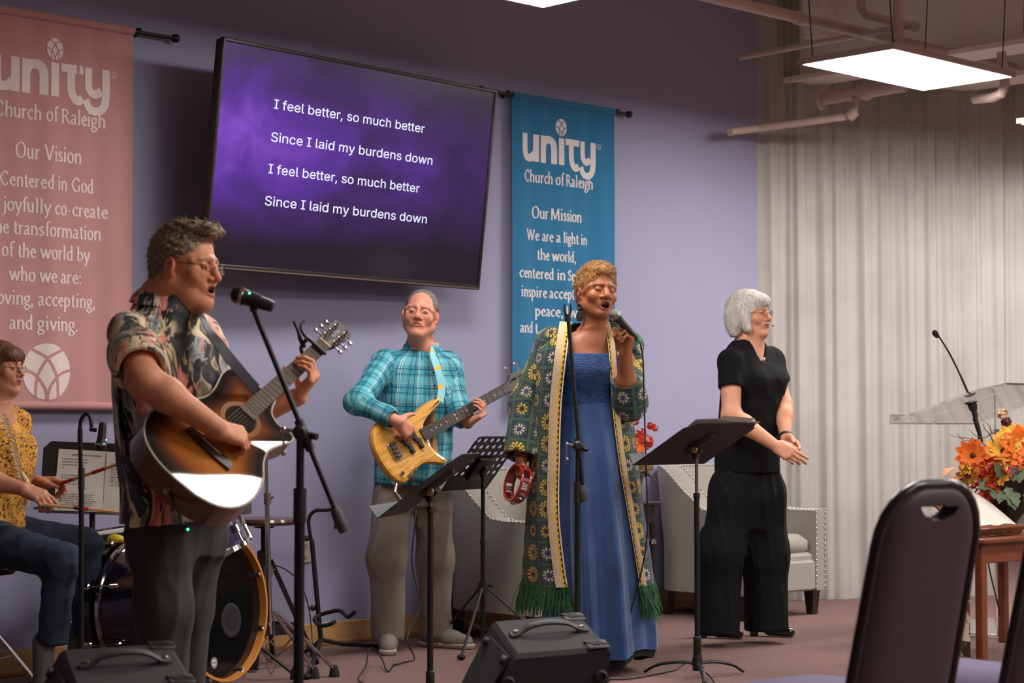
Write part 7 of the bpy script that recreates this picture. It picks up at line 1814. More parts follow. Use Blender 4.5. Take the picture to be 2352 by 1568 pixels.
def bassist():
    f = nrm(V3(.48, -.88, 0)); r = V3(f[1], -f[0], 0)
    hip = at(950, 1096, 9.24); chest = at(953, 868, 9.22); neckb = at(966, 794, 9.20)
    th = thing('person', 'older man in a teal plaid shirt and glasses playing the honey coloured bass', 'person', V3(hip[0], hip[1], 0), 'musicians')
    hc, hs = at(966, 722, 9.14), 1.03
    sd = Sdf(); o = dict(nose=1.0, nosew=1.15, mw=.025, fat=.004, browz=.022, browk=.5, frown=-.006, eyeh=.0026)
    Rm, P = head(sd, hc, V3(-.05, -.98, .14), V3(.12, .1, 1), hs, o)
    sd.chain([P(0, -.02, -.05), neckb + UP * .02, neckb - UP * .1], [.057, .058, .06], .03); sd.cone(P(0, .03, -.10), neckb + f * .02 - UP * .04, .035, .04, .03)
    sR, sL = at(884, 832, 9.12), at(1028, 836, 9.28)
    wR = onb(914, 968, .075); eR = at(822, 922, float(wR[1]) + .08)
    NL = pb2 + ba * .60; wL = NL + bbx * .058 - bc * .045 - ba * .05; eL = at(1056, 946, float(wL[1]) + .03)
    sd.loft([(hip + UP * .05, r, f, .14, .11, .10), (chest, r, f, .17, .12, .11), (neckb - UP * .08, r, f, .15, .07, .09), (neckb, r, f, .06, .055, .06)], .04)
    sd.chain([sR, eR, eR + (wR - eR) * .3, wR], [.045, .034, .033, .027], .03); sd.chain([sL, eL, eL + (wL - eL) * .3, wL], [.045, .034, .033, .026], .03)
    dR = nrm(onb(948, 1002, .045) - wR)
    hand(sd, wR, dR, -bc + ba * .2, 1 if np.dot(np.cross(dR, -bc), ba) > 0 else -1, [(.45, .35, .3, .08), (.65, .9, .5, .0), (.7, 1.2, .6, -.04), (.7, 1.2, .6, -.1), ((.55, .8, .1), (.7, .7, .1), (.8, .6, .1))], 1.02)
    dL = nrm(nrm(NL + bbx * .05 - wL) + bc * .5)
    hand(sd, wL, dL, -bbx, 1 if np.dot(np.cross(dL, -bbx), ba) > 0 else -1, [(.95, .8, .5, .1), (.95, .85, .5, .02), (.95, .9, .5, -.05), (.85, .8, .5, -.12), ((.25, .4, .8), (.1, .2, 1), (.1, .1, 1))], 1.0)
    V, Q = body_mesh(sd, boxr(hc + V3(0, 0, -.02), .155), [boxr(wR + dR * .075, .10), boxr(NL, .11)], .0065, .0028, .0024)
    C = skin_color(V, (208, 142, 116), Rm, hc, hs, o, lips=(176, 106, 88), brow=(140, 126, 116), eye='open')
    qmesh('body', V, Q, SKIN, th, col=C)
    HM = NT('grey_hair'); v = HM.coord('Object'); HM.col(HM.ramp(HM.noise(v, 110, 3, .7), [(.3, lin((64, 58, 54))), (.6, lin((120, 112, 106))), (.8, lin((170, 164, 158)))])); HM.b.inputs['Roughness'].default_value = .6; HM.bump(HM.noise(v, 200, 2), .6, .003); HM = HM.m
    hd = Sdf(); hd.ell(P(0, -.024, .038), V3(.0795, .0985, .0855) * hs, Rm, 0); hd.ell(P(0, -.07, -.02), V3(.062, .035, .055) * hs, Rm, .03)
    hd.ell(P(0, .11, .03), V3(.085, .09, .088) * hs, Rm, .008, 's'); hd.ell(P(0, .06, -.07), V3(.12, .10, .075) * hs, Rm, .01, 's')
    for sx in (-1, 1): hd.ell(P(sx * .08, -.002, -.015), V3(.03, .03, .04) * hs, Rm, .01, 's')
    Vh, Qh = hd.mesh(.0035); ho = qmesh('hair', Vh, Qh, HM, th)
    pr, nn = surf_pick(Vh, Qh, lambda c: np.ones(len(c), bool), 1500, 3); strands('hair_locks', HM, ho, pr - nn * .002, tang(-Rm[:, 1] * .8 - Rm[:, 2] * .3, nn, .06), .018, .0008, jit=.08, seed=6)
    glasses(th, P, Rm, hs, w=.024, h=.017, oval=False, zc=-.004, metal=M('glasses_gold', (172, 150, 128), .25, .9))
    PL = mat_plaid(); sh = Sdf()
    sh.chain([sR + V3(.04, 0, -.01), sR, eR, wR - (wR - eR) * .10], [.055, .060, .058, .046], .04); sh.chain([sL - V3(.04, 0, .01), sL, eL, wL - (wL - eL) * .12], [.055, .060, .056, .046], .04)
    for (a, b) in ((eR, wR), (eL, wL)):
        e_ = b - (b - a) * .10; d_ = nrm(b - a); sh.half(e_, d_, .003, e_ - .06, e_ + .06); sh.cone(e_ - d_ * .03, e_ + d_ * .03, .034, .044, .003, 's')
    sh.loft([(hip - UP * .03, r, f, .195, .155, .14), (hip + UP * .10, r, f, .192, .165, .135), (chest - UP * .1, r, f, .20, .16, .13), (chest + UP * .02, r, f, .20, .14, .125), (neckb - UP * .075, r, f, .150, .10, .105), (neckb - UP * .025, r, f, .095, .088, .085), (neckb + UP * .015, r, f, .072, .078, .07)], .07)
    sh.cone(neckb + UP * .06, neckb + f * .005 + UP * .0, .057, .048, .01, 's'); sh.cone(neckb + f * .075 + UP * .03, neckb + f * .10 - UP * .04, .028, .008, .012, 's')
    sh.warp(folds(31, .010, (18, 18, 10), 5)); V, Q = sh.mesh(.006); V = relax(V, Q, 1)
    UV = cloth_uv(V, [(hip - UP * .1, neckb, f, .17), (sR, eR, f, .062), (eR, wR, f, .055), (sL, eL, f, .062), (eL, wL, f, .055)])
    so = qmesh('plaid_shirt', V, Q, PL, th, uv=UV)
    # collar and buttons
    m = MB(); rows = []
    for a in np.linspace(-2.75, 2.75, 21):
        ca, sa = -math.cos(a), math.sin(a); k = abs(a) / 2.75
        tp = neckb + r * sa * .061 + f * ca * (.060 + .012 * k) + UP * (.045 - .045 * k); lo_ = neckb + r * sa * (.084 + .006 * k) + f * ca * (.082 + .022 * k) + UP * (.002 - .040 * k - (.03 if k > .9 else 0)); rows.append([tp - UP * .02, tp, (tp + lo_) / 2 + (lo_ - neckb) * .07, lo_])
    m.grid(rows); cm = m.build('collar', M('teal_collar', (34, 120, 140), .8, var=.25, vs=60), so, smooth=60)
    for k in range(6):
        z = float(chest[2]) + .085 - k * .062; a = V3(neckb[0], neckb[1], z) ; 
        q = a + f * (.118 + .045 * min(1, (1.42 - z) / .3)) + r * -.005
        m = MB(); m.lathe([(.006, 0), (.006, .003), (0, .004)], q, frame(f), 10); m.build('button', M('shirt_button', (50, 70, 80), .4), so)
    # flowered strap
    t = NT('flower_strap'); v = t.coord('Object'); vo = t.n('ShaderNodeTexVoronoi', inp={'Scale': 24.0}); t.link(v, vo.inputs['Vector']); t.col(t.mix(t.math('LESS_THAN', vo.outputs['Distance'], .34), lin((126, 190, 204)), lin((226, 168, 52)))); t.b.inputs['Roughness'].default_value = .7
    pts = catmull([neckb - r * .05 - f * .07 + UP * .02, neckb - r * .075 + UP * .015, at(994, 812, 9.10), at(1006, 850, 9.05), at(1014, 890, 9.03), pb2 + BT[:3, :3] @ V3(.412, -.10, -.004)], 5); rows = []
    for i, p in enumerate(pts):
        tg = nrm(pts[min(i + 1, len(pts) - 1)] - pts[max(i - 1, 0)]); s_ = nrm(np.cross(tg, f if i > 6 else UP)) * .019; rows.append([p - s_, p - s_ + f * .002, p + s_ + f * .002, p + s_])
    m = MB(); m.grid(rows); m.build('guitar_strap', t.m, th, smooth=30)
    KH = M('khaki_trousers', (128, 116, 104), .85, var=.10, vs=10, bump=.2, bs=600)
    tr = Sdf(); kR, aR = at(888, 1285, 9.10), at(892, 1455, 9.14); kL, aL = at(1000, 1285, 9.28), at(1002, 1448, 9.30)
    tr.loft([(hip - UP * .14, r, f, .15, .11, .12), (hip + UP * .06, r, f, .165, .13, .12)], 0)
    tr.chain([hip + V3(-.09, -.03, -.08), kR, aR], [.105, .088, .080], .05); tr.chain([hip + V3(.09, .03, -.08), kL, aL], [.102, .084, .078], .05)
    tr.half(V3(0, 0, .045), -UP, .004); tr.warp(folds(41, .010, (22, 22, 6), 5)); V, Q = tr.mesh(.0065); qmesh('trousers', relax(V, Q, 1), Q, KH, th)
    SN = M('grey_sneaker', (124, 114, 106), .8, var=.1, vs=60); SO = M('sneaker_sole', (176, 160, 144), .7)
    for q, d in ((aR, V3(.05, -1, 0)), (aL, nrm(V3(.85, -.52, 0)))):
        b = V3(q[0], q[1], 0); s_ = Sdf(); s_.cone(b - d * .05 + UP * .06, b + d * .10 + UP * .045, .042, .040, .02); s_.cone(b + d * .08 + UP * .04, b + d * .17 + UP * .035, .042, .034, .02); s_.cone(b + UP * .08, b + UP * .11, .045, .045, .03); s_.half(V3(0, 0, .02), -UP, .003); V, Q = s_.mesh(.005); so_ = qmesh('sneaker', V, Q, SN, th)
        s_ = Sdf(); s_.cone(b - d * .055 + UP * .028, b + d * .175 + UP * .025, .040, .042, 0); s_.half(V3(0, 0, .026), UP, .003); s_.half(V3(0, 0, .002), -UP, .002); V, Q = s_.mesh(.005); qmesh('sole', V, Q, SO, so_)
        m = MB()
        for k in range(4): c_ = b + d * (.06 + .022 * k) + UP * (.088 - .005 * k); s2 = V3(-d[1], d[0], 0); m.tube([c_ - s2 * .02, c_ + UP * .004, c_ + s2 * .02], .0028, 6)
        m.build('laces', SO, so_)
bassist()
# ------------------------------------------------------------------ singer in a blue dress and a long crochet coat
def mat_granny():
    """crochet granny squares: green joins, rings of yellow or cream blobs on brown or navy"""
    t = NT('granny_square_crochet'); x, y, z = t.sep(t.attr('cloth'))
    S = .094
    u, v = t.math('DIVIDE', x, S), t.math('DIVIDE', y, S)
    iu, iv = t.math('FLOOR', u), t.math('FLOOR', v); fu, fv = t.math('SUBTRACT', t.math('FRACT', u), .5), t.math('SUBTRACT', t.math('FRACT', v), .5)
    h = t.math('FRACT', t.math('MULTIPLY', t.math('SINE', t.math('ADD', t.math('MULTIPLY', iu, 12.99), t.math('ADD', t.math('MULTIPLY', iv, 78.23), t.math('MULTIPLY', z, 3.1)))), 437.5))
    r = t.math('SQRT', t.math('ADD', t.math('MULTIPLY', fu, fu), t.math('MULTIPLY', fv, fv))); a = t.math('ARCTAN2', fv, fu)
    sq = t.math('MAXIMUM', t.math('ABSOLUTE', fu), t.math('ABSOLUTE', fv))
    n = t.noise(t.coord('Object'), 330, 2, .7); n2 = t.noise(t.coord('Object'), 150, 2)
    r2 = t.math('ADD', r, t.math('MULTIPLY', t.math('SUBTRACT', n2, .5), .10))
    A, B = t.math('GREATER_THAN', h, .42), t.math('GREATER_THAN', t.math('FRACT', t.math('MULTIPLY', h, 7.3)), .45)
    NAVY, BRN, GRN, DGR, YEL, CRM = lin((26, 32, 66)), lin((52, 32, 22)), lin((56, 98, 64)), lin((36, 62, 44)), lin((234, 190, 70)), lin((222, 202, 174))
    c = t.mix(A, NAVY, t.mix(B, DGR, NAVY))
    # middle disc
    c = t.mix(t.math('LESS_THAN', r2, .12), c, t.mix(A, lin((34, 52, 112)), BRN))
    pet = t.math('MULTIPLY', t.math('GREATER_THAN', t.math('COSINE', t.math('MULTIPLY', a, 9.0)), -.45), t.math('LESS_THAN', t.math('ABSOLUTE', t.math('SUBTRACT', r2, .19)), .075))
    ring2 = t.math('MULTIPLY', t.math('GREATER_THAN', t.math('COSINE', t.math('MULTIPLY', a, 12.0)), -.4), t.math('LESS_THAN', t.math('ABSOLUTE', t.math('SUBTRACT', r2, .325)), .055))
    c = t.mix(pet, c, t.mix(A, CRM, YEL)); c = t.mix(t.math('MULTIPLY', ring2, t.math('GREATER_THAN', r2, .2)), c, t.mix(A, GRN, t.mix(B, YEL, GRN)))
    edge = t.math('GREATER_THAN', t.math('ADD', sq, t.math('MULTIPLY', t.math('SUBTRACT', n2, .5), .08)), .435)
    c = t.mix(edge, c, GRN); c = t.mix(t.ramp(n, [(.38, (.55, .55, .55)), (.5, (0, 0, 0))]), c, lin((16, 20, 18)))
    t.col(c); t.b.inputs['Roughness'].default_value = .95; t.b.inputs['Sheen Weight'].default_value = .2; t.bump(t.math('ADD', n, n2), 1.0, .006); return t.m
def mat_trim():
    t = NT('coat_trim_crochet'); x, y, z = t.sep(t.attr('cloth'))     # x across 0..1, y along in metres
    zz = t.math('MULTIPLY', t.math('PINGPONG', t.math('MULTIPLY', y, 40.0), .5), .30)
    n = t.noise(t.coord('Object'), 300, 2)
    c = t.ramp(n, [(.3, lin((176, 146, 112))), (.6, lin((214, 188, 154)))])
    yl = t.math('MULTIPLY', t.math('GREATER_THAN', x, t.math('SUBTRACT', .60, 0.0)), t.math('LESS_THAN', x, t.math('ADD', .70, zz))); dk = t.math('MULTIPLY', t.math('GREATER_THAN', x, t.math('ADD', .70, zz)), t.math('LESS_THAN', x, .88))
    c = t.mix(dk, c, lin((52, 34, 22))); c = t.mix(yl, c, lin((222, 168, 44))); c = t.mix(t.math('GREATER_THAN', x, .88), c, lin((222, 200, 172)))
    t.col(c); t.b.inputs['Roughness'].default_value = .95; t.bump(n, .9, .004); return t.m
def singer():
    f = nrm(V3(.28, -.96, 0)); r = V3(f[1], -f[0], 0); Y0 = 8.45
    neckb = at(1366, 762, Y0); chest = at(1357, 850, Y0); waist = at(1352, 918, Y0); hip = at(1356, 1020, Y0)
    th = thing('person', 'singing woman in a blue dress and long crochet coat, holding a wired microphone', 'person', V3(hip[0], hip[1], 0), 'musicians')
    hc, hs = at(1371, 672, Y0 - .02), 1.03
    o = dict(mouth=.017, mw=.024, nose=.85, nosew=1.35, fat=.005, browz=.026, browk=.7)
    sd = Sdf(); Rm, P = head(sd, hc, V3(.40, -.90, .10), V3(.06, .1, 1), hs, o)
    sd.chain([P(0, -.025, -.05), neckb + UP * .02, neckb - UP * .08], [.053, .052, .055], .03); sd.cone(P(0, .02, -.10), neckb + f * .02 - UP * .03, .035, .035, .03)
    sR, sL = at(1268, 790, Y0 - .03), at(1440, 792, Y0 + .06)
    eR, wR = at(1212, 930, Y0 - .02), at(1196, 1052, Y0 - .10)
    eL, wL = at(1440, 915, Y0 - .12), at(1436, 812, Y0 - .24)
    sd.loft([(hip, r, f, .17, .12, .13), (waist, r, f, .15, .11, .11), (chest, r, f, .155, .125, .11), (neckb - UP * .075, r, f, .145, .075, .09), (neckb, r, f, .06, .05, .06)], .045)
    sd.chain([neckb - UP * .06, sR], [.05, .05], .05); sd.chain([neckb - UP * .06, sL], [.05, .05], .05)
    sd.chain([sR, eR, wR], [.05, .042, .027], .03); sd.chain([sL, eL, eL + (wL - eL) * .35, wL], [.05, .044, .042, .028], .03)
    mt, ml = at(1403, 713, Y0 - .30), at(1469, 784, Y0 - .26); max_ = nrm(ml - mt)
    g0 = mt + (ml - mt) * .50                                         # where the hand grips
    dL = nrm(g0 + V3(.022, .012, .012) - wL); nL = nrm(V3(-.80, -.45, -.25))
    hand(sd, wL, dL, nL, 1 if np.dot(np.cross(dL, nL), -max_) > 0 else -1, [(.95, 1.25, .6, .05), (1.0, 1.25, .6, .0), (1.05, 1.25, .6, -.03), (1.05, 1.2, .6, -.08), ((.8, .25, .55), (.9, -.1, .5), (1.0, -.2, .35))], .98)
    dR = nrm(V3(.05, -.25, -1)); nR = nrm(V3(.6, -.3, 0)); hand(sd, wR, dR, nR, 1, [(.8, 1.2, .7, .0), (.85, 1.2, .7, 0), (.85, 1.2, .7, 0), (.85, 1.2, .7, -.05), ((.7, .3, .6), (.9, .0, .5), (1, -.1, .4))], .95)
    V, Q = body_mesh(sd, boxr(hc + V3(0, 0, -.02), .155), [boxr(wL + dL * .075, .10), boxr(wR + dR * .075, .09)], .0065, .0028, .0024)
    C = skin_color(V, (158, 98, 66), Rm, hc, hs, dict(o, teeth=(214, 204, 192)), lips=(150, 74, 66), brow=(70, 44, 30), eye='closed')
    qmesh('body', V, Q, SKIN, th, col=C)
    # short curly blonde hair
    HM = NT('curly_blonde_hair'); v = HM.coord('Object'); HM.col(HM.ramp(HM.noise(v, 120, 3, .7), [(.3, lin((108, 70, 34))), (.55, lin((178, 128, 72))), (.75, lin((222, 178, 116)))])); HM.b.inputs['Roughness'].default_value = .7; HM = HM.m
    hd = Sdf(); hd.ell(P(0, -.022, .042), V3(.080, .100, .086) * hs, Rm, 0); hd.ell(P(0, .02, .09), V3(.062, .06, .035) * hs, Rm, .02); hd.ell(P(0, -.07, -.02), V3(.06, .035, .05) * hs, Rm, .03)
    hd.ell(P(0, .115, .0), V3(.10, .085, .082) * hs, Rm, .008, 's'); hd.ell(P(0, .06, -.07), V3(.12, .10, .08) * hs, Rm, .01, 's')
    for sx in (-1, 1): hd.ell(P(sx * .085, .0, -.03), V3(.03, .03, .04) * hs, Rm, .01, 's')
    Vh, Qh = hd.mesh(.004); ho = qmesh('hair', Vh, Qh, HM, th)
    pr, nn = surf_pick(Vh, Qh, lambda c: np.ones(len(c), bool), 1500, 8); m = MB(); rr = np.random.default_rng(4)
    for p, n_ in zip(pr, nn):
        F_ = frame(nrm(n_ + rr.normal(size=3) * .5)); R_ = rr.uniform(.0035, .0065); a0 = rr.uniform(0, 6)
        m.tube([p + n_ * .001 + F_ @ V3(R_ * math.cos(a), R_ * math.sin(a), .0012 * a) for a in np.linspace(a0, a0 + 5.2, 6)], .0012, 3, caps=False)
    o_ = m.build('hair_curls', HM, ho, smooth=180); o_['kind'] = 'stuff'
    ER = M('dark_wood_bead', (34, 20, 18), .4)
    for sx in (1, -1):
        q = P(sx * .078, -.004, -.05); m = MB(); m.cyl(q, q - UP * .02, .0016, n=6); m.sph(q - UP * .012, .008, 10, 8); m.sph(q - UP * .032, .009, 10, 8); m.lathe([(.008, -.004), (.016, -.003), (.016, .003), (.008, .004)], q - UP * .062, frame(f) @ np.diag([1, 1.5, 1]), 14); m.build('earring', ER, th)
    # dress: ruched bodice and a long gathered skirt
    BL = NT('blue_jersey'); v = BL.coord('Object'); BL.col(BL.ramp(BL.noise(v, 8, 2), [(.3, lin((18, 50, 98))), (.7, lin((26, 66, 120)))])); BL.b.inputs['Roughness'].default_value = .7; BL.b.inputs['Sheen Weight'].default_value = .3; BL.bump(BL.noise(v, 500, 2), .1, .002); BL = BL.m
    BR = NT('blue_smocking'); v = BR.coord('Object', (40, 40, 230)); BR.col(BR.ramp(BR.noise(v, 1, 2), [(.35, lin((12, 34, 74))), (.6, lin((30, 72, 128)))])); BR.b.inputs['Roughness'].default_value = .75; BR.bump(BR.noise(v, 1, 2), 1.0, .008); BR = BR.m
    bo = Sdf(); bo.loft([(waist - UP * .03, r, f, .163, .125, .125), (waist + UP * .03, r, f, .160, .125, .12), (chest, r, f, .168, .14, .12), (chest + UP * .075, r, f, .165, .122, .12), (chest + UP * .12, r, f, .158, .10, .11)], 0)
    for s in (-1, 1): bo.ell(chest + r * s * .075 + f * .075 - UP * .005, V3(.07, .06, .075), None, .04)
    bo.half(at(1355, 811, Y0 - .1), UP + f * .08, .004); bo.half(waist - UP * .025, -UP, .004)
    V, Q = bo.mesh(.0055); dr = qmesh('dress_bodice', relax(V, Q, 1), Q, BR, th)
    rows = []; N = 120; zs = np.linspace(0, 1, 26); top = waist - UP * .015; hem = at(1368, 1474, Y0 - .05); hem[2] = .085
    rr = np.random.default_rng(2); ph = np.sort(rr.uniform(0, 2 * pi, 13)); am = rr.uniform(.5, 1.2, 13)
    A = np.linspace(0, 2 * pi, N, endpoint=False)
    rip = sum(am[i] * np.exp(-((np.angle(np.exp(1j * (A - ph[i])))) / .10) ** 2) for i in range(13))
    fine = np.sin(A * 46 + 1) * .5 + np.sin(A * 31) * .5
    for k, a in enumerate(A):
        row = []
        for tt in zs:
            c = top * (1 - tt) + hem * tt; rx = .160 + .055 * tt ** 1.1 + .015 * math.sin(tt * pi); ry = .128 + .10 * tt; w = rip[k] * .055 * min(1, tt * 1.6) + fine[k] * .004 * max(0, 1 - tt * 3) * min(1, tt * 12)
            sh_ = .02 * math.sin(a * 2 + 3 * tt) * tt
            p = c + r * math.cos(a) * (rx + w + sh_) + f * math.sin(a) * (ry + w); p[2] = c[2] + (.02 * math.sin(a * 3 + 1) * tt ** 3); row.append(p)
        rows.append(row)
    m = MB(); m.grid(rows, closed_u=True); m.build('dress_skirt', BL, th, smooth=180)
    m = MB(); m.grid([[p for p in (row[-1] + UP * .02 * 1.0 - (row[-1] - hem) * V3(.03, .03, 0), row[-1] - UP * .03 - (row[-1] - hem) * V3(.06, .06, 0))] for row in rows], closed_u=True); m.build('underskirt', M('navy_lining', (14, 16, 26), .9), th, smooth=180)
    # feet in sandals
    for (px, py, d) in ((1395, 1522, V3(.75, -.65, 0)), (1320, 1512, V3(.1, -1, 0))):
        b = gnd(px, py) - d * .18; s_ = Sdf(); s_.cone(b + UP * .045, b + d * .13 + UP * .03, .034, .032, .02); s_.cone(b + UP * .05, b + UP * .2, .036, .04, .03)
        for k in range(5): e_ = V3(-d[1], d[0], 0) * (k - 2) * .013; s_.cone(b + d * .13 + e_ * .9 + UP * .022, b + d * (.18 - .008 * abs(k - 1)) + e_ + UP * .017, .011, .0085, .004)
        s_.half(V3(0, 0, .010), -UP, .002); V, Q = s_.mesh(.005); qmesh('foot', V, Q, SKIN, th, col=np.tile(np.array(lin((150, 92, 62))), (len(V), 1)))
        m = MB(); m.box(b + d * .06 + UP * .006, (.075, .25, .01), rotz(math.atan2(-d[0], d[1])), bev=.004); sn = m.build('sandal', M('tan_leather', (150, 104, 70), .6), th)
        e_ = V3(-d[1], d[0], 0); m = MB(); m.tube([b + d * .12 - e_ * .04 + UP * .01, b + d * .11 + UP * .066, b + d * .12 + e_ * .04 + UP * .01], .006, 8); m.build('sandal_strap', M('tan_leather', (150, 104, 70), .6), sn)
    # crochet coat: open sheet round the back, two sleeves
    GR, TRM = mat_granny(), mat_trim()
    lev = [  # py, left edge px, left side px, right side px, right edge px
        (738, 1306, 1262, 1432, 1388), (775, 1300, 1236, 1452, 1398), (830, 1293, 1226, 1452, 1404), (930, 1283, 1222, 1450, 1410), (1050, 1279, 1220, 1462, 1424), (1180, 1278, 1214, 1476, 1446), (1300, 1290, 1206, 1492, 1466), (1348, 1298, 1203, 1500, 1473)]
    rowsC = []; edgeL = []; edgeR = []
    for i, (py, el, sl, sr, er) in enumerate(lev):
        k = i / (len(lev) - 1); Yf = Y0 - .155 - .07 * k + (.10 if i == 0 else .04 if i == 1 else 0); Yb = Y0 + .16 + .10 * k
        if i == 0: Yb = Y0 + .07
        EL, ER_ = at(el, py, Yf), at(er, py + (3 if i > 4 else 0), Yf + .06); SLp, SRp = at(sl, py, Y0 + .0), at(sr, py, Y0 + .05)
        B1, B2 = at((sl * .7 + sr * .3), py, Yb), at((sl * .3 + sr * .7), py, Yb)
        mid1 = (EL + SLp) / 2 + V3(-.025, -.05, 0); mid2 = (ER_ + SRp) / 2 + V3(.015, -.035, 0)
        ring = catmull([EL, mid1, SLp, B1, B2, SRp, mid2, ER_], 9); z = float(EL[2])
        for p in ring: p[2] = z - (.55 * max(0, abs(p[0] - neckb[0]) - .085) if i == 0 else .25 * max(0, abs(p[0] - neckb[0]) - .10) if i == 1 else 0)
        rowsC.append(ring); edgeL.append(EL); edgeR.append(ER_)
    RC = np.array(rowsC)                                                  # levels x around
    fine_r = np.array([[np.array(p) for p in catmull(list(RC[:, j]), 6)] for j in range(RC.shape[1])])
    au = np.concatenate([[0], np.cumsum(np.linalg.norm(np.diff(RC[5], axis=0), axis=1))])
    nlv = fine_r.shape[1]; zv = fine_r[0, :, 2]
    wv = .010 * np.sin(au * 34)[:, None] * np.clip(np.linspace(-.3, 1, nlv), 0, 1)[None]
    cen = (fine_r.mean(0))[None]; dirv = fine_r - cen; dirv[:, :, 2] = 0; dirv /= np.maximum(np.linalg.norm(dirv, axis=2, keepdims=True), 1e-6); fine_r = fine_r + dirv * wv[:, :, None]
    m = MB(); m.grid(fine_r); ct = m.build('coat_body', GR, th, smooth=180)
    uvc = np.stack([np.repeat(au, nlv), np.tile(zv, len(au)), np.zeros(len(au) * nlv)], 1); ct.data.attributes.new('cloth', 'FLOAT_VECTOR', 'POINT').data.foreach_set('vector', uvc.astype(np.float32).ravel())
    sv = Sdf(); sv.chain([sR + V3(.05, 0, -.005), sR + V3(.0, 0, .0), eR, wR + UP * .01], [.055, .070, .078, .082], .03); sv.half(wR + UP * .005, wR - eR, .004, wR - .14, wR + .14); sv.cone(wR + UP * .06, wR - UP * .04, .045, .074, .004, 's')
    sv.warp(folds(51, .008, (14, 14, 14), 4)); V, Q = sv.mesh(.0055); UV = cloth_uv(V, [(sR, eR, f, .072), (eR, wR, f, .078)]); UV[:, 2] += 5; qmesh('coat_sleeve', V, Q, GR, th, uv=UV)
    sv = Sdf(); e2 = eL + (wL - eL) * .40; sv.chain([sL - V3(.05, 0, .005), sL, eL + V3(.015, 0, -.02), e2], [.055, .066, .074, .066], .03); sv.half(e2 + (wL - eL) * .02, wL - eL, .004, e2 - .12, e2 + .12); sv.cone(e2 - (wL - eL) * .25, e2 + (wL - eL) * .2, .046, .06, .004, 's')
    sv.warp(folds(52, .008, (14, 14, 14), 4)); V, Q = sv.mesh(.0055); UV = cloth_uv(V, [(sL, eL, f, .068), (eL, wL, f, .072)]); UV[:, 2] += 9; qmesh('coat_sleeve', V, Q, GR, th, uv=UV)
    for edge, s in ((edgeL, 1), (edgeR, -1)):
        pts = catmull(edge, 8); rows = []; acc = 0; uvt = []
        for i, p in enumerate(pts):
            if i: acc += np.linalg.norm(p - pts[i - 1])
            w_ = .052 if s == 1 else .030
            q = [p + V3(-s * w_ * .75 + s * w_ * k, -.012 - .006 * math.sin(k * pi) + (.01 if s < 0 else 0) * k, 0) for k in np.linspace(0, 1, 6)]; rows.append(q); uvt += [(k, acc, 0) for k in np.linspace(0, 1, 6)]
        m = MB(); m.grid(rows); tb = m.build('coat_trim', TRM, th, smooth=180); tb.data.attributes.new('cloth', 'FLOAT_VECTOR', 'POINT').data.foreach_set('vector', np.array(uvt, np.float32).ravel())
    FRM = M('green_fringe_yarn', (56, 100, 66), .95, var=.3, vs=60)
    last = fine_r[:, -1]; rt = []; rr = np.random.default_rng(9)
    for j in range(len(last) - 1):
        for _ in range(14): k = rr.uniform(); rt.append(last[j] * (1 - k) + last[j + 1] * k + rr.normal(size=3) * .003)
    rt = np.array(rt); strands('fringe', FRM, th, rt, np.tile(V3(0, 0, -1), (len(rt), 1)) + np.array([(p - hip) * V3(.5, .3, 0) for p in rt]), .125, .0016, jit=.08, seed=3, taper=False)
    for p, d_ in ((edgeL[-1], V3(.15, -.1, -1)), (edgeR[-1], V3(.35, -.1, -1))):
        rt = np.tile(p, (60, 1)) + rr.normal(size=(60, 3)) * .01; strands('tassel', FRM, th, rt, np.tile(d_, (60, 1)), .15, .0017, jit=.12, seed=8, taper=False)
    mc = microphone('black wired microphone with a silver ball grille held by the singer', mt, ml, .0245, False, green=True)
    cable('black microphone cable hanging from the hand of the singer', [ml, at(1476, 815, Y0 - .25), at(1479, 900, Y0 - .25), at(1483, 1050, Y0 - .25), at(1487, 1200, Y0 - .25), at(1478, 1290, Y0 - .22), at(1450, 1400, Y0 - .2), at(1432, 1480, Y0 - .2), gnd(1424, 1548) + UP * .006, gnd(1380, 1560) + UP * .005])
    # tambourine in the lowered hand
    tc_ = at(1188, 1110, Y0 - .16); tn = nrm(V3(-.88, -.42, .25)); RD = M('red_translucent_plastic', (140, 24, 18), .2, coat=.8)
    tb = thing('tambourine', 'red crescent tambourine with jingles held low in the hand of the singer', 'tambourine', tc_)
    TF = frame(tn, V3(.4, -.2, 1)); T = mat4(TF, tc_); Rr = .084
    for z0 in (-.024, .015):
        m = MB(T); m.lathe([(Rr - .010, z0), (Rr, z0 - .0005), (Rr + .001, z0 + .004), (Rr, z0 + .009), (Rr - .010, z0 + .009), (Rr - .010, z0)], (0, 0, 0), None, 40, caps=False); m.build('hoop', RD, tb, smooth=40)
    m = MB(T); m.lathe([(Rr - .008, -.018), (Rr - .002, -.018), (Rr - .002, .018), (Rr - .008, .018), (Rr - .008, -.018)], (0, 0, 0), rotz(.0), 20, caps=False, arc=1.9); m.build('grip', RD, tb, smooth=40)
    for k in range(6):
        a = 2.2 + k * .68; p = V3((Rr - .005) * math.cos(a), (Rr - .005) * math.sin(a), 0)
        for s in (-1, 1):
            m = MB(T); m.lathe([(.0, .002), (.005, .0022), (.013, .0), (.0165, .0006), (.013, .0012)], p + V3(-math.sin(a), math.cos(a), 0) * s * .0045, frame(V3(-math.sin(a), math.cos(a), 0) * s), 14); m.build('jingle', CHROME, tb)
        m = MB(T); m.box(V3((Rr - .005) * math.cos(a + .34), (Rr - .005) * math.sin(a + .34), 0), (.008, .014, .034), rotz(a + .34)); m.build('spacer', RD, tb)
singer()
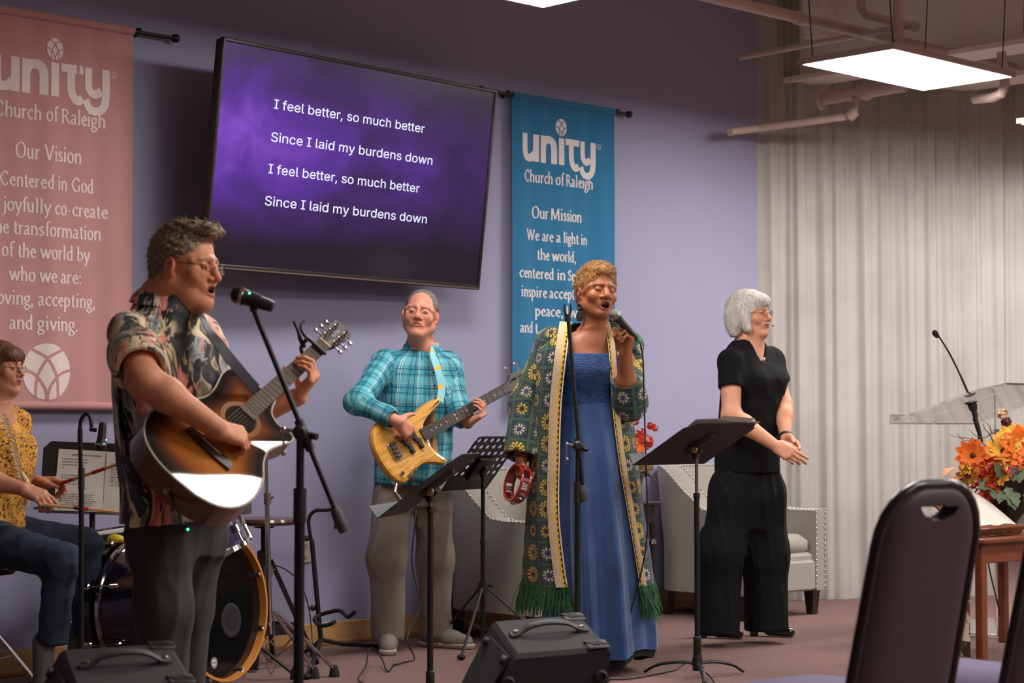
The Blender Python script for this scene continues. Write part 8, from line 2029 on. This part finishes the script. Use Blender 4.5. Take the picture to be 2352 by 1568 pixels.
# ------------------------------------------------------------------ woman in black with clasped hands
def standing_woman():
    f = nrm(V3(.66, -.75, 0)); r = V3(f[1], -f[0], 0); Y0 = 9.42
    hip = at(1716, 1085, Y0); chest = at(1724, 868, Y0); neckb = at(1720, 782, Y0)
    th = thing('person', 'white-haired woman in black standing with clasped hands and a headset microphone', 'person', V3(hip[0], hip[1], 0), 'musicians')
    hc, hs = at(1724, 722, Y0), 1.0
    o = dict(mouth=.0, mw=.023, nose=.95, nosew=1.05, fat=.006, browz=.024, browk=.35, ears=0)
    sd = Sdf(); Rm, P = head(sd, hc, V3(.80, -.58, .06), V3(.0, .0, 1), hs, o)
    sd.chain([P(0, -.02, -.05), neckb + UP * .01, neckb - UP * .1], [.054, .052, .056], .03); sd.cone(P(0, .025, -.10), neckb + f * .02 - UP * .03, .034, .036, .03)
    sR, sL = at(1678, 830, Y0 - .13), at(1772, 828, Y0 + .11)
    wR = at(1782, 1024, Y0 - .30); eR = at(1680, 955, Y0 - .22); wL = at(1806, 1010, Y0 - .16); eL = at(1798, 930, Y0 + .0)
    sd.loft([(hip, r, f, .16, .12, .12), (chest, r, f, .16, .12, .11), (neckb - UP * .085, r, f, .15, .075, .095), (neckb, r, f, .06, .05, .06)], .04)
    sd.chain([sR, eR, eR + (wR - eR) * .3, wR], [.054, .045, .044, .027], .03); sd.chain([sL, eL, eL + (wL - eL) * .3, wL], [.054, .045, .043, .027], .03)
    dR = nrm(at(1822, 1048, Y0 - .34) - wR); nR = nrm(V3(.25, .85, -.2)); hand(sd, wR, dR, nR, 1 if np.cross(dR, nR)[2] > 0 else -1, [(.25, .25, .2, .05), (.35, .5, .3, 0), (.45, .7, .4, -.03), (.5, .8, .4, -.08), ((.85, .3, .35), (.95, .0, .35), (1, -.1, .3))], .98)
    dL = nrm(at(1816, 1046, Y0 - .27) - wL + V3(.05, -.02, 0)); nL = nrm(V3(-.3, -.85, -.2)); hand(sd, wL, dL, nL, 1 if np.cross(dL, nL)[2] > 0 else -1, [(.2, .3, .2, .05), (.3, .4, .3, 0), (.5, .7, .4, -.03), (.6, .8, .4, -.08), ((.85, .3, .35), (.95, .0, .35), (1, -.1, .3))], .98)
    V, Q = body_mesh(sd, boxr(hc + V3(0, 0, -.02), .15), [boxr(at(1815, 1040, Y0 - .28), .125)], .0065, .0028, .0024)
    C = skin_color(V, (214, 152, 122), Rm, hc, hs, o, lips=(150, 74, 72), brow=(170, 150, 130), eye='open')
    qmesh('body', V, Q, SKIN, th, col=C)
    # white bob with fringe
    HM = NT('white_hair'); v = HM.coord('Object', (1, 1, .12)); HM.col(HM.ramp(HM.noise(v, 190, 3, .7), [(.3, lin((150, 140, 132))), (.55, lin((204, 196, 188))), (.75, lin((232, 226, 220)))])); HM.b.inputs['Roughness'].default_value = .5; HM.bump(HM.noise(v, 260, 2), .7, .004); HM = HM.m
    hd = Sdf(); hd.ell(P(0, -.02, .036), V3(.094, .112, .094) * hs, Rm, 0); hd.ell(P(0, -.045, -.035), V3(.098, .088, .072) * hs, Rm, .04); 
    for sx in (-1, 1): hd.cone(P(sx * .078, -.01, .03), P(sx * .080, .022, -.075), .030, .022, .03); hd.cone(P(sx * .07, -.06, .0), P(sx * .066, -.055, -.085), .04, .034, .03)
    hd.ell(P(0, .062, .060), V3(.066, .040, .038) * hs, Rm, .02)
    hd.ell(P(0, .125, -.035), V3(.062, .10, .073) * hs, Rm, .006, 's'); hd.ell(P(0, .05, -.10), V3(.055, .06, .06) * hs, Rm, .01, 's'); hd.half(P(0, -.04, -.112), -Rm[:, 2], .012)
    hd.warp(folds(61, .0035, (120, 120, 14), 4)); Vh, Qh = hd.mesh(.0038); ho = qmesh('hair', Vh, Qh, HM, th)
    pr, nn = surf_pick(Vh, Qh, lambda c: np.ones(len(c), bool), 2200, 3); keep = ((pr - hc) @ Rm)[:, 2] > -.075; pr, nn = pr[keep], nn[keep]; strands('hair_locks', HM, ho, pr - nn * .001, tang(-UP * 1.0 + Rm[:, 1] * .15, nn, .03), .034, .0007, bend=-nn.mean(0) * 0, jit=.06, seed=6)
    glasses(th, P, Rm, hs, w=.0185, h=.0155, zc=-.006, metal=M('glasses_dark', (70, 56, 50), .3, .8), rim=.001)
    m = MB(); m.tube([P(-.085, .0, -.02), P(-.075, .05, -.045), P(-.046, .094, -.060)], .0014, 6); m.sph(P(-.043, .098, -.061), .007, 8, 6); m.build('headset_microphone', M('beige_headset', (216, 190, 164), .6), th)
    BK = M('black_knit', (13, 13, 13), .9, var=.2, vs=40, bump=.25, bs=500, spec=.2)
    sh = Sdf()
    eR2, eL2 = sR + (eR - sR) * .50, sL + (eL - sL) * .5
    for (s_, e_, e0) in ((sR, eR2, eR), (sL, eL2, eL)):
        sh.chain([s_ + (neckb - s_) * .3 - UP * .02, s_, e_], [.045, .058, .066], .035); d_ = nrm(e0 - s_); sh.half(e_, d_, .004, e_ - .09, e_ + .09); sh.cone(e_ - d_ * .05, e_ + d_ * .04, .05, .058, .003, 's')
    sh.loft([(hip - UP * .0, r, f, .178, .145, .135), (hip + UP * .12, r, f, .172, .145, .13), (chest - UP * .09, r, f, .168, .150, .125), (chest, r, f, .170, .150, .125), (neckb - UP * .075, r, f, .148, .09, .11), (neckb - UP * .025, r, f, .105, .075, .09), (neckb - UP * .0, r, f, .08, .065, .07)], .06)
    for s in (-1, 1): sh.ell(chest + r * s * .07 + f * .085 - UP * .02, V3(.065, .06, .065), None, .04)
    sh.cone(neckb + UP * .06, neckb + f * .02 - UP * .0, .064, .056, .012, 's'); sh.cone(neckb + f * .06 + UP * .03, neckb + f * .11 - UP * .075, .058, .034, .012, 's')
    sh.warp(folds(62, .006, (14, 14, 8), 4)); V, Q = sh.mesh(.006); qmesh('black_top', relax(V, Q, 1), Q, BK, th)
    PT = M('black_crepe', (14, 14, 15), .85, var=.1, vs=20, bump=.1, bs=600, spec=.2)
    tr = Sdf(); kR, aR = at(1655, 1270, Y0 - .10), at(1650, 1450, Y0 - .12); kL, aL = at(1757, 1270, Y0 + .06), at(1760, 1445, Y0 + .04)
    tr.loft([(hip - UP * .26, r, f, .15, .09, .10), (hip - UP * .14, r, f, .178, .12, .125), (hip + UP * .03, r, f, .17, .13, .125)], 0)
    tr.chain([hip + V3(-.085, -.06, -.12), kR, aR], [.108, .100, .108], .09); tr.chain([hip + V3(.085, .03, -.12), kL, aL], [.108, .104, .112], .09)
    tr.half(V3(0, 0, .062), -UP, .004); tr.warp(folds(63, .010, (26, 26, 4), 5)); V, Q = tr.mesh(.0065); qmesh('wide_trousers', relax(V, Q, 1), Q, PT, th)
    PA = M('black_patent', (14, 13, 13), .08, coat=1.0)
    for (px, py) in ((1712, 1468), (1830, 1464)):
        d = nrm(V3(.93, -.36, 0)); tip = gnd(px, py); b = tip - d * .235
        s_ = Sdf(); s_.cone(b + d * .02 + UP * .075, b + d * .10 + UP * .045, .030, .030, .02); s_.cone(b + d * .10 + UP * .04, b + d * .20 + UP * .026, .034, .026, .02); s_.cone(b + d * .02 + UP * .07, b + d * .02 + UP * .085, .03, .03, .01)
        s_.ell(b + d * .06 + UP * .10, V3(.07, .07, .035), None, .01, 's'); s_.half(V3(0, 0, .004), -UP, .002); V, Q = s_.mesh(.0045); so = qmesh('pump', V, Q, PA, th)
        m = MB(); m.lathe([(.022, 0), (.024, .02), (.028, .06)], b + d * .015, None, 12); m.build('heel', PA, so)
        s_ = Sdf(); s_.cone(b + d * .03 + UP * .07, b + d * .03 + UP * .20, .030, .036, 0); s_.cone(b + d * .03 + UP * .085, b + d * .13 + UP * .055, .028, .022, .02); V, Q = s_.mesh(.006); qmesh('foot', V, Q, SKIN, th, col=np.tile(np.array(lin((206, 142, 112))), (len(V), 1)))
    m = MB(); nk = [neckb + r * math.sin(a) * .075 + f * (.02 + .07 * math.cos(a)) + UP * (-.012 - .075 * max(0, math.cos(a))) for a in np.linspace(-1.6, 1.6, 15)]; m.tube(nk, .0014, 6); ne = m.build('necklace', CHROME, th)
    m = MB(); m.sph(neckb + f * .098 - UP * .095, (.007, .004, .010), 10, 8); m.build('pendant', M('pendant_stone', (196, 188, 186), .2, .5), ne)
    m = MB(); d_ = nrm(wL - eL); m.lathe([(.031, -.008), (.033, -.006), (.033, .006), (.031, .008)], wL - d_ * .025, frame(d_), 18, caps=False); m.build('watch_band', M('black_watch', (22, 24, 28), .5), th)
standing_woman()
# ------------------------------------------------------------------ seated drummer in a mustard blouse
def drummer():
    f = nrm(V3(.96, -.28, 0)); r = V3(f[1], -f[0], 0); Y0 = 7.55
    hip = at(-45, 1215, Y0); chest = at(-14, 1025, Y0); neckb = at(-10, 930, Y0)
    th = thing('person', 'seated woman with a brown bob in a mustard blouse drumming with bundled rods', 'person', V3(hip[0], hip[1], 0), 'musicians')
    hc, hs = at(2, 845, Y0), .90
    o = dict(mouth=.0, mw=.021, nose=1.0, nosew=.95, fat=.003, browz=.024, browk=.5, ears=0)
    sd = Sdf(); Rm, P = head(sd, hc, V3(.96, -.26, .02), V3(0, 0, 1), hs, o)
    sd.chain([P(0, -.02, -.05), neckb + UP * .0, neckb - UP * .1], [.05, .048, .052], .03); sd.cone(P(0, .02, -.10), neckb + f * .02 - UP * .03, .033, .034, .03)
    sR, sL = neckb - UP * .075 + r * .155, neckb - UP * .075 - r * .15
    wR = at(52, 1122, Y0 - .28); eR = at(-48, 1098, Y0 - .25); wL = at(86, 1106, Y0 + .10); eL = at(0, 1100, Y0 + .16)
    sd.loft([(hip, r, f, .14, .10, .11), (chest, r, f, .15, .12, .10), (neckb - UP * .08, r, f, .14, .07, .09), (neckb, r, f, .055, .05, .055)], .04)
    sd.chain([sR, eR, eR + (wR - eR) * .3, wR], [.048, .041, .040, .025], .03); sd.chain([sL, eL, eL + (wL - eL) * .3, wL], [.048, .041, .040, .025], .03)
    dR = nrm(at(100, 1143, Y0 - .29) - wR); nR = nrm(V3(.1, .5, -.85)); dL = nrm(at(130, 1108, Y0 + .09) - wL); nL = nrm(V3(0, -.45, -.9))
    hand(sd, wR, dR, nR, 1 if np.dot(np.cross(dR, nR), V3(0, 1, 0)) > 0 else -1, [(.35, .25, .2, .03), (.6, .9, .5, 0), (.7, 1.1, .6, -.03), (.7, 1.2, .6, -.06), ((.85, .35, .4), (1, .0, .3), (1, -.1, .2))], .95)
    hand(sd, wL, dL, nL, 1 if np.dot(np.cross(dL, nL), V3(0, -1, 0)) > 0 else -1, [(.35, .5, .3, .03), (.6, .9, .5, 0), (.7, 1.1, .6, -.03), (.7, 1.2, .6, -.06), ((.85, .35, .4), (1, .0, .3), (1, -.1, .2))], .95)
    V, Q = body_mesh(sd, boxr(hc + V3(0, 0, -.02), .14), [boxr(wR + dR * .075, .095), boxr(wL + dL * .075, .095)], .0065, .0028, .0024)
    C = skin_color(V, (198, 138, 110), Rm, hc, hs, o, lips=(150, 62, 58), brow=(120, 86, 62), eye='open'); qmesh('body', V, Q, SKIN, th, col=C)
    HM = NT('chestnut_hair'); v = HM.coord('Object', (1, 1, .15)); HM.col(HM.ramp(HM.noise(v, 170, 3, .7), [(.3, lin((58, 32, 18))), (.6, lin((112, 66, 36))), (.8, lin((150, 96, 56)))])); HM.b.inputs['Roughness'].default_value = .5; HM.bump(HM.noise(v, 240, 2), .7, .004); HM = HM.m
    hd = Sdf(); hd.ell(P(0, -.02, .034), V3(.090, .108, .092) * hs, Rm, 0); hd.ell(P(0, -.05, -.04), V3(.092, .08, .075) * hs, Rm, .04)
    for sx in (-1, 1): hd.cone(P(sx * .074, -.015, .03), P(sx * .078, .0, -.08), .028, .022, .03)
    hd.ell(P(0, .065, .052), V3(.068, .036, .036) * hs, Rm, .02); hd.ell(P(0, .125, -.042), V3(.066, .098, .072) * hs, Rm, .006, 's'); hd.ell(P(0, .05, -.10), V3(.055, .06, .06) * hs, Rm, .01, 's'); hd.half(P(0, -.04, -.112), -Rm[:, 2], .012)
    hd.warp(folds(71, .0035, (120, 120, 14), 4)); Vh, Qh = hd.mesh(.004); ho = qmesh('hair', Vh, Qh, HM, th)
    pr, nn = surf_pick(Vh, Qh, lambda c: np.ones(len(c), bool), 1300, 3); keep = ((pr - hc) @ Rm)[:, 2] > -.07; pr, nn = pr[keep], nn[keep]; strands('hair_locks', HM, ho, pr - nn * .001, tang(np.array([[0, 0, -1.0]]), nn, .03), .032, .0007, jit=.06, seed=6)
    glasses(th, P, Rm, hs, w=.020, h=.014, zc=-.006, metal=M('glasses_gold', (172, 150, 128), .25, .9))
    t = NT('mustard_print'); v = t.coord('Object'); n1 = t.noise(v, 95, 3, .6, .6); n2 = t.noise(v, 12, 2)
    c = t.ramp(n2, [(.3, lin((186, 122, 34))), (.7, lin((222, 160, 60)))]); t.col(t.mix(t.ramp(n1, [(.54, (0, 0, 0)), (.57, (1, 1, 1))]), c, lin((58, 36, 20)))); t.b.inputs['Roughness'].default_value = .8; BLM = t.m
    sh = Sdf()
    for (a, b, e0) in ((sR, eR, wR), (sL, eL, wL)): sh.chain([a + (neckb - a) * .3, a, b, b + (e0 - b) * .15], [.055, .06, .056, .052], .04); q = b + (e0 - b) * .2; sh.half(q, e0 - b, .004, q - .07, q + .07)
    sh.loft([(hip + UP * .02, r, f, .165, .165, .13), (hip + UP * .10, r, f, .165, .165, .13), (chest - UP * .06, r, f, .165, .150, .12), (chest + UP * .03, r, f, .162, .135, .115), (neckb - UP * .085, r, f, .15, .085, .10), (neckb - UP * .03, r, f, .08, .06, .075)], .03)
    for s in (-1, 1): sh.ell(chest + r * s * .065 + f * .085, V3(.06, .055, .06), None, .04)
    sh.cone(neckb + UP * .05, neckb + f * .04 - UP * .05, .055, .04, .01, 's'); sh.warp(folds(72, .010, (16, 16, 9), 5)); V, Q = sh.mesh(.006); bl = qmesh('mustard_blouse', relax(V, Q, 1), Q, BLM, th)
    m = MB(); CRM = M('cream_lace', (220, 196, 160), .9, var=.1, vs=60)
    for k in range(16):
        p = at(8 + 44 * (k / 15) ** .8, 955 + 160 * k / 15, Y0 - .13 - .02 * math.sin(k)); petal_flower(m, p, V3(.3, -1, .1), .012 + .003 * (k % 3), 6, .2, .5, 1)
    o_ = m.build('lace_trim', CRM, bl); o_['kind'] = 'stuff'
    m = MB(); m.tube(catmull([at(50, 1085, Y0 - .17), at(62, 1110, Y0 - .17), at(64, 1140, Y0 - .16), at(58, 1160, Y0 - .15)], 4), [.006, .008, .01, .011] + [.012] * 9, 8); m.build('tie_tassel', CRM, bl)
    m = MB(); d_ = nrm(wL - eL); m.lathe([(.027, -.01), (.029, 0), (.027, .01)], wL - d_ * .02, frame(d_), 14, caps=False); m.build('bracelet', M('dark_bracelet', (60, 40, 28), .4), th)
    JE = M('dark_denim', (34, 44, 62), .9, var=.3, vs=30, bump=.3, bs=600)
    tr = Sdf(); kR, aR = at(142, 1288, Y0 - .22), at(118, 1482, Y0 - .20); kL, aL = at(196, 1252, Y0 + .16), at(196, 1475, Y0 + .2)
    tr.loft([(hip - UP * .08, r, f, .16, .13, .13), (hip + UP * .07, r, f, .155, .13, .12)], 0)
    tr.chain([hip + r * .08 - UP * .02, kR], [.095, .072], .05); tr.chain([kR, aR], [.070, .058], .03); tr.chain([hip - r * .08 - UP * .02, kL], [.092, .070], .05); tr.chain([kL, aL], [.068, .056], .03)
    tr.half(V3(0, 0, float(aR[2])), -UP, .004); tr.warp(folds(73, .010, (18, 18, 18), 5)); V, Q = tr.mesh(.006); qmesh('jeans', relax(V, Q, 1), Q, JE, th)
    SK = M('grey_sock', (92, 88, 86), .95, var=.3, vs=200); CLG = M('black_suede', (30, 28, 28), .9)
    for q, d in ((aR, nrm(V3(.75, -.66, 0))), (aL, nrm(V3(.8, -.5, 0)))):
        b = V3(q[0] - .03, q[1], 0) ; s_ = Sdf(); s_.cone(b + UP * .05, b + UP * .24, .038, .042, 0); s_.cone(b + UP * .06, b + d * .12 + UP * .05, .038, .034, .03); V, Q = s_.mesh(.006); qmesh('sock', V, Q, SK, th)
        s_ = Sdf(); s_.cone(b - d * .05 + UP * .045, b + d * .06 + UP * .04, .046, .046, 0); s_.cone(b + d * .06 + UP * .042, b + d * .18 + UP * .034, .050, .038, .02); s_.ell(b + UP * .11, V3(.06, .06, .055), None, .008, 's'); s_.half(V3(0, 0, .004), -UP, .002); V, Q = s_.mesh(.0055); qmesh('clog', V, Q, CLG, th)
    # throne
    st = thing('drum_throne', 'round black drum throne with chrome tripod legs under the drummer', 'stool', V3(hip[0], hip[1], 0))
    zt = float(hip[2]) - .115; c0 = V3(hip[0] - .02, hip[1], 0)
    m = MB(); m.lathe([(0, -.06), (.15, -.06), (.165, -.04), (.165, -.015), (.15, 0), (0, .0)], c0 + UP * zt, None, 28); m.build('seat', BLACKPL, st)
    m = MB(); m.cyl(c0 + UP * .12, c0 + UP * (zt - .05), .014); m.build('post', CHROME, st)
    for a in (.35, 2.45, 4.55):
        d = V3(math.cos(a), math.sin(a), 0)
        m = MB(); m.tube([c0 + UP * .33 + d * .02, c0 + d * .27 + UP * .015], .010, 8); m.tube([c0 + UP * .13 + d * .01, c0 + d * .15 + UP * .16], .006, 6); lg = m.build('leg', CHROME, st)
        m = MB(); m.sph(c0 + d * .275 + UP * .0155, (.02, .02, .015), 8, 6); m.build('rubber_foot', RUBBER, lg)
    # bundled rods
    WD = M('birch_rods', (206, 166, 116), .6, var=.15, vs=60); RT = M('red_band', (176, 40, 24), .6)
    for (a, b, lab, bands) in ((at(118, 1117, Y0 + .06), at(282, 1062, Y0 - .12), 'bundled drum rod with red bands raised toward the snare', ((.0, .32), (.58, .76))), (at(92, 1158, Y0 - .30), at(277, 1176, Y0 - .26), 'bundled drum rod with a red band lying level by the song sheets', ((.42, .60),))):
        th2 = thing('drum_rod', lab, 'drum rod', (a + b) / 2, 'bundled rods in the hands of the drummer'); d = nrm(b - a); F_ = frame(d); L = np.linalg.norm(b - a)
        m = MB()
        for k in range(7):
            q = F_ @ (V3(0, 0, 0) if k == 0 else V3(math.cos(k), math.sin(k), 0) * .0042); sp = F_ @ (V3(0, 0, 0) if k == 0 else V3(math.cos(k), math.sin(k), 0) * .0062)
            m.tube([a + q, a + d * L * .8 + q, b + sp], .0021, 5)
        o_ = m.build('birch_dowels', WD, th2); o_['kind'] = 'stuff'
        for (u, w) in bands: m = MB(); m.cyl(a + d * L * u, a + d * L * w, .0072, n=10); m.build('red_sleeve', RT, th2)
drummer()
